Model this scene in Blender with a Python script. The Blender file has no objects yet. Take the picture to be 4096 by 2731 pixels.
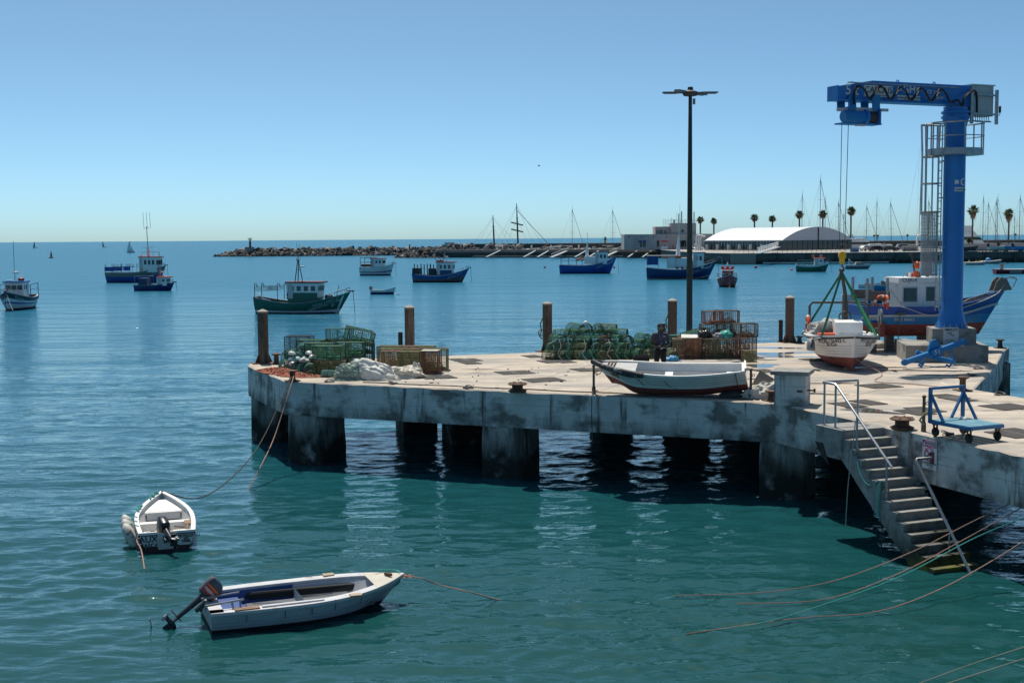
import bpy, bmesh, math, random
import numpy as np
from mathutils import Vector, Matrix, Euler
R = math.radians
rnd = random.Random(7)
sc = bpy.context.scene
COL = sc.collection

# ------------------------------------------------------------------ camera
FPX, CX, CY = 5000.0, 2048.0, 1365.5          # focal length and centre, in photograph pixels
CAMZ = 7.1                                    # eye height above the sea
PITCH, ROLL = math.atan(412 / FPX), R(-0.433)
cam = bpy.data.cameras.new('camera'); camo = bpy.data.objects.new('camera', cam); COL.objects.link(camo)
cam.sensor_width = 36.0; cam.lens = 36.0 * FPX / 4096.0; cam.clip_start = 0.5; cam.clip_end = 90000
camo.matrix_world = Matrix.Translation((0, 0, CAMZ)) @ (Matrix.Rotation(R(90) - PITCH, 4, 'X') @ Matrix.Rotation(ROLL, 4, 'Z'))
sc.camera = camo
CROT = camo.matrix_world.to_3x3()

def spot(px, py, z=0.0):
    """ground point at height z that the photograph shows at pixel (px, py)"""
    d = CROT @ Vector(((px - CX) / FPX, (CY - py) / FPX, -1))
    k = (z - CAMZ) / d.z
    return Vector((d.x * k, d.y * k, z))

def at(px, py, Y):
    """point at distance Y in front"""
    d = CROT @ Vector(((px - CX) / FPX, (CY - py) / FPX, -1))
    k = Y / d.y
    return Vector((d.x * k, Y, CAMZ + d.z * k))

# ------------------------------------------------------------------ sky and sun
SUN_AZ, SUN_EL = R(-18), R(65)
w = bpy.data.worlds.new('World'); sc.world = w; w.use_nodes = True
nt = w.node_tree; bg = nt.nodes['Background']
sky = nt.nodes.new('ShaderNodeTexSky'); sky.sky_type = 'NISHITA'; sky.sun_disc = False
sky.sun_elevation = SUN_EL; sky.sun_rotation = SUN_AZ
sky.altitude = 0; sky.air_density = 0.34; sky.dust_density = 0.9; sky.ozone_density = 7.0
wb = nt.nodes.new('ShaderNodeVectorMath'); wb.operation = 'MULTIPLY'; wb.inputs[1].default_value = (.91, 1.13, .94)   # white balance of the whole sky
nt.links.new(sky.outputs[0], wb.inputs[0]); nt.links.new(wb.outputs[0], bg.inputs[0]); bg.inputs[1].default_value = 0.111
sd = Vector((math.sin(SUN_AZ) * math.cos(SUN_EL), math.cos(SUN_AZ) * math.cos(SUN_EL), math.sin(SUN_EL)))
sl = bpy.data.lights.new('sun', 'SUN'); sl.energy = 3.3; sl.angle = R(0.53); sl.color = (1.0, 0.93, 0.82)
so = bpy.data.objects.new('sun', sl); COL.objects.link(so); so.rotation_euler = sd.to_track_quat('Z', 'Y').to_euler()
vs = sc.view_settings; vs.view_transform = 'Standard'; vs.look = 'None'; vs.exposure = 0.6; vs.gamma = 1.0; vs.use_curve_mapping = False
sc.cycles.max_bounces = 6; sc.cycles.glossy_bounces = 3; sc.cycles.diffuse_bounces = 3
sc.cycles.sample_clamp_indirect = 4.0

# ------------------------------------------------------------------ materials
MATS = {}
def srgb(h):
    v = [int(h[i:i + 2], 16) / 255 for i in (0, 2, 4)]
    return tuple(((c + .055) / 1.055) ** 2.4 if c > .04045 else c / 12.92 for c in v)
def mat(name, col, rough=.6, metal=0.0, layers=(), bump=0.0, bscale=8.0, coord='Object', var=.12, vscale=3.0, spec=.5, shift=True, coat=0.0, boards=None):
    """procedural paint/concrete/metal; layers = (colour, scale or (x,y,z), low, high, detail)"""
    if name in MATS: return MATS[name]
    m = bpy.data.materials.new(name); m.use_nodes = True; MATS[name] = m
    n = m.node_tree.nodes; l = m.node_tree.links; b = n['Principled BSDF']
    b.inputs['Roughness'].default_value = rough; b.inputs['Metallic'].default_value = metal
    b.inputs['Specular IOR Level'].default_value = spec; b.inputs['Coat Weight'].default_value = coat
    if coord == 'World':
        g = n.new('ShaderNodeNewGeometry'); vec = g.outputs['Position']
    else:
        tc = n.new('ShaderNodeTexCoord'); vec = tc.outputs['Object']
        if shift:
            oi = n.new('ShaderNodeObjectInfo'); mu = n.new('ShaderNodeMath'); mu.operation = 'MULTIPLY'; mu.inputs[1].default_value = 60
            l.new(oi.outputs['Random'], mu.inputs[0]); ad = n.new('ShaderNodeVectorMath'); ad.operation = 'ADD'
            l.new(vec, ad.inputs[0]); l.new(mu.outputs[0], ad.inputs[1]); vec = ad.outputs[0]
    def noise(scale, detail=4, rgh=.6):
        t = n.new('ShaderNodeTexNoise'); t.inputs['Scale'].default_value = 1.0 if isinstance(scale, tuple) else scale
        t.inputs['Detail'].default_value = detail; t.inputs['Roughness'].default_value = rgh
        if isinstance(scale, tuple):
            mp = n.new('ShaderNodeMapping'); mp.inputs['Scale'].default_value = scale; l.new(vec, mp.inputs['Vector']); l.new(mp.outputs[0], t.inputs['Vector'])
        else: l.new(vec, t.inputs['Vector'])
        return t.outputs['Fac']
    def mix(fac, a, c2):
        x = n.new('ShaderNodeMix'); x.data_type = 'RGBA'; l.new(fac, x.inputs['Factor'])
        for s, v in ((x.inputs['A'], a), (x.inputs['B'], c2)):
            if isinstance(v, tuple): s.default_value = v + (1,)
            else: l.new(v, s)
        return x.outputs['Result']
    def ramp(fac, lo, hi):
        r = n.new('ShaderNodeMapRange'); l.new(fac, r.inputs['Value']); r.inputs['From Min'].default_value = lo; r.inputs['From Max'].default_value = hi
        return r.outputs[0]
    cur = tuple(col)
    if var:
        f = ramp(noise(vscale, 5), .3, .7)
        cur = mix(f, tuple(c * (1 - var) for c in col), tuple(min(1, c * (1 + var)) for c in col))
    for L in layers:
        c2, scale, lo, hi = L[:4]
        f = ramp(noise(scale, L[4] if len(L) > 4 else 6), lo, hi)
        if len(L) > 5:                                             # height-limited mark: (z0, z1) fades from 1 at z0 to 0 at z1
            sp = n.new('ShaderNodeSeparateXYZ'); gg = n.new('ShaderNodeNewGeometry'); l.new(gg.outputs['Position'], sp.inputs[0])
            ns = n.new('ShaderNodeMath'); ns.operation = 'MULTIPLY_ADD'; l.new(noise((1.6, 1.6, .5), 4), ns.inputs[0]); ns.inputs[1].default_value = 1.5; l.new(sp.outputs['Z'], ns.inputs[2])
            zz = ramp(ns.outputs[0], L[5][1] + .75, L[5][0] + .75)
            mm = n.new('ShaderNodeMath'); mm.operation = 'MULTIPLY'; l.new(f, mm.inputs[0]); l.new(zz, mm.inputs[1]); f = mm.outputs[0]
        cur = mix(f, cur, tuple(c2))
    if boards:                                                     # faint lines left by the shuttering boards
        sp = n.new('ShaderNodeSeparateXYZ'); gg = n.new('ShaderNodeNewGeometry'); l.new(gg.outputs['Position'], sp.inputs[0]); prev = sp.outputs['Z']
        for op, v in (('MULTIPLY', 1 / boards), ('FRACT', 0), ('LESS_THAN', .09)):
            mm = n.new('ShaderNodeMath'); mm.operation = op; l.new(prev, mm.inputs[0]); mm.inputs[1].default_value = v; prev = mm.outputs[0]
        mm = n.new('ShaderNodeMath'); mm.operation = 'MULTIPLY'; l.new(prev, mm.inputs[0]); l.new(ramp(noise((.9, .9, 6), 5), .45, .75), mm.inputs[1]); cur = mix(mm.outputs[0], cur, tuple(c * .3 for c in col))
    if isinstance(cur, tuple): b.inputs['Base Color'].default_value = cur + (1,)
    else: l.new(cur, b.inputs['Base Color'])
    if bump:
        bp = n.new('ShaderNodeBump'); bp.inputs['Strength'].default_value = bump; bp.inputs['Distance'].default_value = .02
        l.new(noise(bscale, 6), bp.inputs['Height']); l.new(bp.outputs[0], b.inputs['Normal'])
    return m

RUST = (.16, .06, .025)
CONC = mat('concrete', (.56, .55, .53), .9, coord='World', boards=.185, var=.14, vscale=1.1, bump=.5, bscale=14, layers=[
    ((.19, .18, .165), (.9, .9, 1.3), .50, .60, 10), ((.66, .65, .63), (1.3, 1.3, .5), .60, .74, 8), ((.10, .09, .08), (3.6, 3.6, .35), .57, .68, 7),
    ((.11, .06, .03), (1.6, 1.6, .2), .68, .8, 5), ((.055, .055, .048), 1.6, .32, .55, 9, (1.35, 2.05))])
PILE = mat('weedy concrete', (.30, .29, .27), .85, coord='World', var=.3, vscale=2, bump=.8, bscale=9, layers=[
    ((.36, .36, .34), (2.2, 2.2, 1.3), .64, .72, 8), ((.06, .06, .052), (2.4, 2.4, .6), .46, .6, 8), ((.012, .015, .011), 1.6, .28, .46, 8, (.6, 1.35)), ((.16, .16, .15), 5.5, .66, .74, 5)])
DECKM = mat('deck concrete', (.46, .39, .315), .88, coord='World', var=.14, vscale=.55, bump=.35, bscale=22, layers=[
    ((.36, .32, .28), (.25, .9, 1), .46, .60, 9), 
    ((.27, .255, .24), (.5, .9, 1), .50, .70, 9), ((.53, .48, .43), (.35, 1.4, 1), .55, .72, 7), ((.33, .22, .14), (.7, .5, 1), .66, .78, 7), ((.2, .18, .16), 3.5, .62, .74, 7), ((.22, .19, .165), (.7, 2.4, 1), .56, .68, 9), ((.6, .54, .46), (2.2, .5, 1), .64, .74, 6)])
STEPM = mat('step concrete', (.27, .265, .25), .9, coord='World', var=.2, vscale=4, bump=.7, bscale=25, layers=[
    ((.13, .13, .12), 2.5, .5, .7, 8), ((.02, .025, .015), 2.0, .25, .45, 8, (.35, 1.05)), ((.13, .13, .02), 4, .3, .55, 5, (-.1, .35))])
STEEL = mat('galvanised steel', (.33, .34, .345), .42, .75, var=.18, vscale=6)
DSTEEL = mat('dark steel', (.09, .095, .1), .5, .5, var=.2, vscale=5)
RUSTY = mat('rusty iron', (.13, .07, .045), .85, .1, var=.3, vscale=8, bump=.5, bscale=30, layers=[((.05, .035, .03), 9, .5, .65)])
POSTM = mat('weathered post', (.115, .08, .06), .85, var=.25, vscale=3, bump=.5, bscale=12, layers=[((.26, .2, .15), (9, 9, .5), .52, .68, 7), ((.045, .03, .025), (7, 7, .8), .55, .7, 6)])
CRANEB = mat('crane blue', (.006, .16, .50), .42, var=.10, vscale=.9, coat=.1, layers=[((.02, .09, .24), (3, 3, .35), .6, .78, 6), ((.12, .16, .2), (9, 9, 1.2), .72, .78, 4)])
CRANEL = mat('blue enamel', (.01, .16, .42), .4, var=.12, vscale=4, layers=[((.25, .33, .4), 14, .70, .76)])
BLACK = mat('black rubber', (.012, .012, .013), .55, var=.2)
DARK = mat('dark void', (.01, .011, .012), .8, var=0)
WHITE = mat('white paint', (.74, .74, .72), .45, var=.05)
LGREY = mat('light grey paint', (.47, .47, .46), .5, var=.08)
MGREY = mat('mid grey', (.2, .2, .2), .6, var=.1)
OLDWHITE = mat('worn white paint', (.66, .66, .64), .6, var=.08, layers=[((.36, .34, .31), (2, 2, 7), .6, .74, 8), ((.15, .13, .12), 9, .68, .74, 5)], bump=.2, bscale=20)
GLASS = mat('dark glass', (.012, .02, .025), .06, var=0, spec=.9)
ORANGE = mat('orange paint', (.62, .09, .02), .5, var=.1)
REDP = mat('red paint', (.33, .025, .03), .5, var=.15)
ANTIF = mat('red antifouling', (.21, .045, .035), .75, var=.22, vscale=5, layers=[((.05, .02, .018), 3, .55, .7, 7), ((.22, .12, .1), 12, .68, .75)])
YELLOW = mat('yellow paint', (.62, .38, .01), .4, var=.1)
GREENP = mat('green hull paint', (.012, .11, .075), .45, var=.15, layers=[((.03, .045, .04), 1.2, .6, .75, 6)])
NAVY = mat('navy hull paint', (.01, .035, .14), .4, var=.15, layers=[((.03, .035, .05), 1.4, .62, .76, 6)])
BLUEP = mat('mid blue hull paint', (.012, .07, .30), .45, var=.15, layers=[((.04, .05, .08), 1.4, .62, .76, 6)])
ROPEP = mat('pink rope', (.40, .24, .19), .9, var=.25, vscale=30)
ROPEB = mat('dark rope', (.07, .065, .06), .95, var=.3, vscale=30)
ROPEW = mat('pale rope', (.42, .4, .35), .95, var=.2, vscale=30)
ROPET = mat('teal rope', (.06, .33, .30), .9, var=.25, vscale=30)
WOOD = mat('bare wood', (.24, .15, .09), .8, var=.25, vscale=(9), layers=[((.12, .08, .05), (3, 14, 14), .5, .7)])
OLDWOOD = mat('grey timber', (.16, .14, .125), .9, var=.25, layers=[((.06, .05, .045), (3, 12, 12), .5, .68)])

# ------------------------------------------------------------------ mesh helpers
class MB:
    def __init__(s): s.v = []; s.f = []; s.m = []
    def add(s, vs, fs, mi=0):
        o = len(s.v); s.v += [tuple(p) for p in vs]; s.f += [tuple(i + o for i in f) for f in fs]; s.m += [mi] * len(fs); return s
    def box(s, c, d, rz=0, mi=0, M=None):
        x, y, z = d[0] / 2, d[1] / 2, d[2] / 2
        p = [Vector((a, b, e)) for e in (-z, z) for b in (-y, y) for a in (-x, x)]
        if M is None: M = Matrix.Rotation(rz, 3, 'Z')
        p = [M @ q + Vector(c) for q in p]
        return s.add(p, [(0, 2, 3, 1), (4, 5, 7, 6), (0, 1, 5, 4), (2, 6, 7, 3), (0, 4, 6, 2), (1, 3, 7, 5)], mi)
    def bar(s, a, b, w, h=None, mi=0, up=(0, 0, 1)):
        a, b = Vector(a), Vector(b); d = b - a; L = d.length
        if L < 1e-6: return s
        d /= L; u = Vector(up)
        if abs(d.dot(u)) > .98: u = Vector((1, 0, 0))
        x = d.cross(u).normalized(); z = x.cross(d)
        M = Matrix((x, d, z)).transposed()
        return s.box((a + b) / 2, (w, L, h or w), mi=mi, M=M)
    def wire(s, a, b, r, mi=0):
        a, b = Vector(a), Vector(b); d = (b - a)
        if d.length < 1e-6: return s
        d.normalize(); u = Vector((0, 0, 1)) if abs(d.z) < .9 else Vector((1, 0, 0))
        x = d.cross(u).normalized() * r; y = d.cross(x).normalized() * r
        return s.add([a + x, a + y, a - x, a - y, b + x, b + y, b - x, b - y], [(0, 1, 5, 4), (1, 2, 6, 5), (2, 3, 7, 6), (3, 0, 4, 7)], mi)
    def tube(s, pts, r, n=6, mi=0, closed=False, cap=True):
        P = [Vector(p) for p in pts]; k = len(P); rr = r if isinstance(r, (list, tuple)) else [r] * k
        vs, fs = [], []; px = None
        for i in range(k):
            d = (P[(i + 1) % k] - P[i - 1]) if closed else (P[min(i + 1, k - 1)] - P[max(i - 1, 0)])
            if d.length < 1e-9: d = Vector((0, 0, 1))
            d.normalize()
            if px is None:
                u = Vector((0, 0, 1)) if abs(d.z) < .9 else Vector((1, 0, 0)); px = d.cross(u).normalized()
            else:
                px = (px - d * px.dot(d)); px = px.normalized() if px.length > 1e-6 else d.orthogonal().normalized()
            py = d.cross(px)
            vs += [P[i] + (px * math.cos(2 * math.pi * j / n) + py * math.sin(2 * math.pi * j / n)) * rr[i] for j in range(n)]
        for i in range(k if closed else k - 1):
            a, b = i * n, ((i + 1) % k) * n
            fs += [(a + j, a + (j + 1) % n, b + (j + 1) % n, b + j) for j in range(n)]
        if cap and not closed: fs += [tuple(range(n - 1, -1, -1)), tuple(range((k - 1) * n, k * n))]
        return s.add(vs, fs, mi)
    def lathe(s, prof, n=16, c=(0, 0, 0), mi=0, axis='Z'):
        vs, fs = [], []; c = Vector(c)
        for r, z in prof:
            for j in range(n):
                a = 2 * math.pi * j / n; p = Vector((r * math.cos(a), r * math.sin(a), z))
                if axis == 'X': p = Vector((p.z, p.x, p.y))
                if axis == 'Y': p = Vector((p.x, p.z, p.y))
                vs.append(p + c)
        for i in range(len(prof) - 1):
            fs += [(i * n + j, i * n + (j + 1) % n, (i + 1) * n + (j + 1) % n, (i + 1) * n + j) for j in range(n)]
        fs += [tuple(range(n - 1, -1, -1)), tuple(range((len(prof) - 1) * n, len(prof) * n))]
        return s.add(vs, fs, mi)
    def prism(s, poly, z0, z1, mi=0, M=None):
        k = len(poly); vs = [Vector((p[0], p[1], z)) for z in (z0, z1) for p in poly]
        if M: vs = [M @ v for v in vs]
        return s.add(vs, [tuple(range(k - 1, -1, -1)), tuple(range(k, 2 * k))] + [(i, (i + 1) % k, k + (i + 1) % k, k + i) for i in range(k)], mi)
    def quad(s, a, b, c, d, mi=0): return s.add([a, b, c, d], [(0, 1, 2, 3)], mi)
    def sphere(s, c, r, n=10, mi=0):
        r = r if isinstance(r, (tuple, list)) else (r, r, r); k = max(5, n // 2 + 1)
        vs = []; fs = []
        for i in range(k + 1):
            t = math.pi * (i + .02) / (k + .04)
            for j in range(n):
                a = 2 * math.pi * j / n; vs.append((c[0] + r[0] * math.sin(t) * math.cos(a), c[1] + r[1] * math.sin(t) * math.sin(a), c[2] - r[2] * math.cos(t)))
        for i in range(k): fs += [(i * n + j, i * n + (j + 1) % n, (i + 1) * n + (j + 1) % n, (i + 1) * n + j) for j in range(n)]
        return s.add(vs, fs, mi)
    def mesh(s, name, mats, smooth=False):
        me = bpy.data.meshes.new(name); me.from_pydata(s.v, [], s.f)
        for m in (mats if isinstance(mats, (list, tuple)) else [mats]): me.materials.append(m)
        if any(s.m): me.polygons.foreach_set('material_index', s.m)
        if smooth:
            me.polygons.foreach_set('use_smooth', [True] * len(s.f))
        bm = bmesh.new(); bm.from_mesh(me); bmesh.ops.recalc_face_normals(bm, faces=bm.faces); bm.to_mesh(me); bm.free()
        if smooth: me.set_sharp_from_angle(angle=R(40))
        me.update(); return me
def link(name, me, parent=None, loc=None, rot=None):
    o = bpy.data.objects.new(name, me); COL.objects.link(o); o.parent = parent
    if loc is not None: o.location = loc
    if rot is not None: o.rotation_euler = rot
    return o
def part(name, mb, m, parent=None, smooth=False, loc=None, rot=None): return link(name, mb.mesh(name, m, smooth), parent, loc, rot)
def tag(o, label, cat, group=None, kind=None):
    o['label'] = label; o['category'] = cat
    if group: o['group'] = group
    if kind: o['kind'] = kind
    return o
def thing(name, label, cat, loc=(0, 0, 0), rz=0.0, group=None, rot=None):
    o = bpy.data.objects.new(name, None); o.empty_display_size = .2; COL.objects.link(o); o.location = loc
    o.rotation_euler = rot if rot is not None else (0, 0, rz)
    return tag(o, label, cat, group)
def copytree(o, parent=None):
    c = o.copy(); COL.objects.link(c); c.parent = parent
    for ch in list(o.children): copytree(ch, c)
    return c
def struct(name, mb, m, label=None, smooth=False):
    o = part(name, mb, m, smooth=smooth); o['kind'] = 'structure'
    if label: o['label'] = label
    return o
def arc(c, r, a0, a1, n, ax='XZ'):
    out = []
    for i in range(n + 1):
        a = a0 + (a1 - a0) * i / n; u, v = r * math.cos(a), r * math.sin(a)
        out.append(Vector(c) + (Vector((u, 0, v)) if ax == 'XZ' else Vector((0, u, v)) if ax == 'YZ' else Vector((u, v, 0))))
    return out
def sag(a, b, drop, n=14):
    a, b = Vector(a), Vector(b)
    return [a.lerp(b, i / n) - Vector((0, 0, drop * 4 * (i / n) * (1 - i / n))) for i in range(n + 1)]
_fc = {}
def textmesh(txt, size, spacing=1.0):
    """flat lettering: list of vertices (x right, y up) centred, and faces"""
    k = (txt, size)
    if k in _fc: return _fc[k]
    c = bpy.data.curves.new('t', 'FONT'); c.body = txt; c.size = size; c.align_x = 'CENTER'; c.align_y = 'CENTER'; c.resolution_u = 3; c.space_character = spacing
    o = bpy.data.objects.new('t', c); COL.objects.link(o)
    bpy.context.view_layer.update()
    me = o.to_mesh(); v = [tuple(p.co) for p in me.vertices]; f = [tuple(p.vertices) for p in me.polygons]
    o.to_mesh_clear(); bpy.data.objects.remove(o); bpy.data.curves.remove(c)
    _fc[k] = (v, f); return _fc[k]
def lettering(name, txt, size, m, parent, origin, right, up, bold=0.0, smap=None):
    v, f = textmesh(txt, size); O, r, u = Vector(origin), Vector(right).normalized(), Vector(up).normalized()
    pts = [smap(p[0], p[1]) for p in v] if smap else [O + r * p[0] + u * p[1] for p in v]
    mb = MB(); mb.add(pts, f)
    if bold:
        nn = r.cross(u)
        for dx, dy in ((bold, 0), (0, bold), (bold, bold)):
            pp = [smap(p[0] + dx, p[1] + dy) for p in v] if smap else [O + r * (p[0] + dx) + u * (p[1] + dy) + nn * .0004 * (1 + dx / bold + 2 * dy / bold) for p in v]
            mb.add(pp, f)
    me = bpy.data.meshes.new(name); me.from_pydata(mb.v, [], mb.f); me.materials.append(m)
    return link(name, me, parent)
ORD = ['first', 'second', 'third', 'fourth', 'fifth', 'sixth', 'seventh', 'eighth', 'ninth', 'tenth', 'eleventh', 'twelfth', 'thirteenth', 'fourteenth', 'fifteenth', 'sixteenth', 'seventeenth', 'eighteenth', 'nineteenth', 'twentieth']
# ------------------------------------------------------------------ the sea: waves as geometry, fine ripples in the material
def make_sea():
    m = bpy.data.materials.new('sea water'); m.use_nodes = True; n = m.node_tree.nodes; l = m.node_tree.links
    b = n['Principled BSDF']; b.inputs['Base Color'].default_value = (.008, .062, .068, 1); b.inputs['Roughness'].default_value = .045
    b.inputs['IOR'].default_value = 1.333
    g = n.new('ShaderNodeNewGeometry')
    def wave(scale, rot, detail, rough):
        mp = n.new('ShaderNodeMapping'); mp.inputs['Scale'].default_value = scale; mp.inputs['Rotation'].default_value = (0, 0, rot)
        l.new(g.outputs['Position'], mp.inputs['Vector']); t = n.new('ShaderNodeTexNoise'); t.inputs['Scale'].default_value = 1; t.inputs['Detail'].default_value = detail
        t.inputs['Roughness'].default_value = rough; l.new(mp.outputs[0], t.inputs['Vector']); return t.outputs['Fac']
    a = wave((1.9, 4.6, 1), R(9), 3, .55); c = wave((.16, .42, 1), R(-8), 4, .6); d = wave((5.0, 10, 1), R(16), 2, .5)
    e = wave((.03, .13, 1), R(5), 3, .55); s0 = n.new('ShaderNodeMath'); s0.operation = 'MULTIPLY_ADD'; l.new(e, s0.inputs[0]); s0.inputs[1].default_value = 7.0; s9 = n.new('ShaderNodeMath'); s9.operation = 'MULTIPLY'; s9.inputs[1].default_value = .5; l.new(a, s9.inputs[0]); l.new(s9.outputs[0], s0.inputs[2])
    s1 = n.new('ShaderNodeMath'); s1.operation = 'MULTIPLY_ADD'; l.new(c, s1.inputs[0]); s1.inputs[1].default_value = 2.6; l.new(s0.outputs[0], s1.inputs[2])
    s2 = n.new('ShaderNodeMath'); s2.operation = 'MULTIPLY_ADD'; l.new(d, s2.inputs[0]); s2.inputs[1].default_value = .02; l.new(s1.outputs[0], s2.inputs[2])
    # ripples die away inshore, where the swell is modelled
    ln = n.new('ShaderNodeVectorMath'); ln.operation = 'LENGTH'; l.new(g.outputs['Position'], ln.inputs[0])
    mr = n.new('ShaderNodeMapRange'); l.new(ln.outputs['Value'], mr.inputs['Value']); mr.inputs['From Min'].default_value = 25; mr.inputs['From Max'].default_value = 110
    mr.inputs['To Min'].default_value = .045; mr.inputs['To Max'].default_value = .17
    bp = n.new('ShaderNodeBump'); bp.inputs['Strength'].default_value = 1; l.new(mr.outputs[0], bp.inputs['Distance']); l.new(s2.outputs[0], bp.inputs['Height']); l.new(bp.outputs[0], b.inputs['Normal'])
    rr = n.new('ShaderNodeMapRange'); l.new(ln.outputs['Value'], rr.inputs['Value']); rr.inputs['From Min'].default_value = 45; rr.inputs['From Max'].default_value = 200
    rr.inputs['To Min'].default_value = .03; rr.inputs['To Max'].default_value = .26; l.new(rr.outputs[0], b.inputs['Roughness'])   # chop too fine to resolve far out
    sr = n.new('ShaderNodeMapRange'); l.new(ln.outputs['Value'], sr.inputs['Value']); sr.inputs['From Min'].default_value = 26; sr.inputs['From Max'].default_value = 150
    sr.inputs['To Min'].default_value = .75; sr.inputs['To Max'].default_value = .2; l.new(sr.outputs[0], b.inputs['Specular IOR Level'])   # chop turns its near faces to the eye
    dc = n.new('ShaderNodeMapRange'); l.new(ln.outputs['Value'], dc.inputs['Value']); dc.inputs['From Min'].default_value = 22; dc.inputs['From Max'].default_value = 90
    mx = n.new('ShaderNodeMix'); mx.data_type = 'RGBA'; l.new(dc.outputs[0], mx.inputs['Factor']); mx.inputs['A'].default_value = (.008, .058, .057, 1); mx.inputs['B'].default_value = (.012, .125, .21, 1); l.new(mx.outputs['Result'], b.inputs['Base Color'])   # greener inshore; far out the sky's reflected blue is put into the colour
    def axis(knots):
        out = []
        for (a0, a1, d0, d1) in knots:
            x = a0; L = a1 - a0
            while x < a1 - 1e-6:
                out.append(x); x += d0 + (d1 - d0) * (x - a0) / L
        out.append(knots[-1][1]); return np.array(out)
    ys = axis([(-4000, -200, 1000, 1000), (-200, 10, 70, 5), (10, 17, .5, .1), (17, 42, .075, .1), (42, 70, .1, .3), (70, 150, .3, 1.4), (150, 1000, 1.4, 60), (1000, 40000, 200, 6000)])
    xp = axis([(0, 12, .1, .1), (12, 24, .1, .3), (24, 70, .3, 2.2), (70, 900, 2.2, 120), (900, 40000, 500, 8000)])
    xs = np.concatenate([-xp[:0:-1], xp])
    X, Y = np.meshgrid(xs, ys); Z = np.zeros_like(X); rg = np.random.RandomState(3)
    for i in range(120):
        wl = .27 * (7.5 ** (rg.rand() ** 1.45)); th = R(94) + rg.randn() * .7; k = 2 * np.pi / wl
        amp = .0028 * wl ** .74 * (.5 + rg.rand()); dx, dy = np.cos(th) * k, np.sin(th) * k; ph = rg.rand() * 6.28
        fade = np.clip(1.25 - Y / (26 + wl * 55), 0, 1) * np.clip(1.2 - np.abs(X) / (16 + wl * 22), 0, 1)
        s = np.sin(X * dx + Y * dy + ph + .8 * np.sin(X * .21 * dy / k + Y * .13 + i)); Z += amp * fade * (s + .25 * np.cos(2 * (X * dx + Y * dy + ph)))
    Z *= .85 + .3 * np.sin(X * .31 + Y * .17) * np.sin(Y * .23 - X * .11)
    ny, nx = X.shape; V = np.stack([X, Y, Z], -1).reshape(-1, 3)
    idx = np.arange(ny * nx).reshape(ny, nx); F = np.stack([idx[:-1, :-1], idx[:-1, 1:], idx[1:, 1:], idx[1:, :-1]], -1).reshape(-1, 4)
    me = bpy.data.meshes.new('sea'); me.vertices.add(len(V)); me.vertices.foreach_set('co', V.ravel()); me.loops.add(F.size); me.loops.foreach_set('vertex_index', F.ravel())
    me.polygons.add(len(F)); me.polygons.foreach_set('loop_start', np.arange(0, F.size, 4)); me.polygons.foreach_set('use_smooth', np.ones(len(F), bool))
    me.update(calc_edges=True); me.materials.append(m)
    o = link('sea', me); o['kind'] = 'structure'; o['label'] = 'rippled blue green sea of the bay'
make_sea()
sb = MB(); sb.box((0, 5000, -6), (60000, 60000, .5)); struct('seabed', sb, mat('sand', (.1, .12, .08), 1), 'sandy sea bottom')

# ------------------------------------------------------------------ the pier
DZ = 2.63; TH = 1.08
def D(px, py): return spot(px, py, DZ)
cA, cB = D(991, 1462), D(1140, 1524)
cC = D(3102, 1611)
wall0, wall1 = D(3205, 1633), D(4096, 1823)
WD = (wall1 - wall0).normalized()                # direction of the stair wall, towards the viewer
cE = wall0 + WD * 22
farL = D(1003, 1449); far2 = D(2100, 1411); far3 = D(3250, 1364)
fF = D(4037, 1389); k1, k2, k3 = D(4014, 1402), D(3983, 1463), D(3894, 1557)
k4 = D(4096, 1591); kk = (k4 - k3).normalized(); k5 = k3 + kk * 12 
deckpoly = [cA, cB, cC, wall0, cE, cE + Vector((9, 2, 0)), k5, k3, k2, k1, fF, far3, far2, farL]
pier = thing('pier', 'grey concrete fishing pier on thick pillars', 'pier')
mb = MB(); P2 = [(p.x, p.y) for p in deckpoly]; k = len(P2)
# deck with slightly worn, chamfered edge
cen = Vector((sum(p[0] for p in P2) / k, sum(p[1] for p in P2) / k))
def densify(poly, step):
    out = []
    for i, p in enumerate(poly):
        q = poly[(i + 1) % len(poly)]; L = math.dist(p, q); n = max(1, int(L / step))
        out += [(p[0] + (q[0] - p[0]) * j / n, p[1] + (q[1] - p[1]) * j / n) for j in range(n)]
    return out
dp = densify(P2, .35); kd = len(dp)
def inward(i, d):
    a, b = Vector(dp[i - 1]), Vector(dp[(i + 1) % kd]); t = (b - a).normalized(); return Vector((dp[i][0] - t.y * d, dp[i][1] + t.x * d))
r2 = random.Random(5)
rim = []; top = []
for i in range(kd):
    e = .012 + .03 * r2.random() ** 3
    rim.append((dp[i][0], dp[i][1], DZ - e - .012)); q = inward(i, .03 + e); top.append((q.x, q.y, DZ))
TS = .5; low = [(p[0], p[1], DZ - TS) for p in dp]
mb.add(top, [tuple(range(kd))], 0)
mb.add(rim + top, [(i, (i + 1) % kd, kd + (i + 1) % kd, kd + i) for i in range(kd)], 0)
mb.add(low + rim, [(i, (i + 1) % kd, kd + (i + 1) % kd, kd + i) for i in range(kd)], 1)
mb.add(low, [tuple(range(kd - 1, -1, -1))], 1)
part('deck_slab', mb, [DECKM, CONC], pier)
def edge_beam(pts, w_):
    mb = MB(); n = len(pts); ins = []
    for i, p in enumerate(pts):
        a, b = pts[max(i - 1, 0)], pts[min(i + 1, n - 1)]; t_ = (b - a).normalized(); ins.append(p + Vector((-t_.y, t_.x, 0)) * w_)
    for i in range(n - 1):
        q = [pts[i], pts[i + 1], ins[i + 1], ins[i]]; mb.prism([(v.x, v.y) for v in q], DZ - TH, DZ - TS - .001)
    part('edge_beam', mb, CONC, pier)
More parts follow.
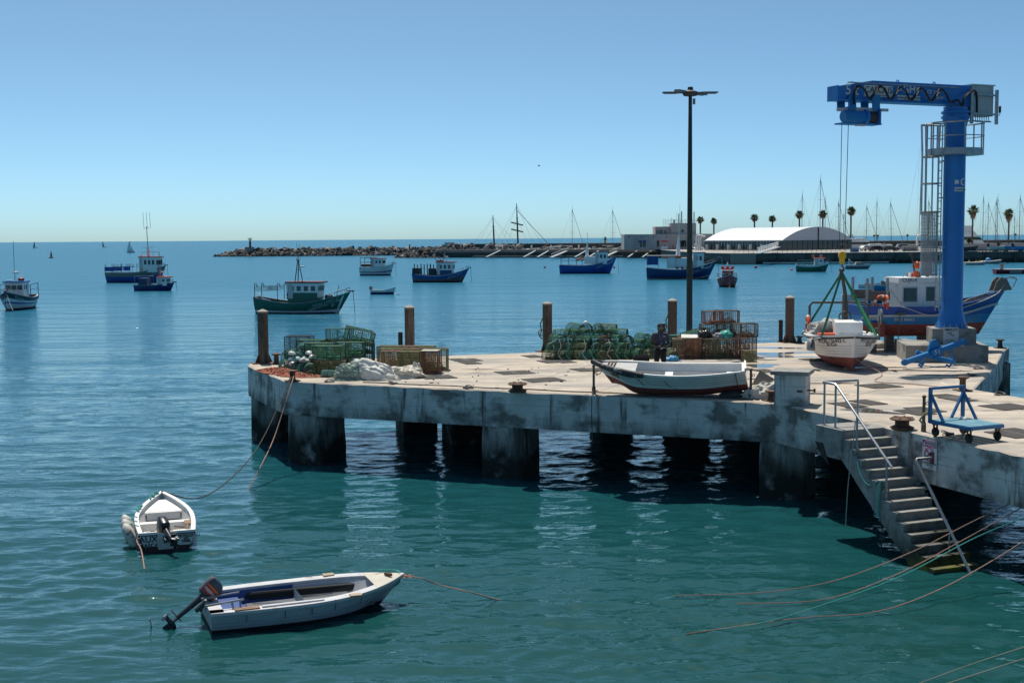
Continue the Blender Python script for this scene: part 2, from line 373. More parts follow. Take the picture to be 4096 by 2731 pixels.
edge_beam([cA, cB, cC, wall0, cE], .6); edge_beam([k3 + kk * 6, k3, k2, k1, fF], .5)
def pillar(c, wx, wy, ang):
    mb = MB(); n = 10; r3 = random.Random(int(c.x * 100)); 
    P = [(-wx / 2, -wy / 2), (wx / 2, -wy / 2), (wx / 2, wy / 2), (-wx / 2, wy / 2)]; ch = .08; prof = []
    for i, p in enumerate(P):
        a, b = P[i - 1], P[(i + 1) % 4]
        for q in (a, b):
            v = Vector((q[0] - p[0], q[1] - p[1])).normalized() * ch; prof.append((p[0] + v.x, p[1] + v.y))
    prof = densify(prof, .28)
    vs = []; M = Matrix.Rotation(ang, 2)
    zs = [DZ - TS + .01 - (DZ - TS + 3.5) * i / n for i in range(n + 1)]
    for z in zs:
        for p in prof:
            s = 1 + (.05 * r3.random() if z < 1.2 else .01 * r3.random()); q = M @ Vector((p[0] * s, p[1] * s)); vs.append((c.x + q.x, c.y + q.y, z))
    kk_ = len(prof); fs = [(i * kk_ + j, i * kk_ + (j + 1) % kk_, (i + 1) * kk_ + (j + 1) % kk_, (i + 1) * kk_ + j) for i in range(n) for j in range(kk_)]
    mb.add(vs, fs); part('pillar', mb, PILE, pier, smooth=False)
fang = math.atan2(cC.y - cB.y, cC.x - cB.x); fd = Vector((math.cos(fang), math.sin(fang), 0)); fn = Vector((-fd.y, fd.x, 0))
for px0, px1 in ((1125, 1292), (1997, 2168), (3039, 3216)):
    t = ((px0 + px1) / 2 - 1140) / (3102 - 1140); p = cB.lerp(cC, t)
    # slightly set back under the beam
    pillar(p + fn * .78 + fd * (.12 if px0 < 1200 else 0), 1.25, 1.5, fang)
pillar(cA + Vector((.95, -.15, 0)), 1.1, 1.3, R(65))
fbang = math.atan2(far3.y - farL.y, far3.x - farL.x)
for px, back in ((1660, 1), (1853, 4.5), (2446, 2.5), (2750, 6.0), (2985, 4), (3330, 1), (3420, 10)):
    q = farL.lerp(far3, (px - 1003) / (3250 - 1003)); rr = Vector((px - CX, 0, 0)) / FPX
    yy = q.y - .9 - back * .9; pillar(Vector((rr.x * yy, yy, 0)), 1.25, 1.4, fbang)
for s_ in (7.2, 11.5, 16): pillar(wall0 + WD * s_ + Vector((-WD.y, WD.x, 0)) * 3.2, 1.4, 1.4, math.atan2(WD.y, WD.x))
pillar(fF + Vector((-1.1, -.9, 0)), 1.2, 1.2, 0); pillar(k2 + Vector((-1.4, .3, 0)), 1.2, 1.2, .3); pillar(k3 + Vector((-.9, -1.2, 0)), 1.1, 1.1, .2)
# inner beams that close off the back light in places
for px in (1560, 2620):
    a = cB.lerp(cC, (px - 1140) / 1962.) + fn * .6; b = a + fn * 9
# drain gratings let into the deck
def grate_mesh():
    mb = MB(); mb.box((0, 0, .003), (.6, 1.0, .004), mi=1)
    for i in range(17): mb.box((0, -.48 + .06 * i, .012), (.58, .018, .012))
    for i in range(8): mb.box((-.28 + .08 * i, 0, .0135), (.014, .98, .012))
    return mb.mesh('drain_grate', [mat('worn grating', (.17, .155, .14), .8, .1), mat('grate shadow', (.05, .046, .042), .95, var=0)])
gm = grate_mesh()
for px, py, rz in ((2196, 1447, -8), (2258, 1447, -8), (2332, 1480, -10), (2392, 1479, -10), (2140, 1522, -9), (2206, 1518, -9), (2090, 1490, -9), (2028, 1492, -9), (2130, 1426, -6),
                   (1720, 1510, -10), (1778, 1508, -10), (1836, 1440, -6), (1885, 1440, -6), (1880, 1452, -6), (2962, 1475, -8), (3060, 1484, -8), (3490, 1546, -10), (3540, 1543, -10),
                   (3390, 1620, -30), (3470, 1610, -30), (3660, 1650, -30), (3700, 1640, -30), (3800, 1587, -25), (3830, 1597, -25), (4000, 1630, -30), (4060, 1626, -30), (4040, 1738, -40), (4080, 1728, -40), (3250, 1440, -8), (3320, 1438, -8)):
    p = D(px, py); link('drain_grate', gm, pier, (p.x, p.y, DZ + .002), (0, 0, R(21)))
# expansion joints and repair seams in the deck
jm = mat('joint tar', (.12, .11, .1), .9, var=.3)
def seam(a, b, w_, seed):
    q = random.Random(seed); n = 14; L = (b - a); nn = Vector((-L.y, L.x, 0)).normalized(); up_, lo_ = [], []
    for i in range(n + 1):
        c = a.lerp(b, i / n) + nn * q.uniform(-.02, .02); h = w_ * q.uniform(.4, 1.0); up_.append(c + nn * h); lo_.append(c - nn * h)
    mb = MB(); mb.add([v + Vector((0, 0, .003)) for v in up_ + lo_], [(i, n + 1 + i, n + 2 + i, i + 1) for i in range(n)]); part('deck_joint', mb, jm, pier)
for i, s_ in enumerate((.12, .3, .48, .66, .84)): a = cB.lerp(cC, s_) + fn * .15; seam(a, a + fn * (5.2 + 7 * s_), .012, i)
for i, o_ in enumerate((2.6, 5.4)): seam(cB + fn * o_ + fd * (1 + o_ * .2), cC + fn * o_, .012, 20 + i)
seam(D(3300, 1610), D(3850, 1480), .015, 31); seam(D(3200, 1560), D(3960, 1600), .02, 32); seam(D(3900, 1600), D(4096, 1640), .03, 33)
dm = [mat('debris', (.06, .05, .04), .9), mat('pale debris', (.5, .45, .38), .9)]
for i in range(60):
    q = random.Random(200 + i); a = cB.lerp(cC, q.random()) + fn * (.4 + q.random() * 6); mb = MB(); mb.box((0, 0, .012), (.03 + .1 * q.random() ** 2, .02 + .04 * q.random(), .02), q.random() * 3); o = part('debris', mb, dm[i % 5 == 0], pier); o.location = (a.x, a.y, DZ + .003)
# puddles left on the deck
PUD = mat('puddle water', (.1, .09, .08), .03, var=.2, vscale=.8, spec=.6)
def puddle(px, py, a, b, rz, sd_):
    q = random.Random(sd_); c = D(px, py); pts = []; ph = [q.random() * 6 for _ in range(4)]
    for i in range(28):
        t = 2 * math.pi * i / 28; r = 1 + .3 * math.sin(2 * t + ph[0]) + .2 * math.sin(3 * t + ph[1]) + .15 * math.sin(5 * t + ph[2])
        pts.append((a * r * math.cos(t), b * r * math.sin(t)))
    mb = MB(); mb.add([(x, y, 0) for x, y in pts], [tuple(range(28))]); o = part('puddle', mb, PUD, loc=(c.x, c.y, DZ + .005), rot=(0, 0, R(rz))); o['kind'] = 'structure'
for i, a in enumerate(((3060, 1392, 1.1, .5, -5), (3130, 1412, 1.0, .45, 5), (3070, 1420, .8, .4, 0), (3040, 1462, .7, .5, -20), (3160, 1428, .9, .25, 0), (3300, 1533, .7, .25, -10), (3280, 1575, .6, .2, -15), (3470, 1642, .75, .42, -30), (3660, 1482, 1.4, .22, -5), (3770, 1500, .9, .2, -5), (3420, 1405, 1.1, .4, -5), (3530, 1470, .8, .2, -5), (3050, 1516, .5, .15, -20))):
    puddle(*a, i + 3)
# concrete gate pillar with a cap at the bend
cp = thing('gate_pillar', 'square concrete pillar with overhanging cap at the bend of the pier', 'pillar', D(3172, 1627) + Vector((.1, .55, 0)), R(-22))
mb = MB(); mb.box((0, 0, .41), (.82, .82, .82)); part('shaft', mb, CONC, cp)
mb = MB(); mb.prism([(-.5, -.5), (.5, -.5), (.5, .5), (-.5, .5)], .82, .92); part('cap', mb, STEPM, cp)
mb = MB(); mb.bar((.41, -.1, .4), (.6, -.1, .4), .04); mb.bar((.6, -.1, .35), (.6, -.1, .45), .05); mb.bar((.2, -.41, .4), (.33, -.44, .4), .05); part('iron_bracket', mb, RUSTY, cp)

# ------------------------------------------------------------------ stair against the wall
wn = Vector((-WD.y, WD.x, 0)); wn = wn if wn.x < 0 else -wn      # out from the wall, over the water
wn = Vector((WD.y, -WD.x, 0)) if (Vector((WD.y, -WD.x, 0))).x < 0 else Vector((-WD.y, WD.x, 0))
S0 = D(3524, 1705); S0 = wall0 + WD * (S0 - wall0).dot(WD)      # where the landing ends, on the wall line
stair = thing('staircase', 'steep concrete stair running down the pier wall into the water', 'staircase', S0, math.atan2(WD.y, WD.x))
SW = 1.2; RUN, RISE = .244, .192        # local x runs down along the wall, +y or -y away from it
sgn = 1 if Matrix.Rotation(-math.atan2(WD.y, WD.x), 3, 'Z') @ wn.cross(Vector((0, 0, 1))) is None else (1 if (Matrix.Rotation(-math.atan2(WD.y, WD.x), 3, 'Z') @ wn).y > 0 else -1)
def sbox(mb, x0, x1, y0, y1, z0, z1):
    mb.box(((x0 + x1) / 2, sgn * (y0 + y1) / 2, (z0 + z1) / 2), (x1 - x0, abs(y1 - y0), z1 - z0))
mb = MB(); sbox(mb, -1.02, 0, .003, SW, -.66, -.03); part('landing', mb, STEPM, stair)
for i in range(1, 19):
    x0 = (i - 1) * RUN; z = -i * RISE - .03; r3 = random.Random(i)
    mb = MB(); prof = [(x0 - .02, z), (x0 + RUN + .035, z), (x0 + RUN + .035, z - .045), (x0 + RUN, z - .06), (x0 + RUN, z - RISE), (x0 + RUN - .02, z - RISE - .5), (x0 - .02, z - .5)]
    M = Matrix.Rotation(R(90), 4, 'X'); w_ = SW - .01 * r3.random() - .02
    mb.prism(prof, -w_ if sgn > 0 else .003, -.003 if sgn > 0 else w_, M=M); part('step', mb, STEPM, stair)
RAILM = mat('stainless rail', (.36, .37, .38), .35, .85, var=.15, vscale=5)
y0 = sgn * (SW - .12)
rail = thing('handrail', 'galvanised tube handrail along the upper stair landing', 'handrail', S0, math.atan2(WD.y, WD.x))
mb = MB(); mb.tube([(-.86, sgn * .12, 1.0), (-.9, y0, 1.0), (-.45, y0, 1.0), (-.38, y0, .97), (1.66, y0, -.62)], .032, 8); part('top_rail', mb, RAILM, rail, True)
for x, y, z0, z1 in ((-.86, sgn * .12, -.03, .99), (-.86, y0, -.03, .99), (-.42, y0, -.03, .98), (.40, y0, -.41, .34), (1.48, y0, -1.37, -.5)):
    mb = MB(); mb.tube([(x, y, z0), (x, y, z1)], .026, 8); mb.box((x, y, z0 + .006), (.12, .12, .012)); part('post', mb, RAILM, rail, True)
rail2 = thing('handrail', 'galvanised tube handrail sloping from the wall bracket into the water', 'handrail', S0, math.atan2(WD.y, WD.x))
o_ = spot(3718, 1832, 2.15) - S0; xx = o_.dot(WD)
e_ = spot(4015, 2300, -.1) - S0; xe = e_.dot(WD); ye = abs(e_.dot(wn))
mb = MB(); mb.tube([(xx, sgn * .02, -.48), (xx - .03, sgn * .42, -.48), (xx + .02, sgn * .47, -.5), (xe, sgn * (ye if ye < .9 else .5), -DZ - .15)], .032, 8); part('top_rail', mb, RAILM, rail2, True)
tt = .62; mb = MB(); mb.tube([(xx + (xe - xx) * tt, sgn * .47, -.48 + (-DZ + .33) * tt), (xx + (xe - xx) * tt, sgn * .47, -2.45)], .02, 6); part('post', mb, RAILM, rail2, True)
mb = MB(); mb.box((xx, sgn * .015, -.48), (.14, .02, .26)); part('wall_plate', mb, RUSTY, rail2)
# bracket under the landing
br = thing('steel_bracket', 'dark triangular steel bracket bolted to the wall below the landing', 'bracket', S0, math.atan2(WD.y, WD.x))
bx = -.75; mb = MB(); mb.prism([(-.28, 0), (.02, 0), (.3, -.5), (-.02, -.3)], SW + .003, SW + .02, M=Matrix.Translation((bx, 0, -.42)) @ Matrix.Rotation(R(90), 4, 'X') @ Matrix.Scale(-sgn, 4, (0, 0, 1))); part('plate', mb, BLACK, br)
mb = MB(); mb.lathe([(.06, 0), (.06, .1), (.035, .1), (.035, .02)], 12, (bx - .16, sgn * (SW + .02), -.58), axis='Y'); part('eye', mb, RUSTY, br)
# warning sign on the wall
sp_ = spot(3672, 1810, 2.25); ts = (sp_ - wall0).dot(WD) + .12
sg = thing('warning_sign', 'white and magenta no diving warning sign on the stair wall', 'sign', wall0 + WD * ts + wn * .012 + Vector((0, 0, -.42)), 0)
SW2, SH2 = .48, .66
right = WD; MAG = mat('sign magenta', (.42, .02, .13), .5, var=.05); SIGNW = mat('sign white', (.72, .72, .72), .4, var=.05); INK = mat('sign ink', (.02, .02, .025), .5, var=0)
def plate(name, m, x0, x1, z0, z1, d, parent=sg):
    mb = MB(); a = lambda x, z, e: right * x + Vector((0, 0, z)) + wn * e
    mb.add([a(x0, z0, d), a(x1, z0, d), a(x1, z1, d), a(x0, z1, d), a(x0, z0, d - .006), a(x1, z0, d - .006), a(x1, z1, d - .006), a(x0, z1, d - .006)], [(0, 1, 2, 3), (7, 6, 5, 4), (0, 4, 5, 1), (1, 5, 6, 2), (2, 6, 7, 3), (3, 7, 4, 0)])
    return part(name, mb, m, parent)
plate('panel', SIGNW, -SW2 / 2, SW2 / 2, -SH2 / 2, SH2 / 2, .006)
plate('header', MAG, -SW2 / 2 + .01, SW2 / 2 - .01, .17, .32, .009)
up = Vector((0, 0, 1))
def sgt(t, size, m, x, z, bold=.004): lettering('lettering', t, size, m, sg, right * x + up * z + wn * .0115, right, up, bold)
sgt('WARNING', .078, SIGNW, .05, .285); sgt('ATENÇÃO', .078, SIGNW, .05, .213)
mb = MB(); ring = [right * (.15 * math.cos(a)) + up * (.15 * math.sin(a) - .0) + wn * .012 for a in [i * math.pi / 14 for i in range(28)]]
mb.tube(ring, .013, 4, closed=True); mb.bar(right * -.105 + up * .105 + wn * .012, right * .105 + up * -.105 + wn * .012, .022, .006, up=wn); part('prohibition_ring', mb, MAG, sg)
mb = MB(); mb.bar(right * -.09 + up * -.06 + wn * .011, right * .03 + up * .02 + wn * .011, .03, .004, up=wn); mb.bar(right * .02 + up * .0 + wn * .011, right * .1 + up * .06 + wn * .011, .018, .004, up=wn); mb.bar(right * -.02 + up * 0 + wn * .011, right * .05 + up * .07 + wn * .011, .016, .004, up=wn); mb.sphere(right * -.11 + up * -.075 + wn * .011, .018, 8); part('diver_symbol', mb, INK, sg)
mb = MB(); mb.add([right * -.215 + up * .195 + wn * .0115, right * -.135 + up * .195 + wn * .0115, right * -.175 + up * .29 + wn * .0115], [(0, 1, 2)]); part('triangle_symbol', mb, SIGNW, sg)
sgt('PROIBIDO MERGULHAR', .042, INK, 0, -.2, .003); sgt('NO DIVING', .042, INK, .02, -.245, .003); sgt('DOCAPESCA', .03, INK, .05, -.3, .002)
# ------------------------------------------------------------------ hulls
def smooth(a, b, x):
    x = max(0, min(1, (x - a) / (b - a))); return x * x * (3 - 2 * x)
class Hull:
    def __init__(s, L, B, sheer, keel, tr=.75, tm=.42, pe=2.2, pm=.35, pb=1.0, rake=.5, srake=0.0, kup=.0, band=None, drag=0.0):
        s.__dict__.update(locals())
    def zs(s, t):
        a, m, b = s.sheer; return m + (a - m) * max(0, 1 - t / .5) ** 2 + (b - m) * max(0, (t - .4) / .6) ** 2
    def zk(s, t): return s.keel + s.kup * smooth(.72, 1, t) + s.drag * smooth(.3, 0, t)
    def hb(s, t):
        if t < s.tm: f = s.tr + (1 - s.tr) * math.sin(math.pi / 2 * t / s.tm)
        else: f = max(0.0, 1 - ((t - s.tm) / (1 - s.tm)) ** s.pe)
        return s.B / 2 * f
    def pt(s, t, u, side=1, off=0.0):
        zs, zk = s.zs(t), s.zk(t); w = smooth(.45, 1, t); p = s.pm * (1 - w) + s.pb * w
        y = (s.hb(t)) * (max(0, u) ** p) + off; x = -s.L / 2 + s.L * t + s.rake * (u - 1) * smooth(.6, 1, t) + s.srake * (1 - u) * smooth(.3, 0, t)
        return Vector((x, side * max(y, 0.0), zk + (zs - zk) * u))
    def uz(s, t, z): return max(.02, min(.98, (z - s.zk(t)) / (s.zs(t) - s.zk(t))))
    def shell(s, bands, nt=28, n1=4, n2=3, side_th=.04):
        """bands = list of (z or ('f', fraction up the topside)) boundaries from keel upward, one material index per band"""
        mb = MB(); T = [i / nt for i in range(nt + 1)]; rows = []
        for t in T:
            us = [0.0]; zb = []
            for b in bands:
                if isinstance(b, tuple): u0 = zb[0] if zb else 0; zb.append(u0 + (1 - u0) * b[1])
                else: zb.append(s.uz(t, b))
            zb.append(1.0); rr = [(0.0, 0)]; prev = 0.0
            for k, ub in enumerate(zb):
                ub = max(ub, prev + .004); nn = n1 if k == 0 else n2
                rr += [(prev + (ub - prev) * (i + 1) / nn, k) for i in range(nn)]; prev = ub
            rows.append(rr)
        nr = len(rows[0]); vs = []
        for side in (1, -1):
            for i, t in enumerate(T): vs += [s.pt(t, min(1, u), side) for u, _ in rows[i]]
        base = (nt + 1) * nr; fs, mi = [], []
        for sd_ in (0, 1):
            o = sd_ * base
            for i in range(nt):
                for j in range(nr - 1):
                    f = (o + i * nr + j, o + (i + 1) * nr + j, o + (i + 1) * nr + j + 1, o + i * nr + j + 1)
                    fs.append(f if sd_ == 0 else f[::-1]); mi.append(rows[0][j + 1][1])
        for j in range(nr - 1):     # transom
            fs.append((j, j + 1, base + j + 1, base + j)); mi.append(rows[0][j + 1][1])
        mb.v = [tuple(v) for v in vs]; mb.f = fs; mb.m = mi; return mb
    def rail(s, h, w, nt=28, t0=0.0, t1=1.0, off=0.0, dz=0.0, transom=True):
        """capping rail along the sheer"""
        mb = MB()
        for side in (1, -1):
            sec = []
            for i in range(nt + 1):
                t = t0 + (t1 - t0) * i / nt; p = s.pt(t, 1, side, off); q = Vector((p.x, side * max(abs(p.y) - w, 0), p.z)); 
                sec.append([p + Vector((0, 0, dz)), p + Vector((0, 0, dz + h)), q + Vector((0, 0, dz + h)), q + Vector((0, 0, dz))])
            vs = [v for S in sec for v in S]; mb.add(vs, [(i * 4 + j, (i + 1) * 4 + j, (i + 1) * 4 + (j + 1) % 4, i * 4 + (j + 1) % 4) for i in range(nt) for j in range(4)] + [(0, 1, 2, 3), tuple(nt * 4 + j for j in (3, 2, 1, 0))])
        if transom and t0 == 0:
            a, b = s.pt(0, 1, 1), s.pt(0, 1, -1); mb.bar(a + Vector((w / 2, 0, dz + h / 2)), b + Vector((w / 2, 0, dz + h / 2)), w, h)
        return mb
    def strip(s, u0, u1, off, t0=0.0, t1=1.0, nt=28, fz=None):
        """raised belt on the topside between height fractions"""
        mb = MB()
        for side in (1, -1):
            vs = []
            for i in range(nt + 1):
                t = t0 + (t1 - t0) * i / nt; vs += [s.pt(t, u0, side, .002), s.pt(t, u0, side, off), s.pt(t, u1, side, off), s.pt(t, u1, side, .002)]
            mb.add(vs, [(i * 4 + j, (i + 1) * 4 + j, (i + 1) * 4 + j + 1, i * 4 + j + 1) for i in range(nt) for j in range(3)])
        return mb
    def inner(s, th, zf, nt=24, ends=(.02, .96)):
        """inside planking down to the floor boards"""
        mb = MB(); T = [ends[0] + (ends[1] - ends[0]) * i / nt for i in range(nt + 1)]; n = 5; vs = []
        for side in (1, -1):
            for t in T:
                u0 = s.uz(t, zf + .25 * smooth(.7, 1, t) * (s.zs(t) - zf))
                for j in range(n + 1):
                    p = s.pt(t, u0 + (1 - u0) * j / n, side); vs.append(Vector((p.x, side * max(abs(p.y) - th, .004), p.z)))
        base = (nt + 1) * (n + 1); fs = []
        for k in (0, 1):
            for i in range(nt):
                for j in range(n):
                    f = (k * base + i * (n + 1) + j, k * base + (i + 1) * (n + 1) + j, k * base + (i + 1) * (n + 1) + j + 1, k * base + i * (n + 1) + j + 1); fs.append(f)
        for i in range(nt): fs.append((i * (n + 1), (i + 1) * (n + 1), base + (i + 1) * (n + 1), base + i * (n + 1)))
        fs.append(tuple(list(range(0, n + 1)) + [base + j for j in range(n, -1, -1)])); mb.add(vs, fs); return mb
    def deck(s, dz, t0=0.01, t1=.985, nt=20, th=.03):
        mb = MB(); vs = []
        for i in range(nt + 1):
            t = t0 + (t1 - t0) * i / nt; z = s.zs(t) - dz; p = s.pt(t, s.uz(t, z), 1); vs += [(p.x, p.y - .005, z), (p.x, -p.y + .005, z)]
        mb.add(vs, [(2 * i, 2 * i + 1, 2 * i + 3, 2 * i + 2) for i in range(nt)]); return mb
    def text(s, txt, size, m, parent, t0, u0, side, slope=0.0, bold=0.006):
        """lettering laid on the topside"""
        dirn = -1 if side > 0 else 1
        def f(x, y):
            t = t0 + dirn * x / s.L * -1 * (1 if side < 0 else 1) * (-1 if side < 0 else 1) if False else t0 + (x if side < 0 else -x) / s.L
            H = s.zs(t) - s.zk(t); u = u0 + y / H + slope * (x if side < 0 else -x) / H; return s.pt(t, u, side, .012)
        return lettering('lettering', txt, size, m, parent, (0, 0, 0), (1, 0, 0), (0, 0, 1), bold, f)
def boat_thing(name, label, cat, loc, heading, group=None):
    """heading: world direction of the bow"""
    return thing(name, label, cat, loc, math.atan2(heading[1], heading[0]), group)
WT = mat('hull lettering', (.62, .62, .6), .6, var=.1)
BT = mat('black lettering', (.02, .02, .022), .6, var=.1)
def lifebuoy(parent, c, r=.28, ax='X', name='lifebuoy', rr=.055):
    mb = MB(); n = 20
    for k in range(4):
        for (a0, a1, mi) in ((k * 90, k * 90 + 68, 0), (k * 90 + 68, k * 90 + 90, 1)):
            pts = []
            for i in range(6):
                a = R(a0 + (a1 - a0) * i / 5); u, v = r * math.cos(a), r * math.sin(a); pts.append(Vector(c) + (Vector((0, u, v)) if ax == 'X' else Vector((u, 0, v))))
            mb.tube(pts, rr, 7, mi=mi)
    return part(name, mb, [ORANGE, WHITE], parent, True)

def fishing_boat(label, px, py, heading, L, B, sheer, hullm, boot, house, roof, deckdz=.55, tr=.7, group='fishing boats anchored in the bay', name='fishing_boat',
                 bands=(('f', .0),), rake=1.0, pb=1.2, stripe=None, capm=None, deckm=None, z0=.0, tm=.4, pe=2.3, mast=None, gantry=None, rails=(), extra=None, text=None, pb_hull=None, yaw=None):
    p = spot(px, py, 0); t = boat_thing(name, label, 'fishing boat', (p.x, p.y, 0), heading, group)
    H = Hull(L, B, sheer, -.7, tr, tm, pe, .3, pb, rake, .15 * L / 10, .25)
    hb = part('hull', H.shell(list(bands), 26), hullm, t, True)
    part('capping_rail', H.rail(.07, .16), capm or LGREY, t); part('deck', H.deck(deckdz), deckm or MGREY, t)
    if stripe: part('rubbing_strake', H.strip(stripe[0], stripe[1], .05, stripe[3] if len(stripe) > 3 else 0, stripe[4] if len(stripe) > 4 else 1), stripe[2], t)
    if text:
        for k, (txt, size, u) in enumerate(text):
            for side in (-1, 1): H.text(txt, size, WT, t, .77, u, side, slope=.12)
    # wheelhouse: (x0, x1, width, z0, height, wall, lower)
    if house:
        x0, x1, wd, hz, hh = house[:5]; wall = house[5]
        hs = part('wheelhouse', wheelhouse_mb(x0, x1, wd, hz, hh), wall, t)
        n = max(2, int((x1 - x0) / .75)); W = .42; zc = hz + hh * .66; hw = hh * .30
        for side in (-1, 1):
            for i in range(n):
                cx = x1 - .42 - i * .72
                if cx - W / 2 < x0 + .1: continue
                mb = MB(); mb.box((cx, side * (wd / 2 + .004), zc), (W, .02, hw)); part('window', mb, GLASS, hs)
        nf = 3
        for i in range(nf):
            mb = MB(); mb.box((x1 + .065 * hh * .66 + .03, (i - 1) * wd * .31, zc), (.03, wd * .25, hw)); part('window', mb, GLASS, hs)
        for side in (-1, 1):
            mb = MB(); mb.box((x0 + .38, side * (wd / 2 + .008), hz + hh * .47), (.5, .02, hh * .86)); part('door', mb, LGREY, hs)
        mb = MB(); zz = hz + hh; mb.prism([(x0 - .1, -wd / 2 - .12), (x1 + .38, -wd / 2 - .12), (x1 + .45, 0), (x1 + .38, wd / 2 + .12), (x0 - .1, wd / 2 + .12)], zz, zz + .14); part('roof', mb, roof, t)
        if len(house) > 6:
            mb = MB(); mb.box(((x0 + x1) / 2, 0, hz + hh * .2), (x1 - x0 + .02, wd + .02, hh * .4)); part('wheelhouse_base', mb, house[6], t)
    if mast:
        mx, mz, mh, mm = mast; m_ = thing_part = None
        mb = MB()
        for sy in (-.28, .28): mb.tube([(mx - .25, sy * 1.6, mz), (mx, sy * .5, mz + mh * .68)], .05, 5)
        mb.tube([(mx + .45, 0, mz), (mx, 0, mz + mh * .68)], .045, 5); mb.tube([(mx, 0, mz + mh * .6), (mx, 0, mz + mh)], .035, 5)
        mb.bar((mx, -.5, mz + mh * .68), (mx, .5, mz + mh * .68), .05); mb.bar((mx, -.35, mz + mh * .4), (mx, .35, mz + mh * .4), .05)
        mo = part('mast', mb, mm, t)
        mb = MB(); mb.lathe([(.0, 0), (.3, .02), (.3, .15), (.0, .17)], 12, (mx + .35, 0, mz + mh * .46)); part('radar', mb, WHITE, mo)
        mb = MB(); mb.sphere((mx, -.45, mz + mh * .68 + .1), .07, 6); part('mast_light', mb, ORANGE, mo)
        mb = MB(); mb.wire((mx, .45, mz + mh * .68), (mx, .45, mz + mh * 1.15), .014); mb.wire((mx, -.3, mz + mh * .68), (mx, -.3, mz + mh * 1.2), .014); part('aerial', mb, DSTEEL, mo)
    if gantry:
        gx0, gx1, gz, gh, gm_ = gantry; y = H.hb(.15) * .86; mb = MB()
        for x in (gx0, gx1):
            mb.tube([(x, -y, gz), (x, -y, gz + gh), (x, y, gz + gh), (x, y, gz)], .045, 5)
        for sy in (-y, y):
            mb.bar((gx0, sy, gz + gh), (gx1, sy, gz + gh), .06); mb.bar((gx0, sy, gz + gh * .55), (gx1, sy, gz + gh * .55), .04)
        part('stern_gantry', mb, gm_, t)
    for (x, n_) in rails or ():
        pass
    # bow rail and anchor roller
    mb = MB(); pts = [H.pt(tt, 1, -1) + Vector((0, .1, .45)) for tt in (.8, .88, .95)] + [H.pt(.99, 1, 1) + Vector((0, 0, .5))] + [H.pt(tt, 1, 1) + Vector((0, -.1, .45)) for tt in (.95, .88, .8)]
    mb.tube(pts, .025, 5)
    for q in pts: mb.wire(q, q - Vector((0, 0, .45)), .02)
    part('bow_rail', mb, STEEL, t)
    mb = MB(); bz = H.zs(1); mb.box((L / 2 - .05, 0, bz + .12), (.55, .3, .1)); mb.lathe([(.09, -.14), (.09, .14)], 8, (L / 2 + .25, 0, bz + .1), axis='Y'); part('anchor_roller', mb, DSTEEL, t)
    mb = MB(); a = Vector((L / 2 + .25, 0, bz + .1)); mb.tube(sag(a, (L / 2 + .4, .1, -.3), 0.0, 3), .028, 5); part('anchor_line', mb, ROPEB, t)
    # deck gear, winch and boxes
    q = random.Random(int(px)); mb = MB()
    dzz = lambda x: H.zs((x + L / 2) / L) - deckdz
    for i in range(5):
        x = -L * .42 + L * .5 * q.random(); mb.box((x, (q.random() - .5) * B * .5, dzz(x) + .18), (.5 + .3 * q.random(), .45, .36), q.random() * 3, mi=i % 3)
    part('deck_gear', mb, [OLDWOOD, MGREY, mat('fish box blue', (.02, .1, .25), .6)], t)
    xw = L * .3; mb = MB(); mb.lathe([(.3, -.35), (.12, -.33), (.12, .33), (.3, .35)], 10, (xw, 0, dzz(xw) + .4), axis='Y'); mb.box((xw, 0, dzz(xw) + .1), (.5, .5, .3)); part('winch', mb, DSTEEL, t)
    if extra: extra(t, H)
    return t, H
def wheelhouse_mb(x0, x1, wd, hz, hh):
    mb = MB(); f = .065 * hh
    b = [(x0, -wd / 2, hz), (x1, -wd / 2, hz), (x1, wd / 2, hz), (x0, wd / 2, hz)]; tp = [(x0, -wd / 2, hz + hh), (x1 + f, -wd / 2, hz + hh), (x1 + f, wd / 2, hz + hh), (x0, wd / 2, hz + hh)]
    mb.add(b + tp, [(3, 2, 1, 0), (4, 5, 6, 7), (0, 1, 5, 4), (1, 2, 6, 5), (2, 3, 7, 6), (3, 0, 4, 7)]); return mb

WHULL = mat('white hull paint', (.6, .62, .62), .45, var=.08, layers=[((.35, .3, .25), (1, 1, .4), .66, .78, 6)])
GREYB = mat('grey bulwark', (.16, .165, .16), .6, var=.15)
STAR = lambda t, H, tt, u, r: [part('star_emblem', (lambda mb: [mb.tube([H.pt(tt + s_ * 0 + (r * math.cos(a0 + k * 2.0944)) / H.L, u + r * math.sin(a0 + k * 2.0944) / (H.zs(tt) - H.zk(tt)), sd_, .015) for k in range(3)], .018, 4, closed=True) for a0 in (R(90), R(-90))] and mb)(MB()), WT, t) for sd_ in (-1, 1) for s_ in (1,)]

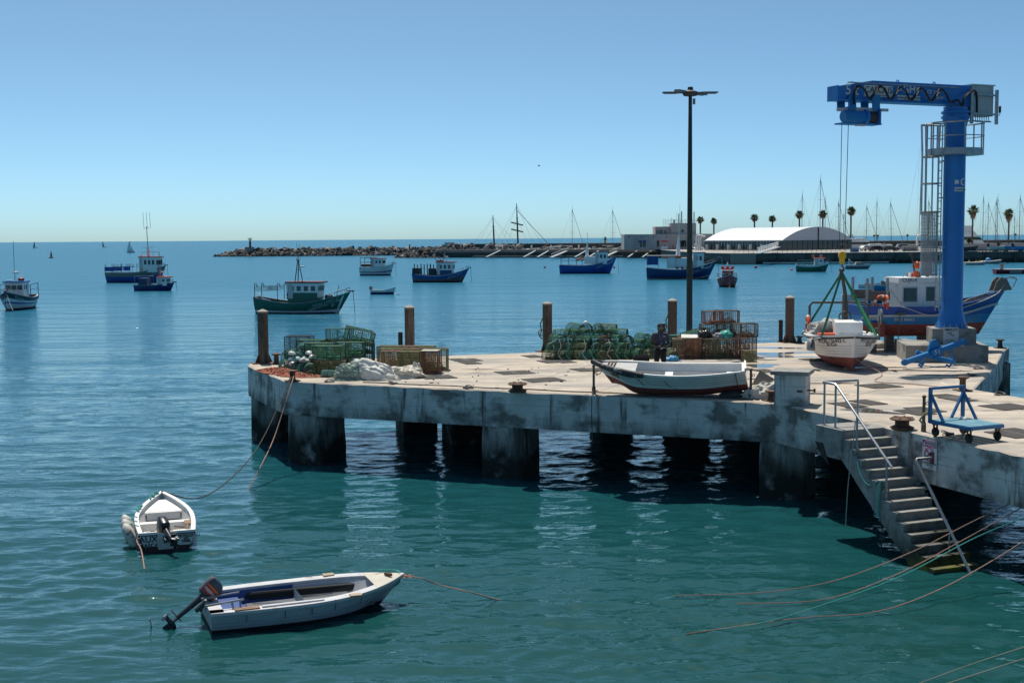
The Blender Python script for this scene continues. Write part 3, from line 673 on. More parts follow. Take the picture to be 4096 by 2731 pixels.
# ---- green boat with a lattice mast, nearest of the anchored fleet
def green_extra(t, H):
    L = H.L
    STAR(t, H, .87, .62, .17)
    # tall stern frame with curled ends and slats
    GR = mat('dark green steel', (.01, .06, .045), .5, .1); x = -L * .47
    for sy in (-1,):
        pass
    mb = MB(); y0 = H.hb(.06) * .8
    for xx in (-L * .485, -L * .24):
        mb.tube([(xx, -y0, H.zs(.05) - .1), (xx, -y0, H.zs(.05) + 1.35), (xx + .06, -y0, H.zs(.05) + 1.5), (xx + .2, -y0, H.zs(.05) + 1.45), (xx + .3, -y0, H.zs(.05) + 1.1)], .035, 6)
        mb.tube([(xx, y0, H.zs(.05) - .1), (xx, y0, H.zs(.05) + 1.35), (xx + .1, y0, H.zs(.05) + 1.5), (xx + .3, y0, H.zs(.05) + 1.1)], .035, 6)
    fr = part('stern_frame', mb, GR, t)
    for k in range(5):
        mb = MB(); z = H.zs(.05) + .78 + .1 * k
        for sy in (-y0, y0): mb.tube([(-L * .485, sy, z + .02), (-L * .36, sy, z - .02), (-L * .24, sy, z + .06)], .018, 5)
        part('slat', mb, GR, fr)
    mb = MB(); mb.box((L * .02, 0, H.zs(.5) + .27), (2.9, 1.9, 1.15)); part('casing', mb, GREENP, t)
    for c in ((-L * .13, -.5, 2.55), (-L * .02, .45, 2.85)):
        lifebuoy(t, c, .26, 'Y')
    mb = MB(); mb.tube([(-L * .45, -H.hb(.1) * .75, H.zs(.1) + .6), (-L * .38, -H.hb(.1), H.zs(.1) + .12), (-L * .3, -H.hb(.2) * .9, H.zs(.1) - .1)], .06, 6); part('boat_hook', mb, WHITE, t)
    mb = MB(); mb.wire((L * .35, 0, H.zs(.85)), (L * .38, 0, H.zs(.85) + 1.1), .03); mb.sphere((L * .3, -.35, H.zs(.8) + .12), (.3, .25, .28)); mb.sphere((L * .24, .2, H.zs(.8) + .1), (.22, .22, .25)); part('bow_gear', mb, mat('grey gear', (.12, .12, .12), .7), t)
    mb = MB(); mb.wire((L * .16, -.3, 2.75), (L * .5, 0, H.zs(1) + .05), .012); part('forestay', mb, ROPEW, t)
    mb = MB()
    mb.add([H.pt(.985, .1, sd_, .012) for sd_ in (-1, 1)] + [H.pt(.95, .95, sd_, .012) for sd_ in (-1, 1)] + [H.pt(.93, .95, sd_, .012) for sd_ in (-1, 1)] + [H.pt(.965, .1, sd_, .012) for sd_ in (-1, 1)], [(0, 2, 4, 6), (1, 7, 5, 3)]); part('bow_stripe', mb, WHULL, t)
fishing_boat('green fishing boat with tall dark lattice mast and white lettering, nearest of the anchored boats', 1215, 1252, (.955, -.18), 9.6, 3.2, (1.55, .98, 2.05), [mat('dark hull bottom', (.01, .02, .018), .6), WHULL, GREENP, GREENP], None,
    (-1.35, 1.75, 1.9, 1.4, 1.55, WHITE, GREENP), mat('dark red roof', (.2, .03, .03), .5), bands=(.12, ('f', .16), ('f', .5)), rake=1.5, deckm=GREYB, tr=.62, mast=(-.45, 2.9, 3.3, mat('mast green', (.02, .05, .045), .5)),
    extra=green_extra, text=[('PTCAS-118901-C', .34, .83), ('S.BARTOLOMEU DO MAR', .30, .70)], capm=MGREY)

# ---- white boat seen bow on, far left
def bowon_extra(t, H):
    mb = MB(); y = H.hb(.3)
    for sy in (-y, y):
        mb.bar((-2.6, sy * .96, 1.0), (-2.6, sy * .96, 2.75), .07); mb.bar((.6, sy * .96, 1.3), (.6, sy * .96, 2.6), .07); mb.bar((-2.6, sy * .96, 2.7), (.6, sy * .96, 2.6), .07); mb.bar((-2.6, sy * .96, 2.1), (.6, sy * .96, 2.1), .05)
    part('side_frame', mb, mat('blue frame', (.01, .1, .3), .5), t)
    mb = MB(); mb.sphere((.2, .55, 3.12), (.34, .34, .26)); part('red_float', mb, REDP, t)
    mb = MB(); part('roof_hatch', MB().box((.6, -.55, 3.02), (.5, .6, .16)), WHITE, t); mb.lathe([(.0, 0), (.34, .03), (.34, .22), (0, .26)], 12, (.1, 0, 3.75)); mb.bar((.1, 0, 2.9), (.1, 0, 3.8), .07); part('roof_gear', mb, WHITE, t)
    mb = MB(); mb.box((2.6, -1.75, 1.45), (.9, .5, .55), .3); mb.bar((2.4, -1.2, 1.4), (2.7, -2.4, 1.6), .1); part('side_anchor', mb, mat('anchor bronze', (.12, .09, .07), .7), t)
    mb = MB(); mb.tube(sag(H.pt(.99, .95), H.pt(.99, .95) + Vector((1.6, 1.0, -1.7)), .1, 6), .03, 5); part('mooring_line', mb, ROPEW, t)
    mb = MB(); mb.wire((-.5, -.3, 3.0), (-.5, -.3, 7.2), .025); part('whip_aerial', mb, DSTEEL, t)
fishing_boat('white fishing boat with blue band and black bottom seen bow on, at the left edge', 70, 1236, (.12, -.99), 8.6, 3.3, (1.35, 1.2, 2.0), [BLACK, WHULL, BLUEP, WHULL, mat('navy bow band', (.015, .025, .05), .5)], None,
    (-1.2, 1.0, 1.9, 1.3, 1.55, WHITE), mat('roof blue', (.02, .18, .42), .5), bands=(.2, ('f', .34), ('f', .46), ('f', .66)), rake=.9, extra=bowon_extra, text=[('PTCAS-10602-C', .26, .84), ('CARLOS DUARTE', .22, .74)])

# ---- big blue boat with forward wheelhouse
def bigblue_extra(t, H):
    L = H.L; mb = MB(); y = H.hb(.12)
    mb.box((-L * .41, -y * .97, H.zs(.08) + .62), (1.7, .06, .75)); mb.box((-L * .41, y * .97, H.zs(.08) + .62), (1.7, .06, .75)); mb.box((-L * .1, -y * 1.02, H.zs(.3) + .75), (1.3, .06, .7)); part('side_screen', mb, BLUEP, t)
    mb = MB()
    for x in (-.48, -.36, -.27, -.2, -.08, 0):
        for sy in (-y, y): mb.tube([(x * L, sy, H.zs(.1)), (x * L, sy, H.zs(.1) + 1.5), (x * L + .2, sy, H.zs(.1) + 1.5), (x * L + .22, sy, H.zs(.1) + .9)], .035, 5)
    for sy in (-y, y): mb.bar((-.48 * L, sy, H.zs(.1) + .95), (.02 * L, sy, H.zs(.1) + .95), .05)
    part('gallows', mb, DSTEEL, t)
    mb = MB(); mb.lathe([(.32, 0), (.26, 1.9), (.32, 1.95), (.32, 2.05)], 10, (.6, .5, 2.6)); part('funnel', mb, WHITE, t)
    lifebuoy(t, (1.4, -1.28, 2.3), .22, 'Y')
    mb = MB(); z = 4.5
    for x, y2 in ((1.6, -1.2), (3.6, -1.2), (4.1, 0), (3.6, 1.2), (1.6, 1.2)): mb.wire((x, y2, z), (x, y2, z + .75), .025)
    mb.tube([(1.6, -1.2, z + .75), (3.6, -1.2, z + .75), (4.1, 0, z + .75), (3.6, 1.2, z + .75), (1.6, 1.2, z + .75)], .025, 5); part('roof_rail', mb, DSTEEL, t)
    mb = MB(); mb.tube([(2.2, 0, 4.4), (2.1, 0, 6.0)], [.32, .2], 8); mb.bar((1.4, 0, 6.0), (3.2, 0, 6.05), .1); part('mast_foot', mb, WHITE, t)
    mb = MB(); mb.wire((2.1, 0, 6), (2.0, 0, 9.6), .06); mb.bar((1.5, 0, 9.3), (2.5, 0, 9.3), .05)
    for x in (1.4, 2.0, 2.6): mb.wire((x + .1, 0, 9.3), (x, 0, 12), .03)
    part('tall_mast', mb, DSTEEL, t)
    mb = MB()
    for k in range(3): mb.add([H.pt(.76 + .05 * k, .62, -1, .015), H.pt(.86 + .04 * k, .82, -1, .015), H.pt(.875 + .04 * k, .82, -1, .015), H.pt(.775 + .05 * k, .62, -1, .015)], [(0, 1, 2, 3)])
    part('bow_chevrons', mb, WT, t)
fishing_boat('big blue fishing boat with orange roof and tall aerial mast at left', 550, 1130, (.985, -.17), 10.6, 3.6, (1.75, 1.7, 2.9), [mat('maroon bottom', (.08, .025, .025), .6), BLUEP, GREYB], None,
    (1.0, 4.0, 2.5, 1.8, 2.55, WHITE), ORANGE, bands=(.18, ('f', .55)), rake=1.3, extra=bigblue_extra, tr=.8, capm=LGREY)
def navy_extra(t, H):
    mb = MB(); mb.box((-1.5, 0, 1.35), (1.2, 1.9, .95)); part('net_screen', mb, mat('navy canvas', (.02, .05, .12), .7), t)
    mb = MB()
    for x in (-2.6, -.6): mb.tube([(x, -.9, .6), (x, -.9, 2.1), (x, .9, 2.1), (x, .9, .6)], .03, 5)
    for sy in (-.9, .9): mb.bar((-2.6, sy, 2.1), (-.6, sy, 2.1), .04)
    part('hoop_frame', mb, STEEL, t)
fishing_boat('small navy boat with orange roof in front of the big blue boat', 620, 1163, (.99, -.12), 5.8, 2.2, (.8, .8, 1.15), [DARK, NAVY], None, (.6, 2.0, 1.5, .75, 1.15, WHITE), ORANGE, bands=(.08,), rake=.7, extra=navy_extra, deckdz=.3, mast=(.9, 2.0, 1.3, STEEL), capm=MGREY)
def lacerax(t, H):
    mb = MB()
    for sy in (-1.2, 1.2):
        for x in (-3.1, -.9): mb.bar((x, sy, 1.3), (x, sy, 3.6), .07)
        for z in (3.5, 2.6): mb.bar((-3.1, sy, z), (-.6, sy, z), .08)
    part('stern_rack', mb, mat('rack brown', (.1, .04, .03), .7), t)
    mb = MB(); mb.box((-2.0, 0, 2.0), (2.0, 2.2, .5)); part('rack_floor', mb, mat('rack red', (.2, .06, .04), .7), t)
fishing_boat('white fishing boat with navy stripe and red roof, off the rubble breakwater', 1510, 1102, (.97, -.25), 7.0, 2.8, (1.55, 1.5, 2.35), [mat('boot navy', (.02, .02, .05), .5), WHULL, NAVY, WHULL], None,
    (-1.0, 1.3, 1.9, 1.5, 1.8, WHITE), mat('red roof', (.3, .04, .03), .5), bands=(.25, ('f', .28), ('f', .4)), rake=.9, extra=lacerax, mast=(-.3, 3.3, 2.2, WHITE), text=[('PTCAS-115486-C', .22, .85), ('LACERAX', .2, .72)])
def praia_extra(t, H):
    L = H.L; mb = MB(); mb.box((-L * .43, 0, H.zs(.06) + .5), (1.1, 2.4, 1.0)); mb.box((-L * .14, 0, H.zs(.3) + .6), (1.2, 2.0, 1.2)); part('net_bins', mb, mat('dark net bin', (.02, .03, .04), .7), t)
    mb = MB()
    for x in (-.45, -.33, -.22, -.16): mb.lathe([(.09, 0), (.09, 1.7), (.1, 1.75)], 7, (x * L, -1.1, H.zs(.1))); mb.lathe([(.09, 0), (.09, 1.6)], 7, (x * L, 1.1, H.zs(.1)))
    part('stern_posts', mb, DSTEEL, t)
    [part('exhaust_pipe', MB().bar(p0, p1, .09), mat('roof gear', (.09, .08, .08), .7), t) for p0, p1 in (((.2, -.4, 3.5), (-.4, -.5, 4.3)), ((-.6, .3, 3.4), (-1.2, .3, 4.0)))]; part('roof_locker', MB().box((-.2, 0, 3.5), (1.0, .8, .3)), MGREY, t)
fishing_boat('blue fishing boat with white lower bow and red roof, left of the schooner masts', 1765, 1129, (.985, -.16), 9.4, 3.1, (1.45, 1.05, 2.3), [mat('dark red bottom', (.06, .02, .02), .6), mat('blue grey belt', (.1, .11, .12), .6), mat('topside blue', (.012, .07, .28), .45)], None,
    (-.6, 2.0, 2.0, 1.2, 2.05, WHITE, NAVY), mat('red roof', (.3, .04, .03), .5), bands=(.22, ('f', .45)), rake=1.4, extra=praia_extra, mast=(.6, 3.35, 1.6, STEEL), text=[('PTCAS-104863-C', .3, .86), ('PRAIA DA PARREIRA', .28, .74)], deckm=GREYB)
def corrente_extra(t, H):
    L = H.L; mb = MB()
    for x in (-.47, -.34, -.2, -.1):
        for sy in (-1.2, 1.2): mb.bar((x * L, sy, H.zs(.1)), (x * L, sy, H.zs(.1) + 1.7), .06)
    for sy in (-1.2, 1.2): mb.bar((-.47 * L, sy, H.zs(.1) + .9), (-.1 * L, sy, H.zs(.1) + .9), .05)
    part('stern_frames', mb, DSTEEL, t)
    mb = MB(); mb.box((.5, 0, 2.65), (2.4, 2.0, 1.5)); part('deckhouse', mb, WHITE, t)
    mb = MB(); mb.tube([(-.2, 0, 3.3), (-.1, 0, 6.2)], [.35, .12], 8); mb.bar((-.1, -.7, 6.2), (-.1, .7, 6.2), .1); mb.wire((-.1, 0, 6.2), (-.1, 0, 8.2), .04); part('white_mast', mb, WHITE, t)
    mb = MB(); 
    for i in range(6): mb.sphere((-2.2 + .35 * i, (-1) ** i * .5, 2.7 + .15 * (i % 3)), .28, 7, mi=i % 2)
    part('floats', mb, [mat('dull orange', (.4, .12, .06), .7), MGREY], t)
    mb = MB()
    for k in range(3): mb.add([H.pt(.84 + .03 * k, .78, -1, .015), H.pt(.95, .93 - .05 * k, -1, .015), H.pt(.955, .9 - .05 * k, -1, .015), H.pt(.85 + .03 * k, .75, -1, .015)], [(0, 1, 2, 3)])
    part('bow_flash', mb, WT, t)
fishing_boat('blue fishing boat with tapered white mast and dark wheelhouse roof, below the rock slope', 2352, 1094, (.99, -.1), 11.4, 3.7, (1.75, 1.6, 3.3), [mat('dark red bottom', (.06, .02, .02), .6), mat('royal hull', (.012, .065, .30), .45), mat('royal hull', (.012, .065, .30), .45)], None,
    (1.4, 3.8, 2.4, 1.9, 2.3, WHITE), mat('dark navy roof', (.02, .025, .04), .5), bands=(.2, ('f', .5)), rake=1.5, extra=corrente_extra, text=[('PTCAS-114326-C', .34, .84), ('CORRENTE PINHEIRO', .3, .73)])
def acomp_extra(t, H):
    L = H.L; mb = MB(); [part('side_canvas', MB().box((-L * .41, y_, H.zs(.08) + 1.3), (1.9, .06, 1.4)), mat('blue tarpaulin', (.02, .06, .22), .7), t) for y_ in (-1.35, 1.35)]
    mb = MB(); mb.box((-L * .28, 0, H.zs(.1) + 2.15), (5.0, 2.8, .08)); part('awning', mb, LGREY, t)
    mb = MB()
    for x in (-.48, -.33, -.2, -.08):
        for sy in (-1.35, 1.35): mb.bar((x * L, sy, H.zs(.1)), (x * L, sy, H.zs(.1) + 2.15), .06)
    part('awning_frame', mb, STEEL, t)
    mb = MB(); mb.box((-.3, 0, 2.75), (4.2, 2.3, 1.7)); part('deckhouse', mb, WHITE, t)
    mb = MB(); mb.tube([(-.6, 0, 3.6), (-.4, 0, 7.2)], [.42, .15], 8); mb.bar((-.4, -.8, 6.3), (-.4, .8, 6.3), .1); mb.wire((-.4, 0, 7), (-.4, 0, 9.5), .05); part('white_mast', mb, WHITE, t)
    mb = MB(); mb.box((-.5, -1.0, 3.75), (.9, .5, .4)); part('red_box', mb, ORANGE, t)
    mb = MB()
    for x in (.2, .9, 1.6, 2.3): mb.sphere((-1.0 + x * 1.2, -1.7, 1.95), (.3, .2, .2), 7)
    part('net_roll', mb, mat('net grey', (.14, .13, .13), .9), t)
    mb = MB()
    for k in range(3): mb.add([H.pt(.8 + .04 * k, .88 - .06 * k, -1, .015), H.pt(.95, .93 - .06 * k, -1, .015), H.pt(.95, .90 - .06 * k, -1, .015), H.pt(.82 + .04 * k, .85 - .06 * k, -1, .015)], [(0, 1, 2, 3)])
    part('bow_flash', mb, WT, t)
    mb = MB(); mb.tube([(L * .5, 0, H.zs(1)), (L * .53, 0, H.zs(1) + .7), (L * .57, 0, H.zs(1) + .5), (L * .58, 0, H.zs(1) - .9)], .05, 5); part('bow_hook', mb, STEEL, t)
fishing_boat('dark navy fishing boat with stern awning, behind the lamp post', 2725, 1117, (.992, -.1), 11.8, 3.8, (2.0, 1.6, 3.1), [mat('grey bottom', (.07, .075, .08), .6), NAVY, NAVY], None,
    (1.9, 3.6, 2.3, 1.9, 2.5, WHITE), NAVY, bands=(.35, ('f', .5)), rake=1.6, extra=acomp_extra, text=[('PTCAS-117136-C', .36, .84), ('DEUS ME ACOMPANHE', .32, .73)], tr=.75, stripe=(.30, .325, WT))
def red_extra(t, H):
    mb = MB(); 
    for sy in (-.5, 0, .5): mb.sphere((-.2, sy * 1.4, 2.75), .24, 8)
    mb.box((-.2, 0, 2.5), (.7, 1.6, .25)); part('red_floats', mb, REDP, t)
    mb = MB(); mb.tube([(-.3, 0, 2.4), (-.3, 0, 3.5)], [.18, .1], 6); part('mast_foot', mb, WHITE, t)
    mb = MB(); mb.sphere((2.9, .0, -.02), .2, 8); part('mooring_float', mb, ORANGE, t)
    mb = MB(); mb.tube(sag(H.pt(.99, .9), (2.9, 0, 0), .1, 6), .03, 5); part('mooring_line', mb, ROPEW, t)
    mb = MB()
    for sy in (-1, 1):
        mb.tube([(-2.4, sy * 1.25, 1.2), (-2.4, sy * 1.25, 2.0), (.6, sy * 1.25, 2.0), (2.0, sy * .7, 1.95)], .025, 5)
        for x in (-1.6, -.8, 0, .6): mb.wire((x, sy * 1.25, 1.0), (x, sy * 1.25, 2.0), .02)
    part('side_rail', mb, STEEL, t)
fishing_boat('small red boat with red floats on its cabin, seen bow on', 2910, 1147, (-.06, -1), 5.4, 2.9, (1.2, 1.15, 1.7), [DARK, mat('red hull', (.26, .02, .028), .45), mat('red hull', (.26, .02, .028), .45)], None,
    (-.6, .6, 1.5, 1.0, 1.25, mat('red hull', (.26, .02, .028), .45)), WHITE, bands=(.22, ('f', .5)), rake=.6, extra=red_extra, text=[('TINITA', .2, .84)])
def gw_extra(t, H):
    STAR(t, H, .82, .55, .22)
    mb = MB()
    for x in (-2.9, -1.6, -.2):
        for sy in (-1.15, 1.15): mb.bar((x, sy, .9), (x, sy, 2.4), .06)
    for sy in (-1.15, 1.15): mb.bar((-2.9, sy, 2.35), (-.2, sy, 2.35), .07); mb.bar((-2.9, sy, 1.9), (-1.5, sy, 1.5), .07)
    part('stern_frame', mb, mat('pale green steel', (.2, .3, .25), .6), t)
    for c in ((.1, -.3, 3.1), (1.6, -.3, 3.1)): lifebuoy(t, c, .25, 'Y')
fishing_boat('green and white fishing boat with orange roof in front of the harbour quay', 3250, 1088, (.985, -.17), 6.5, 2.7, (1.55, 1.25, 2.0), [WHULL, GREENP, GREENP, WHULL], None,
    (.3, 2.0, 1.7, 1.3, 1.35, WHITE), ORANGE, bands=(.1, ('f', .3), ('f', .78)), rake=.9, extra=gw_extra, deckm=GREYB, text=[('PTCAS', .2, .86)])
# ---- small open craft
def skiff(label, px, py, heading, L, B, sheer, hullm, bands, name='skiff', cat='boat', inner=WHITE, motor=True, rake=.4, group=None, extra=None, zf=.12, tr=.75):
    p = spot(px, py, 0); t = boat_thing(name, label, cat, (p.x, p.y, 0), heading, group)
    H = Hull(L, B, sheer, -.3, tr, .42, 2.1, .33, 1.0, rake, .05, .15)
    part('hull', H.shell(list(bands), 22), hullm, t, True); part('gunwale', H.rail(.04, .07), LGREY, t); part('inner_lining', H.inner(.05, zf), inner, t)
    for tt in (.35, .62):
        pp = H.pt(tt, H.uz(tt, H.zs(tt) - .15)); mb = MB(); mb.box((pp.x, 0, pp.z), (.25, 2 * pp.y - .08, .04)); part('thwart', mb, inner, t)
    if motor:
        mb = MB(); z = H.zs(0); mb.box((-L / 2 - .1, 0, z + .28), (.38, .32, .45)); mb.box((-L / 2 - .12, 0, z - .2), (.14, .12, .7)); part('outboard_motor', mb, motor if motor is not True else MGREY, t)
    if extra: extra(t, H)
    return t, H
skiff('white skiff with dark bottom and grey outboard beside the green boat', 1536, 1177, (.97, -.2), 3.3, 1.5, (.55, .5, .95), [NAVY, WHULL], (.3,), extra=lambda t, H: (part('mooring_float', MB().sphere((H.L / 2 + .25, 0, .05), .14, 8), WHITE, t)))
def speed_extra(t, H):
    mb = MB(); mb.prism([(-.9, .85), (1.2, .95), (.6, 1.45), (-.5, 1.5)], -.75, .75, M=Matrix.Rotation(R(90), 4, 'X')); part('canopy', mb, mat('beige canopy', (.35, .28, .22), .8), t)
    mb = MB(); mb.tube([(-1.9, -.85, .8), (-2.0, -.8, 2.1), (-2.0, .8, 2.1), (-1.9, .85, .8)], .04, 5); mb.tube([(-1.0, -.85, .9), (-1.9, -.8, 2.0)], .03, 5); part('targa_frame', mb, WHITE, t)
skiff('grey motorboat with beige canopy below the quay wall', 3434, 1076, (.98, -.15), 5.6, 2.0, (.8, .85, 1.1), [mat('slate hull', (.12, .15, .18), .35), LGREY], (.6,), 'motorboat', 'motorboat', LGREY, False, .9, extra=speed_extra, zf=.5)
def barge_extra(t, H):
    mb = MB(); mb.box((-1.5, 0, .82), (6, 2.0, .06)); part('deck', mb, WHITE, t)
    mb = MB(); mb.box((-1.4, -1.28, .42), (2.2, .03, .5)); part('grey_panel', mb, MGREY, t)
    mb = MB(); mb.box((-3.6, 0, 1.3), (.5, .5, 1.0)); mb.bar((-3.4, -.3, .9), (-3.2, -.5, 2.2), .07); mb.bar((-3.2, .3, .9), (-2.8, .5, 2.0), .07); part('gear_post', mb, MGREY, t)
    mb = MB(); mb.wire((1.9, 0, .8), (1.7, 0, 4.4), .04); part('pole', mb, LGREY, t)
skiff('long dark red flat boat at the right edge', 4085, 1095, (.99, -.06), 9.6, 2.6, (.85, .8, .95), [DARK, mat('barge red', (.2, .015, .025), .5)], (.08,), 'workboat', 'boat', MGREY, False, .3, extra=barge_extra, zf=.3, tr=.95)
def rib_extra(t, H):
    mb = MB()
    for side in (-1, 1): mb.tube([H.pt(tt, 1, side) + Vector((0, side * .05, 0)) for tt in [i / 10 for i in range(11)]], .22, 8)
    part('tube', mb, LGREY, t, True)
def rib_y(t, H):
    rib_extra(t, H)
    for x, y in ((-1.5, -.5), (-1.0, .5), (.3, -.4), (1.4, .3), (2.0, -.3)):
        mb = MB(); mb.tube([(x, y, .5), (x - .25, y, 1.1)], .12, 7); part('yellow_float', mb, YELLOW, t)
RG = 'inflatable boats by the quay'
skiff('pale inflatable boat carrying yellow floats by the quay', 3900, 1060, (.95, .05), 5.2, 2.0, (.5, .5, .8), [LGREY, LGREY], (.2,), 'inflatable_boat', 'inflatable boat', MGREY, False, .4, extra=rib_y, zf=.25)
skiff('grey inflatable boat with a blue cover behind the yellow floats', 3965, 1055, (.95, .1), 5.0, 2.0, (.5, .5, .8), [MGREY, LGREY], (.2,), 'inflatable_boat', 'inflatable boat', MGREY, False, .4, extra=lambda t, H: (rib_extra(t, H), part('blue_cover', MB().sphere((-.8, 0, .9), (.7, .6, .6), 10), mat('sky blue cover', (.03, .25, .55), .5), t, True)), zf=.25)
def smallblue_x(t, H):
    mb = MB(); mb.tube([(-.6, -.7, .5), (-.6, -.65, 2.0), (-.6, .65, 2.0), (-.6, .7, .5)], .04, 5); mb.tube([(.3, -.7, .6), (-.5, -.65, 1.9)], .03, 5); part('roll_bar', mb, DSTEEL, t)
    mb = MB(); mb.box((0, -.3, 1.0), (.5, .4, .7)); mb.box((-.9, .3, .95), (.5, .4, .7)); part('seats', mb, MGREY, t)
skiff('small light blue open boat with roll bar behind the white wheelhouse', 3560, 1164, (.95, -.3), 4.0, 1.8, (.75, .7, 1.1), [mat('sky hull', (.02, .17, .33), .45), mat('sky hull', (.02, .17, .33), .45)], (.1,), motor=False, inner=MGREY, extra=smallblue_x)
skiff('small white open boat with red cover, far behind the moored blue boat', 3478, 1152, (.9, -.4), 2.9, 1.4, (.5, .45, .7), [WHULL, WHULL], (.1,), motor=False, extra=lambda t, H: part('red_cover', MB().box((0, 0, .55), (1.3, .8, .12)), REDP, t))
skiff('white boat with teal bottom and net gear beyond the pier, behind the life rings', 3455, 1212, (.97, -.2), 4.6, 1.9, (.85, .75, 1.1), [mat('teal bottom', (.01, .09, .12), .5), WHULL], (.28,), motor=False, inner=GREYB, extra=lambda t, H: part('cable_drum', MB().box((-.7, 0, .9), (1.2, 1.0, .5)), OLDWOOD, t))
# ---- sailing dinghies, buoys
def sailboat(label, px, py, hgt, lean, m, two=False):
    p = spot(px, py, 0); t = thing('sailing_boat', label, 'sailing boat', (p.x, p.y, 0), 0, 'boats under sail near the horizon')
    H = Hull(hgt * .75, hgt * .22, (.5, .45, .7), -.2, .6, .45, 2, .4, 1, .3)
    part('hull', H.shell([.1], 12), [DARK, mat('dinghy hull', (.12, .13, .15), .5)], t); q = math.tan(R(lean)); k = hgt
    mb = MB(); mb.add([(-.02 * k, 0, .1 * k), (-.36 * k, .05 * k, .12 * k), (-.3 * k - q * k * .4, .1 * k, .5 * k), (-.1 * k - q * k, .06 * k, k), (0 - q * k, 0, k)], [(0, 1, 2, 3, 4)]); mb.add([(.0 * k, .015, .1 * k), (-.36 * k, .065 * k, .12 * k), (-.3 * k - q * k * .4, .12 * k, .5 * k), (-.1 * k - q * k, .08 * k, k), (0 - q * k, .015, k)], [(4, 3, 2, 1, 0)]); part('mainsail', mb, m, t)
    if two:
        mb = MB(); mb.add([(.02 * k, 0, .1 * k), (.3 * k, 0, .1 * k), (.03 * k, .03, .65 * k)], [(0, 1, 2)]); mb.add([(.02 * k, .05, .1 * k), (.3 * k, .05, .1 * k), (.03 * k, .08, .65 * k)], [(2, 1, 0)]); part('jib', mb, m, t)
        mb = MB(); mb.lathe([(.32, -.02), (.32, .02)], 12, (-.07 * k, -.12, .92 * k), axis='Y'); part('sail_emblem', mb, mat('dark red emblem', (.15, .03, .03), .6), t)
        mb = MB(); [mb.sphere((x, .1, .75), (.2, .2, .35), 6) for x in (-1.2, -.7, -.2, .4, 1.6)]; part('crew_gear', mb, DSTEEL, t)
    mb = MB(); mb.wire((0, 0, 0), (-q * k, 0, k * 1.02), .05); part('mast', mb, DSTEEL, t)
GSAIL = mat('grey sail', (.3, .32, .34), .8); WSAIL = mat('white sail', (.75, .76, .76), .8)
sailboat('white sailed yacht with dark emblem at the masthead on the horizon', 523, 1011, 6.9, 2, WSAIL, True)
sailboat('grey sailed dinghy leftmost on the horizon', 141, 993, 7.2, 3, GSAIL)
sailboat('leaning grey sailed dinghy between the red buoy and the white sail', 418, 990, 7.0, 14, GSAIL)
def buoy(label, px, py, h, m, r=.35, name='buoy'):
    p = spot(px, py, 0); t = thing(name, label, 'buoy', (p.x, p.y, 0))
    if h > 1:
        mb = MB(); mb.lathe([(1.1, -.5), (1.1, .35), (.3, .4), (.42, .5), (.36, h * .7), (.12, h * .72), (.12, h * .85)], 12); part('body', mb, m, t, True)
        mb = MB(); mb.lathe([(.22, h * .8), (.22, h), (.1, h * 1.02)], 8); part('lantern', mb, DSTEEL, t)
    else:
        mb = MB(); mb.sphere((0, 0, r * .4), r, 10); part('float', mb, m, t, True); mb = MB(); mb.lathe([(r * .3, r * 1.2), (r * .15, r * 1.9)], 6); part('top_eye', mb, m, t)
BUOYR = mat('buoy red', (.3, .02, .03), .5)
buoy('red pillar buoy in the sea at left', 205, 1032, 3.0, BUOYR, name='pillar_buoy')
buoy('small red mooring buoy near the schooner', 2179, 1072, .5, BUOYR, .3); buoy('small red mooring buoy beside the dark navy boat bow', 2456, 1072, .5, BUOYR, .3)
buoy('red mooring buoy in front of the quay corner', 3023, 1072, .6, BUOYR, .4); buoy('tiny orange buoy left of the green and white boat', 3166, 1081, .4, ORANGE, .28)
# ------------------------------------------------------------------ things on the pier
from mathutils import noise as mnoise
def blob(dims, seed, wr=.18, sub=4, flat=.0, sc_=2.2):
    bm = bmesh.new(); bmesh.ops.create_icosphere(bm, subdivisions=sub, radius=1)
    for v in bm.verts:
        q = v.co * sc_ + Vector((seed * 7.3, seed * 3.1, 0)); d = 1 + wr * mnoise.noise(q) + wr * .6 * abs(mnoise.noise(q * 2.6)) + wr * .25 * mnoise.noise(q * 6)
        v.co = Vector((v.co.x * d * dims[0], v.co.y * d * dims[1], v.co.z * d * dims[2]))
        if v.co.z < -dims[2] * (.35 + flat): v.co.z = -dims[2] * (.35 + flat)
        v.co.z += dims[2] * (.35 + flat)
    mb = MB(); mb.add([v.co for v in bm.verts], [tuple(v.index for v in f.verts) for f in bm.faces]); bm.free(); return mb
def tangle(n, rx, ry, h, r, seed, seg=26, loop=.25):
    q = random.Random(seed); mb = MB()
    for i in range(n):
        a = q.random() * 6.28; p = Vector((rx * math.sqrt(q.random()) * math.cos(a), ry * math.sqrt(q.random()) * math.sin(a), 0)); d = q.random() * 6.28; pts = []
        for k in range(seg):
            rr = (p.x / rx) ** 2 + (p.y / ry) ** 2; z = h * max(0, 1 - rr) * (.25 + .75 * q.random()) + r
            pts.append((p.x, p.y, z)); d += (q.random() - .5) * 2.4; p = p + Vector((math.cos(d), math.sin(d), 0)) * loop * .35
            if rr > 1: p *= .82
        mb.tube(pts, r, 3, cap=False)
    return mb
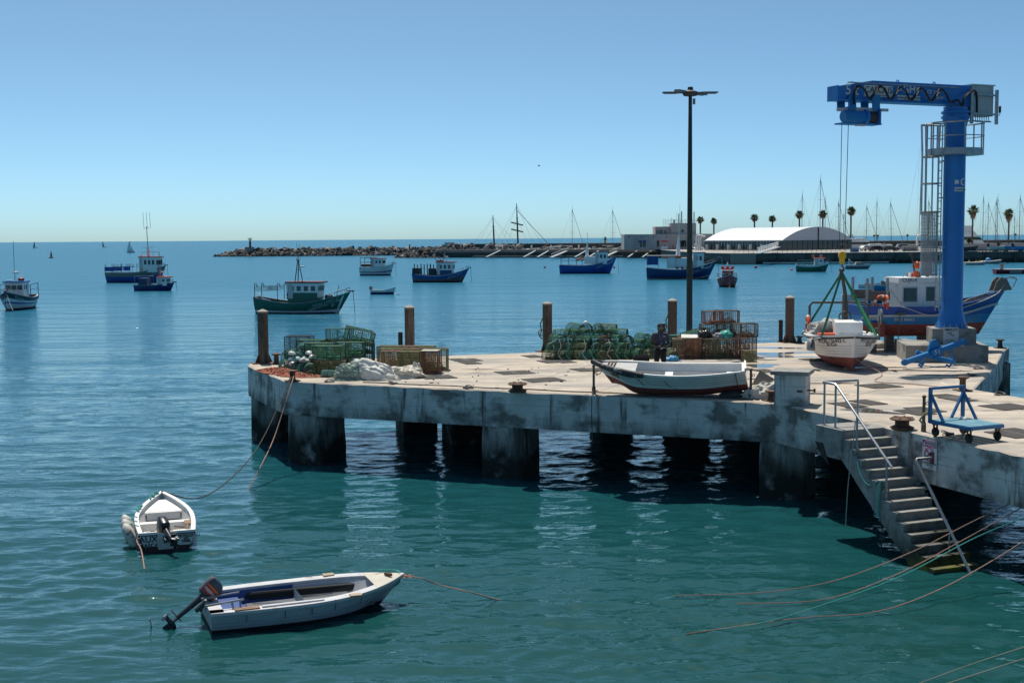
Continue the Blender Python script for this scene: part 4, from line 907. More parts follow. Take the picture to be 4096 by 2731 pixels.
# ---- mooring posts along the outer edge
PG = 'square-set steel mooring posts along the outer edge'
POSTS = [(1055, 1453, 'rusty mooring post standing on the left end of the pier'), (1640, 1428, 'rusty mooring post behind the rectangular traps'), (2190, 1405, 'rusty mooring post at the left end of the arched pots'),
         (2689, 1387, 'rusty mooring post just left of the lamp post'), (3158, 1369, 'rusty mooring post left of the hoisted white boat')]
fdir = (far3 - farL).normalized()
for i, (px, py, lab) in enumerate(POSTS):
    c = D(px, py); t = thing('mooring_post', lab, 'post', c, math.atan2(fdir.y, fdir.x), PG)
    mb = MB(); r = .19; mb.lathe([(r, .03), (r, 1.86)], 14); part('shaft', mb, POSTM, t, True)
    mb = MB(); mb.lathe([(r + .012, 1.85), (r + .012, 1.9), (.03, 1.98)], 14); part('cap', mb, mat('bleached cap', (.35, .31, .26), .9), t)
    mb = MB(); mb.box((0, 0, .015), (.85, .6, .03)); fl = part('base_plate', mb, RUSTY, t)
    for a in range(4):
        ang = a * math.pi / 2 + .4; M = Matrix.Rotation(ang, 4, 'Z') @ Matrix.Rotation(R(90), 4, 'X')
        mb = MB(); mb.prism([(r - .01, .0), (r + .19, .0), (r + .15, .06), (r - .01, .42)], -.012, .012, M=M); part('gusset', mb, RUSTY, t)
    if i in (1, 3, 4):
        mb = MB(); mb.tube([(-.32, .18, -.6), (-.32, .18, .95)], .09, 8); part('rubber_fender', mb, BLACK, t)
    if i in (2, 3):
        mb = MB(); mb.tube([(-.2, -.05, 1.35), (-.3, 0, 1.1), (-.24, .02, .8), (-.34, 0, .62), (-.22, 0, .5)], .025, 5); mb.tube(arc((-.26, 0, .75), .12, 0, 6.2, 10), .02, 4); part('rope_coil', mb, mat('moss rope', (.1, .12, .06), .9), t)
# ---- bollards
def bollard(px, py, lab, h=.4, m=RUSTY, s=1.0):
    t = thing('bollard', lab, 'bollard', D(px, py), rnd.random() * 3, 'iron mooring bollards')
    mb = MB(); mb.lathe([(.14 * s, 0), (.13 * s, .04), (.095 * s, .08), (.085 * s, h * .7), (.1 * s, h * .8), (.17 * s, h * .86), (.175 * s, h * .95), (.1 * s, h)], 14); part('post', mb, m, t, True)
    mb = MB(); mb.box((0, 0, .015), (.44 * s, .36 * s, .03)); part('base_plate', mb, m, t)
    return t
bollard(1106, 1456, 'small iron bollard beside the leftmost post'); bollard(1170, 1524, 'rusty bollard with pink mooring lines on the left front edge', .36)
bollard(3086, 1604, 'iron bollard hidden beside the concrete gate pillar', .3); bollard(3850, 1562, 'rusty bollard with a thin rope near the blue cart', .42)
GRB = mat('weedy bollard', (.03, .04, .035), .8); bollard(4000, 1392, 'dark green bollard on the far right corner', .36, GRB); bollard(3198, 1372, 'dark bollard with coiled rope beside the post left of the hoisted boat', .3, GRB)
def capstan(px, py, lab):
    t = thing('mooring_drum', lab, 'mooring drum', D(px, py), 0, 'round iron mooring drums at the pier edge')
    mb = MB(); mb.lathe([(.24, 0), (.28, .05), (.2, .08), (.16, .1), (.16, .2), (.27, .22), (.29, .25), (.24, .27), (.06, .29)], 20); part('drum', mb, RUSTY, t, True)
    for a in range(6):
        ang = a * math.pi / 3; mb = MB(); mb.bar((.04 * math.cos(ang), .04 * math.sin(ang), .285), (.25 * math.cos(ang), .25 * math.sin(ang), .275), .03, .02); part('spoke', mb, RUSTY, t)
capstan(2070, 1568, 'round iron mooring drum on the front edge left of the white boat'); capstan(3608, 1716, 'round rusty mooring drum above the stair')
def stanchion(px, py, lab, h=.82):
    t = thing('stanchion', lab, 'stanchion', D(px, py), 0, 'slim rope stanchions at the pier edge')
    mb = MB(); mb.tube([(0, 0, 0), (0, 0, h - .06)], [.04, .034], 10); mb.lathe([(.06, 0), (.055, .2), (.04, .22)], 10); part('post', mb, mat('old brass', (.13, .105, .075), .6, .4), t, True)
    mb = MB(); mb.sphere((0, 0, h - .02), .05, 10); part('ball_top', mb, mat('old brass', (.13, .105, .075), .6, .4), t, True)
    mb = MB(); mb.tube(arc((.07, 0, h - .17), .035, 0, 6.28, 8), .01, 4); part('ring', mb, DSTEEL, t)
stanchion(2375, 1575, 'slim stanchion at the bow of the white rowing boat'); stanchion(3003, 1594, 'slim stanchion right of the white rowing boat'); stanchion(3694, 1726, 'slim stanchion beside the blue cart')
for i, (px, py, lab) in enumerate(((1320, 1528, 'near the net heap'), (1572, 1536, 'in front of the pale sacks'), (1876, 1553, 'left of the mooring drum'), (3888, 1503, 'left of the notch, nearer one'), (3915, 1476, 'left of the notch, farther one'), (4003, 1580, 'at the right edge of the deck'), (3790, 1738, 'in front of the blue cart'))):
    t = thing('mooring_ring', 'flat iron mooring ring on the deck ' + lab, 'mooring ring', D(px, py), rnd.random() * 3, 'mooring rings on the deck')
    mb = MB(); mb.tube([(.13 * math.cos(a) , .13 * math.sin(a), .03 + .05 * max(0, math.sin(a))) for a in [k * math.pi / 8 for k in range(16)]], .022, 5, closed=True); part('ring', mb, DSTEEL, t, True)
    mb = MB(); mb.box((-.12, 0, .02), (.12, .1, .04)); part('eye_plate', mb, RUSTY, t)
# ---- thin cable along the front edge
mb = MB(); pts = [cB.lerp(cC, k / 30.) + fn * (.42 + .05 * math.sin(k * 1.3)) + Vector((0, 0, .02)) for k in range(5, 30)]; mb.tube(pts, .016, 5); tag(part('edge_cable', mb, ROPEB), 'dark cable lying along the front edge of the pier', 'cable')
a_ = D(2372, 1582) + fn * -.05; mb = MB(); mb.tube([D(2373, 1562) + Vector((0, 0, .55)), D(2372, 1578) + Vector((0, 0, .05)), a_ + Vector((0, 0, -.02)) - fn * .06, a_ + Vector((0, 0, -.7)) - fn * .06, a_ + Vector((.02, 0, -1.35)) - fn * .06], .014, 5); tag(part('hanging_rope', mb, ROPEB), 'dark rope hanging down the pier wall from the stanchion', 'rope')

# ------------------------------------------------------------------ lamp post
LP = D(2757, 1398); lamp = thing('lamp_post', 'tall dark lamp post with four flat light heads', 'lamp post', LP)
LAMPM = mat('dark green lamp paint', (.02, .035, .032), .55, .2, var=.25, layers=[((.09, .1, .1), (4, 4, .6), .62, .72)])
mb = MB(); mb.tube([(0, 0, 0), (0, 0, 3), (0, 0, 10.0)], [.128, .118, .07], 12); part('pole', mb, LAMPM, lamp, True)
mb = MB(); mb.lathe([(.24, 0), (.24, .03), (.15, .05)], 12); part('base_flange', mb, LAMPM, lamp)
mb = MB(); mb.lathe([(.26, 9.98), (.3, 10.03), (.3, 10.13), (.12, 10.2), (.1, 10.32), (.03, 10.34)], 14); part('hub', mb, mat('lamp hub', (.06, .055, .055), .6), lamp, True)
mb = MB(); mb.box((.13, -.12, 9.75), (.09, .12, .22)); part('control_box', mb, MGREY, lamp)
for ang in (182, 232, 2, 48):
    a = R(ang); d = Vector((math.cos(a), math.sin(a), 0)); n_ = Vector((-d.y, d.x, 0)); o = Vector((0, 0, 10.1))
    mb = MB(); mb.bar(o + d * .25, o + d * .5, .06, .06); hd = part('arm', mb, DSTEEL, lamp)
    mb = MB(); z0, z1 = -.035, .035
    prof = [(.42, .07), (.55, .13), (1.02, .13), (1.1, .06), (1.1, -.06), (1.02, -.13), (.55, -.13), (.42, -.07)]
    mb.add([o + d * x + n_ * y + Vector((0, 0, z0 if abs(y) > .1 else 0)) for x, y in prof] + [o + d * x + n_ * y + Vector((0, 0, z1)) for x, y in prof], [tuple(range(7, -1, -1)), tuple(range(8, 16))] + [(i, (i + 1) % 8, 8 + (i + 1) % 8, 8 + i) for i in range(8)]); part('light_head', mb, mat('lamp head grey', (.13, .13, .13), .5), lamp)

# ------------------------------------------------------------------ crane
bl, brr = D(3622, 1449), D(3953, 1452); be = (brr - bl).normalized(); bn = Vector((-be.y, be.x, 0)); bw = (brr - bl).length
Yc = (bl.y + brr.y) / 2 + 1.22; CC = Vector((at(3806, 1240, Yc).x, Yc, DZ))
crane = thing('harbour_crane', 'blue column jib crane with ladder cage on a concrete block', 'crane', CC)
bang = math.atan2(be.y, be.x)
def L_(p): return Vector(p) - CC
mid = (bl + brr) / 2 + bn * 1.2
mb = MB(); mb.box(L_((mid.x, mid.y, DZ + .3)), (bw, 2.4, .6), bang); PLI = mat('plinth concrete', (.27, .26, .24), .9, var=.2, vscale=1.5, bump=.4, bscale=14, layers=[((.12, .115, .11), 1.6, .5, .66, 8), ((.4, .39, .37), (2, 2, .7), .62, .74, 6)]); part('lower_block', mb, PLI, crane)
mb = MB(); mb.box((0, 0, .6 + .275), (1.5, 1.36, .55), bang); part('upper_block', mb, PLI, crane)
mb = MB(); mb.lathe([(.56, 1.15), (.56, 1.2), (.52, 1.21), (.375, 1.85), (.375, 8.3), (.46, 8.6)], 40); col_ = part('column', mb, CRANEB, crane, True)
for k in range(16):
    a = k * math.pi / 8; mb = MB(); mb.lathe([(.022, 1.2), (.022, 1.3)], 6, (.52 * math.cos(a), .52 * math.sin(a), 0)); mb.lathe([(.036, 1.2), (.036, 1.235)], 6, (.52 * math.cos(a), .52 * math.sin(a), 0)); part('anchor_bolt', mb, STEEL, crane)
mb = MB(); mb.lathe([(.46, 8.6), (.5, 8.61), (.5, 8.67), (.44, 8.68), (.44, 8.76), (.5, 8.77), (.5, 8.84), (.42, 8.86), (.42, 9.0)], 32); part('slewing_ring', mb, CRANEB, crane)
# door plate with graffiti at the foot
fr_ = -bn; pc = Vector((0, 0, 0)) + fr_ * (.68 + .012) ; ex = be
pl = MB(); M3 = Matrix((ex, bn, Vector((0, 0, 1)))).transposed()
pl.box(pc + ex * -.12 + Vector((0, 0, .885)), (.52, .02, .64), M=M3); gp = part('graffiti_plate', pl, mat('plate white', (.55, .55, .55), .5, var=.12, vscale=4), crane)
def scrawl(pts, r=.008):
    mb = MB(); mb.tube([pc + fr_ * .012 + ex * (-.12 + x) + Vector((0, 0, .885 + z)) for x, z in pts], r, 4); part('graffiti', mb, BT, gp)
lettering('graffiti', 'ABOLOT', .11, BT, gp, pc + fr_ * .013 + ex * -.12 + Vector((0, 0, 1.11)), ex, (0, 0, 1), .008)
scrawl([(-.12, .1), (-.08, .14), (-.05, .08), (-.02, .13), (.02, .12), (0, .06), (.05, .04), (.1, .0)], .012)
q_ = random.Random(4)
for k in range(7):
    x, z = -.2 + .06 * k, -.1 - .12 * q_.random(); scrawl([(x, z), (x + .03, z + .06 * q_.random()), (x + .05, z - .04), (x + .08, z + .05 * q_.random()), (x + .02, z - .08)], .005)
# jib
jd = Vector((-.92, -.39, 0)).normalized(); jn = Vector((-jd.y, jd.x, 0)); JM = Matrix((jd, jn, Vector((0, 0, 1)))).transposed()
def J(s, y, z): return jd * s + jn * y + Vector((0, 0, z))
hw_ = .22; mb = MB(); tops = [(-.45, 9.74), (3.85, 9.74), (5.3, 9.5), (5.3, 9.07), (-.45, 9.07)]
mb.add([J(s, -hw_, z) for s, z in tops] + [J(s, hw_, z) for s, z in tops], [(0, 1, 2, 3, 4), (9, 8, 7, 6, 5)] + [(i, i + 5, (i + 1) % 5 + 5, (i + 1) % 5) for i in range(5)]); jib = part('jib', mb, CRANEB, crane)
mb = MB(); mb.box(J(2.42, 0, 9.05), (5.75, .62, .03), M=JM); part('lower_flange', mb, CRANEB, jib)
mb = MB(); mb.box(J(5.33, 0, 9.27), (.05, .56, .5), M=JM); part('end_plate', mb, CRANEB, jib)
for s in (1.0, 2.6):
    mb = MB(); mb.tube([J(s - .07, 0, 9.73), J(s - .03, 0, 9.83), J(s + .03, 0, 9.83), J(s + .07, 0, 9.73)], .02, 5); part('lifting_eye', mb, CRANEB, jib)
mb = MB(); mb.tube([J(5.0, .36, 9.62), J(.2, .36, 9.62)], .022, 6)
for s in (4.75, 3.6, 2.5, 1.4, .45): mb.bar(J(s - .16, .3, 9.63), J(s + .16, .42, 9.63), .03)
part('cable_rail', mb, STEEL, crane)
mb = MB(); pts = [J(4.72, .36, 8.9), J(4.74, .36, 9.3), J(4.6, .36, 9.52)]; n = 10
for k in range(1, n):
    s = 4.55 - k * .44; pts += [J(s + .22, .37, 9.42 if k % 2 else 9.32), J(s, .36, 9.13 if k % 2 else 9.55)]
pts += [J(.3, .4, 9.2), J(.15, .45, 9.0), J(.05, .46, 9.3), J(-.2, .45, 9.5), J(-.5, .42, 9.5), J(-.55, .42, 8.8)]
def cr(P, m=4):
    out = []
    for i in range(len(P) - 1):
        a, b, c, d = P[max(i - 1, 0)], P[i], P[i + 1], P[min(i + 2, len(P) - 1)]
        for k in range(m):
            t = k / m; out.append(.5 * ((2 * b) + (c - a) * t + (2 * a - 5 * b + 4 * c - d) * t * t + (3 * b - a - 3 * c + d) * t ** 3))
    return out + [P[-1]]
mb.tube(cr(pts), .032, 6); mb.tube([p + jn * .05 - Vector((0, 0, .03)) for p in cr(pts)], .022, 5); part('festoon_cable', mb, BLACK, crane, True)
# hoist trolley
for s in (4.75, 3.75):
    for y in (-.3, .3):
        mb = MB(); mb.prism([(-.16, 0), (.16, 0), (.18, .4), (.08, .52), (-.14, .52)], -.015, .015, M=Matrix.Translation(J(s, y, 8.72)) @ (JM.to_4x4() @ Matrix.Rotation(R(90), 4, 'X'))); part('trolley_cheek', mb, CRANEL, crane)
    mb = MB(); mb.bar(J(s, -.3, 8.78), J(s, .3, 8.78), .12); part('trolley_beam', mb, CRANEB, crane)
mb = MB(); mb.bar(J(5.35, .25, 8.72), J(3.2, .25, 8.76), .05, .1); mb.box(J(4.25, .1, 8.78), (1.1, .4, .06), M=JM); part('trolley_tray', mb, LGREY, crane)
mb = MB(); mb.lathe([(.18, 0), (.21, .03), (.21, .5), (.17, .53)], 16); h1 = mb.mesh('gear_motor', CRANEL, True)
Mh = Matrix.Translation(J(5.1, .25, 8.5)) @ Matrix.Rotation(math.atan2(jd.y, jd.x), 4, 'Z') @ Matrix.Rotation(R(-90), 4, 'Y'); o = link('gear_motor', h1, crane); o.matrix_local = Mh
mb = MB(); mb.tube([J(4.6, .25, 8.5), J(4.25, .25, 8.5)], .2, 14); mb.tube([J(4.25, .25, 8.5), J(4.12, .25, 8.5)], .24, 14); part('brake_housing', mb, CRANEB, crane)
mb = MB(); mb.tube([J(4.12, .2, 8.5), J(3.72, .2, 8.5)], .19, 16); part('rope_drum', mb, mat('greased drum', (.05, .03, .03), .5), crane)
mb = MB(); mb.box(J(3.68, .15, 8.5), (.06, .6, .5), M=JM); mb.box(J(4.3, .05, 8.27), (1.6, .5, .05), M=JM); part('hoist_frame', mb, CRANEB, crane)
mb = MB(); mb.box(J(4.3, .2, 8.22), (.35, .2, .05), M=JM); part('hoist_label', mb, LGREY, crane)
# cabinet on the tail
mb = MB(); mb.box(J(-.98, 0, 9.22), (1.0, .5, 1.06), M=JM); cab = part('control_cabinet', mb, LGREY, crane)
mb = MB(); mb.box(J(-.98, .0, 9.78), (1.1, .6, .04), M=JM); part('cabinet_roof', mb, WHITE, cab)
for s in (-.42, -1.56):
    mb = MB(); mb.bar(J(s, .33, 8.4), J(s, .33, 9.62), .1, .1); part('cabinet_post', mb, STEEL, cab)
for z in (8.75, 9.42):
    mb = MB(); mb.bar(J(-.42, .34, z), J(-1.56, .34, z), .09, .06); part('cabinet_rail', mb, STEEL, cab)
for k in range(8):
    mb = MB(); s = -.62 - .1 * k; mb.tube([J(s, .2, 8.7), J(s + .02, .22, 8.55), J(s - .06, .25, 8.48), J(-1.4, .26, 8.5)], .014, 4); part('cable', mb, BLACK, cab)
mb = MB(); mb.tube([J(-1.62, .33, 8.7), J(-1.72, .33, 8.75), J(-1.72, .33, 8.85)], .015, 5); mb.lathe([(.045, 0), (.045, .16)], 8, J(-1.72, .33, 8.82)); part('warning_lamp', mb, BLACK, cab)
mb = MB(); mb.lathe([(.046, 0), (.046, .07), (.01, .09)], 8, J(-1.72, .33, 8.98)); part('lamp_lens', mb, REDP, cab)
# lettering on the jib, facing the viewer
JR = -jd; yo = hw_ + .006
def jt(t, size, s, z, m=WT, bold=.006): lettering('lettering', t, size, m, jib, J(s, yo + (.004 if m is not WT else 0), z), JR, (0, 0, 1), bold)
def jpanel(s0, s1, z0, z1, m=WT):
    mb = MB(); mb.box(J((s0 + s1) / 2, hw_ + .003, (z0 + z1) / 2), (abs(s1 - s0), .006, z1 - z0), M=JM); part('name_panel', mb, m, jib)
jt('5 t', .5, 4.72, 9.38, bold=.014); jpanel(3.0, 4.2, 9.2, 9.58)
CBL = mat('lettering blue', (.01, .06, .2), .5, var=.05)
mb = MB(); v_, f_ = textmesh('CASCAIS', .30)
q_ = random.Random(9); pts_ = []
for f in f_:
    c_ = sum((Vector(v_[i]) for i in f), Vector()) / len(f); pts_.append(c_)
lettering('lettering', 'CASCAIS', .30, INK, jib, J(3.6, yo + .004, 9.42), JR, (0, 0, 1), .004); jt('CÂMARA MUNICIPAL', .055, 3.45, 9.245, INK, .002)
jpanel(2.62, 2.74, 9.44, 9.58); jpanel(1.84, 1.96, 9.44, 9.58); jt('GH', .38, 2.29, 9.49, bold=.016); jpanel(1.8, 2.78, 9.14, 9.29); jt('www.ghcranes.com', .125, 2.29, 9.215, CBL, .004)
jt('CE 2024', .17, 1.2, 9.44, bold=.004); jt('N° 503504', .17, 1.16, 9.26, bold=.004)
# lettering wrapped on the column
def colmap(z0, a0):
    return lambda x, y: Vector((.379 * math.cos(a0 + x / .379), .379 * math.sin(a0 + x / .379), z0 + y))
a0 = R(-96)
lettering('lettering', 'GH', .36, WT, col_, (0, 0, 0), (1, 0, 0), (0, 0, 1), .016, colmap(6.32, a0 + 1.0))
mb = MB(); vv = [colmap(6.34, a0)(x, y) for y in (-.07, .07) for x in (-.07, -.02, .03, .07)]; mb.add(vv, [(i, i + 1, i + 5, i + 4) for i in range(3)]); part('name_panel', mb, WT, col_)
mb = MB(); vv = [colmap(6.08, a0)(x, y) for y in (-.07, .07) for x in [-.07 + .09 * k for k in range(10)]]; mb.add(vv, [(i, i + 1, i + 11, i + 10) for i in range(9)]); part('name_panel', mb, WT, col_)
def cm2(x, y): p = colmap(6.08, a0)(x + .42, y); return Vector((p.x * 1.01, p.y * 1.01, p.z))
lettering('lettering', 'www.ghcranes.com', .12, CBL, col_, (0, 0, 0), (1, 0, 0), (0, 0, 1), .004, cm2)
# maintenance platform
mb = MB(); mb.lathe([(.378, 7.33), (.96, 7.33), (.96, 7.37), (.378, 7.37)], 32); pf = part('platform_floor', mb, STEEL, crane)
mb = MB(); mb.lathe([(.96, 7.3), (.975, 7.3), (.975, 7.52), (.96, 7.52)], 32); part('toe_board', mb, STEEL, pf)
for z, r_ in ((8.42, .028), (7.95, .018)):
    mb = MB(); mb.tube([(.97 * math.cos(R(a)), .97 * math.sin(R(a)), z) for a in range(-165, 150, 9)], r_, 6); part('guard_rail', mb, STEEL, pf, True)
for a in (-165, -130, -90, -45, -8, 30, 75, 110, 148):
    mb = MB(); mb.bar((.97 * math.cos(R(a)), .97 * math.sin(R(a)), 7.3), (.97 * math.cos(R(a)), .97 * math.sin(R(a)), 8.42), .04); part('rail_post', mb, STEEL, pf)
# ladder, safety cage and perforated guard
lx = -.52; ladder_top = 8.35
lad = MB()
for y in (-.2, .2): lad.bar((lx, y, 1.75), (lx, y, ladder_top), .05, .03)
lo = part('ladder', lad, STEEL, crane)
for k in range(24):
    mb = MB(); z = 1.9 + k * .27; mb.wire((lx, -.2, z), (lx, .2, z), .016); part('rung', mb, STEEL, lo)
for z in (2.2, 4.0, 5.8, 7.1):
    mb = MB(); mb.bar((lx, -.2, z), (-.33, -.14, z), .04); mb.bar((lx, .2, z), (-.33, .14, z), .04); part('ladder_bracket', mb, STEEL, lo)
cage = MB(); cr_ = .36; cx = lx - .28
for z in (5.3, 6.3, 7.25, 8.38):
    w2 = 1.0 if z < 8 else 1.12
    cage.tube([(cx + cr_ * w2 * math.cos(R(a)), cr_ * w2 * math.sin(R(a)), z) for a in range(40, 325, 19)], .025, 5)
cg = part('cage_hoop', cage, STEEL, crane)
for a in (70, 110, 150, 185, 220, 255, 290):
    mb = MB(); x, y = cx + cr_ * math.cos(R(a)), cr_ * math.sin(R(a)); mb.bar((x, y, 5.2), (x, y, 7.3), .035); mb.bar((x, y, 7.3), (cx + cr_ * 1.12 * math.cos(R(a)), cr_ * 1.12 * math.sin(R(a)), 8.4), .035); part('cage_bar', mb, STEEL, crane)
pg = MB(); A = [R(a) for a in range(60, 301, 10)]; rr_ = cr_ * .95
for k in range(len(A) - 1):
    if True:
        a, b = A[k], A[k] + R(4.5); pg.add([(cx + rr_ * math.cos(q), rr_ * math.sin(q), z) for z in (3.03, 5.24) for q in (a, b)], [(0, 1, 3, 2)])
nz = 44
for k in range(nz + 1):
    z = 3.03 + (5.24 - 3.03) * k / nz; h_ = .027
    if k in (0, 19, 20, nz): h_ = .05
    for i in range(0, len(A) - 1, 2): pg.add([(cx + (rr_ + .002) * math.cos(q), (rr_ + .002) * math.sin(q), zz) for zz in (z, z + h_) for q in (A[i], A[min(i + 2, len(A) - 1)])], [(0, 1, 3, 2)])
part('perforated_guard', pg, mat('guard grey', (.30, .31, .32), .5, .4), crane)
# hook and hoist ropes
HK = Vector((at(3369, 1000, CC.y + jd.y * 4.69).x, CC.y + jd.y * 4.69, 0)); hz_ = 6.05
hk = thing('hook_block', 'yellow crane hook block on two steel ropes', 'crane hook', (HK.x, HK.y, hz_))
mb = MB()
mb.wire((-.1, 0, .55), (-.075, 0, DZ + 8.3 - hz_), .012); mb.wire((.08, 0, .55), (.15, 0, DZ + 8.3 - hz_), .012); part('hoist_rope', mb, DSTEEL, hk)
mb = MB(); mb.lathe([(.06, -.06), (.13, -.055), (.145, 0), (.13, .055), (.06, .06)], 20, (0, 0, .38), axis='Y'); part('sheave_housing', mb, YELLOW, hk, True)
mb = MB(); mb.prism([(-.07, .08), (.07, .08), (.09, .32), (-.09, .32)], -.05, .05, M=Matrix.Rotation(R(90), 4, 'X')); part('cheek_plate', mb, YELLOW, hk)
mb = MB(); mb.tube([(0, 0, .12), (0, 0, .0), (.06, 0, -.05), (.06, 0, -.14), (0, 0, -.19), (-.07, 0, -.15), (-.08, 0, -.08)], .03, 7); part('hook', mb, mat('red steel', (.2, .02, .02), .5), hk, True)

# ------------------------------------------------------------------ hoisted white boat
bog = D(3408, 1487); hd_ = Vector((-.10, -.995, 0)).normalized(); bc = bog - hd_ * 2.05
BG = boat_thing('motorboat', 'white motorboat with red bottom in green slings under the crane', 'motorboat', (bc.x, bc.y, DZ + .02), hd_)
H = Hull(5.0, 2.38, (.97, 1.0, 1.2), 0.0, .82, .45, 2.5, .36, .62, .35, 0, .02)
part('hull', H.shell([('f', .38)], 36, 5, 6), [ANTIF, mat('ivory hull', (.68, .65, .63), .4, var=.05)], BG, True)
part('rubbing_strake', H.strip(.93, .975, .035), BLACK, BG); part('gunwale', H.rail(.05, .2, off=.03), WHITE, BG)
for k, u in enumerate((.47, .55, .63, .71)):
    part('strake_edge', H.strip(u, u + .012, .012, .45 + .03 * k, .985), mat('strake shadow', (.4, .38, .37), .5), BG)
part('inner_lining', H.inner(.18, .35), WHITE, BG); 
mb = H.deck(-.03, .72, .985, 10); part('foredeck', mb, WHITE, BG)
mb = MB(); mb.prism([(-.3, .35), (.55, .35), (.42, 1.55), (.0, 1.62), (-.25, 1.55)], -.48, .42, M=Matrix.Translation((.75, 0, 0)) @ Matrix.Rotation(R(90), 4, 'X')); con = part('console', mb, WHITE, BG)
mb = MB(); mb.tube([(.62, -.02 + .2 * math.cos(a), 1.72 + .17 * math.sin(a)) for a in [k * math.pi / 9 for k in range(18)]], .02, 5, closed=True)
for a in (.5, 2.6, 4.7): mb.wire((.62, -.02, 1.72), (.62, -.02 + .2 * math.cos(a), 1.72 + .17 * math.sin(a)), .014)
part('steering_wheel', mb, BLACK, con, True)
mb = MB(); mb.tube([(-.9, -1.0, .9), (-.9, -1.0, 2.0), (-.9, -.9, 2.12), (-.9, .9, 2.12), (-.9, 1.0, 2.0), (-.9, 1.0, .9)], .045, 8); part('stern_hoop', mb, DSTEEL, BG, True)
lifebuoy(BG, (-.85, -1.06, 1.35), .28, 'Y', rr=.06)
mb = blob((.8, .7, .5), 3, .35, 4); part('folded_net', mb, mat('pale net sack', (.45, .45, .42), .9, layers=[((.2, .22, .22), 6, .5, .65)]), BG, False, (-.6, -.35, .85))
mb = blob((.4, .35, .42), 5, .12, 3); part('grey_bag', mb, mat('grey canvas', (.09, .095, .105), .8), BG, True, (.35, -.62, .95))
mb = MB(); mb.box((.95, -.55, 1.12), (.4, .8, .12)); part('orange_tray', mb, ORANGE, BG)
mb = blob((.45, .2, .14), 6, .1, 3); part('grey_fender', mb, LGREY, BG, True, (1.2, .72, 1.02), (0, 0, R(-20)))
mb = MB(); mb.bar((1.0, 1.05, .95), (1.0, 1.05, 1.75), .06); mb.bar((1.0, 1.0, 1.3), (1.0, .9, 1.3), .1); wn_ = part('hauler', mb, OLDWOOD, BG)
for dx in (-.06, .06):
    mb = MB(); mb.lathe([(.26, -.03), (.2, 0), (.26, .03)], 20, (1.0 + dx, 1.08, 1.75), axis='Y'); part('hauler_wheel', mb, STEEL, wn_, True)
mb = blob((.28, .14, .3), 8, .15, 3); part('side_fender', mb, mat('scuffed grey', (.2, .21, .22), .6), BG, True, (1.15, -1.22, .62))
mb = MB(); [mb.tube([(1.3 + .1 * k, -.95, 1.05), (1.35 + .08 * k, -1.2, 1.0), (1.3 + .1 * k, -1.26, .72)], .02, 5) for k in range(4)]; part('lashing', mb, BLACK, BG)
for k, x in enumerate((2.05, 1.75)):
    for y in ((-.3, .3) if k else (0,)): mb = MB(); mb.bar((x, y - .07, 1.24), (x, y + .07, 1.24), .04); mb.bar((x, y, 1.18), (x, y, 1.24), .03); part('cleat', mb, STEEL, BG)
for side in (-1, 1):
    H.text('PTCAS-136402-L', .17, BT, BG, .83, .86, side, slope=.02, bold=.004); H.text('BOGA', .17, BT, BG, .835, .755, side, slope=.02, bold=.004)
mb = blob((.22, .12, .1), 2, .2, 3); tag(part('keel_block', mb, WOOD, None, False, D(3405, 1486) + Vector((0, .25, -.002))), 'pale wooden chock under the stem of the hoisted boat', 'chock')
sh = MB(); sh.tube(cr([bog + Vector((.03, .12, .75)), bog + Vector((-.04, -.05, .62)), bog + Vector((.05, -.1, .5)), bog + Vector((.2, -.3, .35)), bog + Vector((.7, -1.0, .04)), D(3500, 1527) + Vector((0, 0, .02)), D(3640, 1537) + Vector((0, 0, .02)), D(3820, 1554) + Vector((0, 0, .02)), D(3849, 1560) + Vector((0, 0, .2))]), .014, 5); tag(part('bow_line', sh, ROPEP), 'thin brown rope from the hoisted boat to the rusty bollard', 'rope')
# slings
SLG = mat('green webbing', (.03, .25, .10), .8, var=.2, vscale=9); SLD = mat('dark green webbing', (.012, .12, .07), .8, var=.2, vscale=9)
MW = Matrix.Translation(BG.location) @ Matrix.Rotation(BG.rotation_euler.z, 4, 'Z')
top = Vector((HK.x, HK.y, hz_ - .2))
for (t_, side, m, lab) in ((.78, -1, SLD, 'left front'), (.30, -1, SLD, 'left rear'), (.78, 1, SLG, 'right front'), (.30, 1, SLG, 'right rear')):
    e = MW @ (H.pt(t_, 1, side, .05)); st = thing('lifting_sling', f'green webbing sling from the hook to the {lab} of the white boat', 'sling', (0, 0, 0), 0, 'green lifting slings')
    mb = MB(); d_ = (e - top); s_ = d_.cross(Vector((0, 1, 0))).normalized(); mb.bar(top, e, .075, .012, up=Vector((0, 1, 0)).cross(d_).cross(d_)); part('webbing', mb, m, st)
    mb = MB(); mb.tube([e + Vector((.0, .0, .06)), e + Vector((.05, 0, 0)), e + Vector((0, 0, -.06)), e + Vector((-.05, 0, 0))], .016, 5, closed=True); part('shackle', mb, STEEL, st)
WS = thing('wide_sling', 'wide worn grey lifting belt hanging from the hook to the boat', 'sling', (HK.x, HK.y, 0))
mb = MB(); zz = [hz_ - .1, hz_ - .35, hz_ - .5, hz_ - .9, hz_ - 1.6, hz_ - 2.0, DZ + .85]; ww = [.04, .08, .05, .06, .1, .125, .14]; xx_ = [.0, -.04, .05, .12, .13, .14, .16]
vs = []
for z, w2, x in zip(zz, ww, xx_):
    vs += [(x - w2, -.03, z), (x + w2 * .2, -.09, z), (x + w2, -.02, z), (x + w2, .04, z), (x - w2, .04, z)]
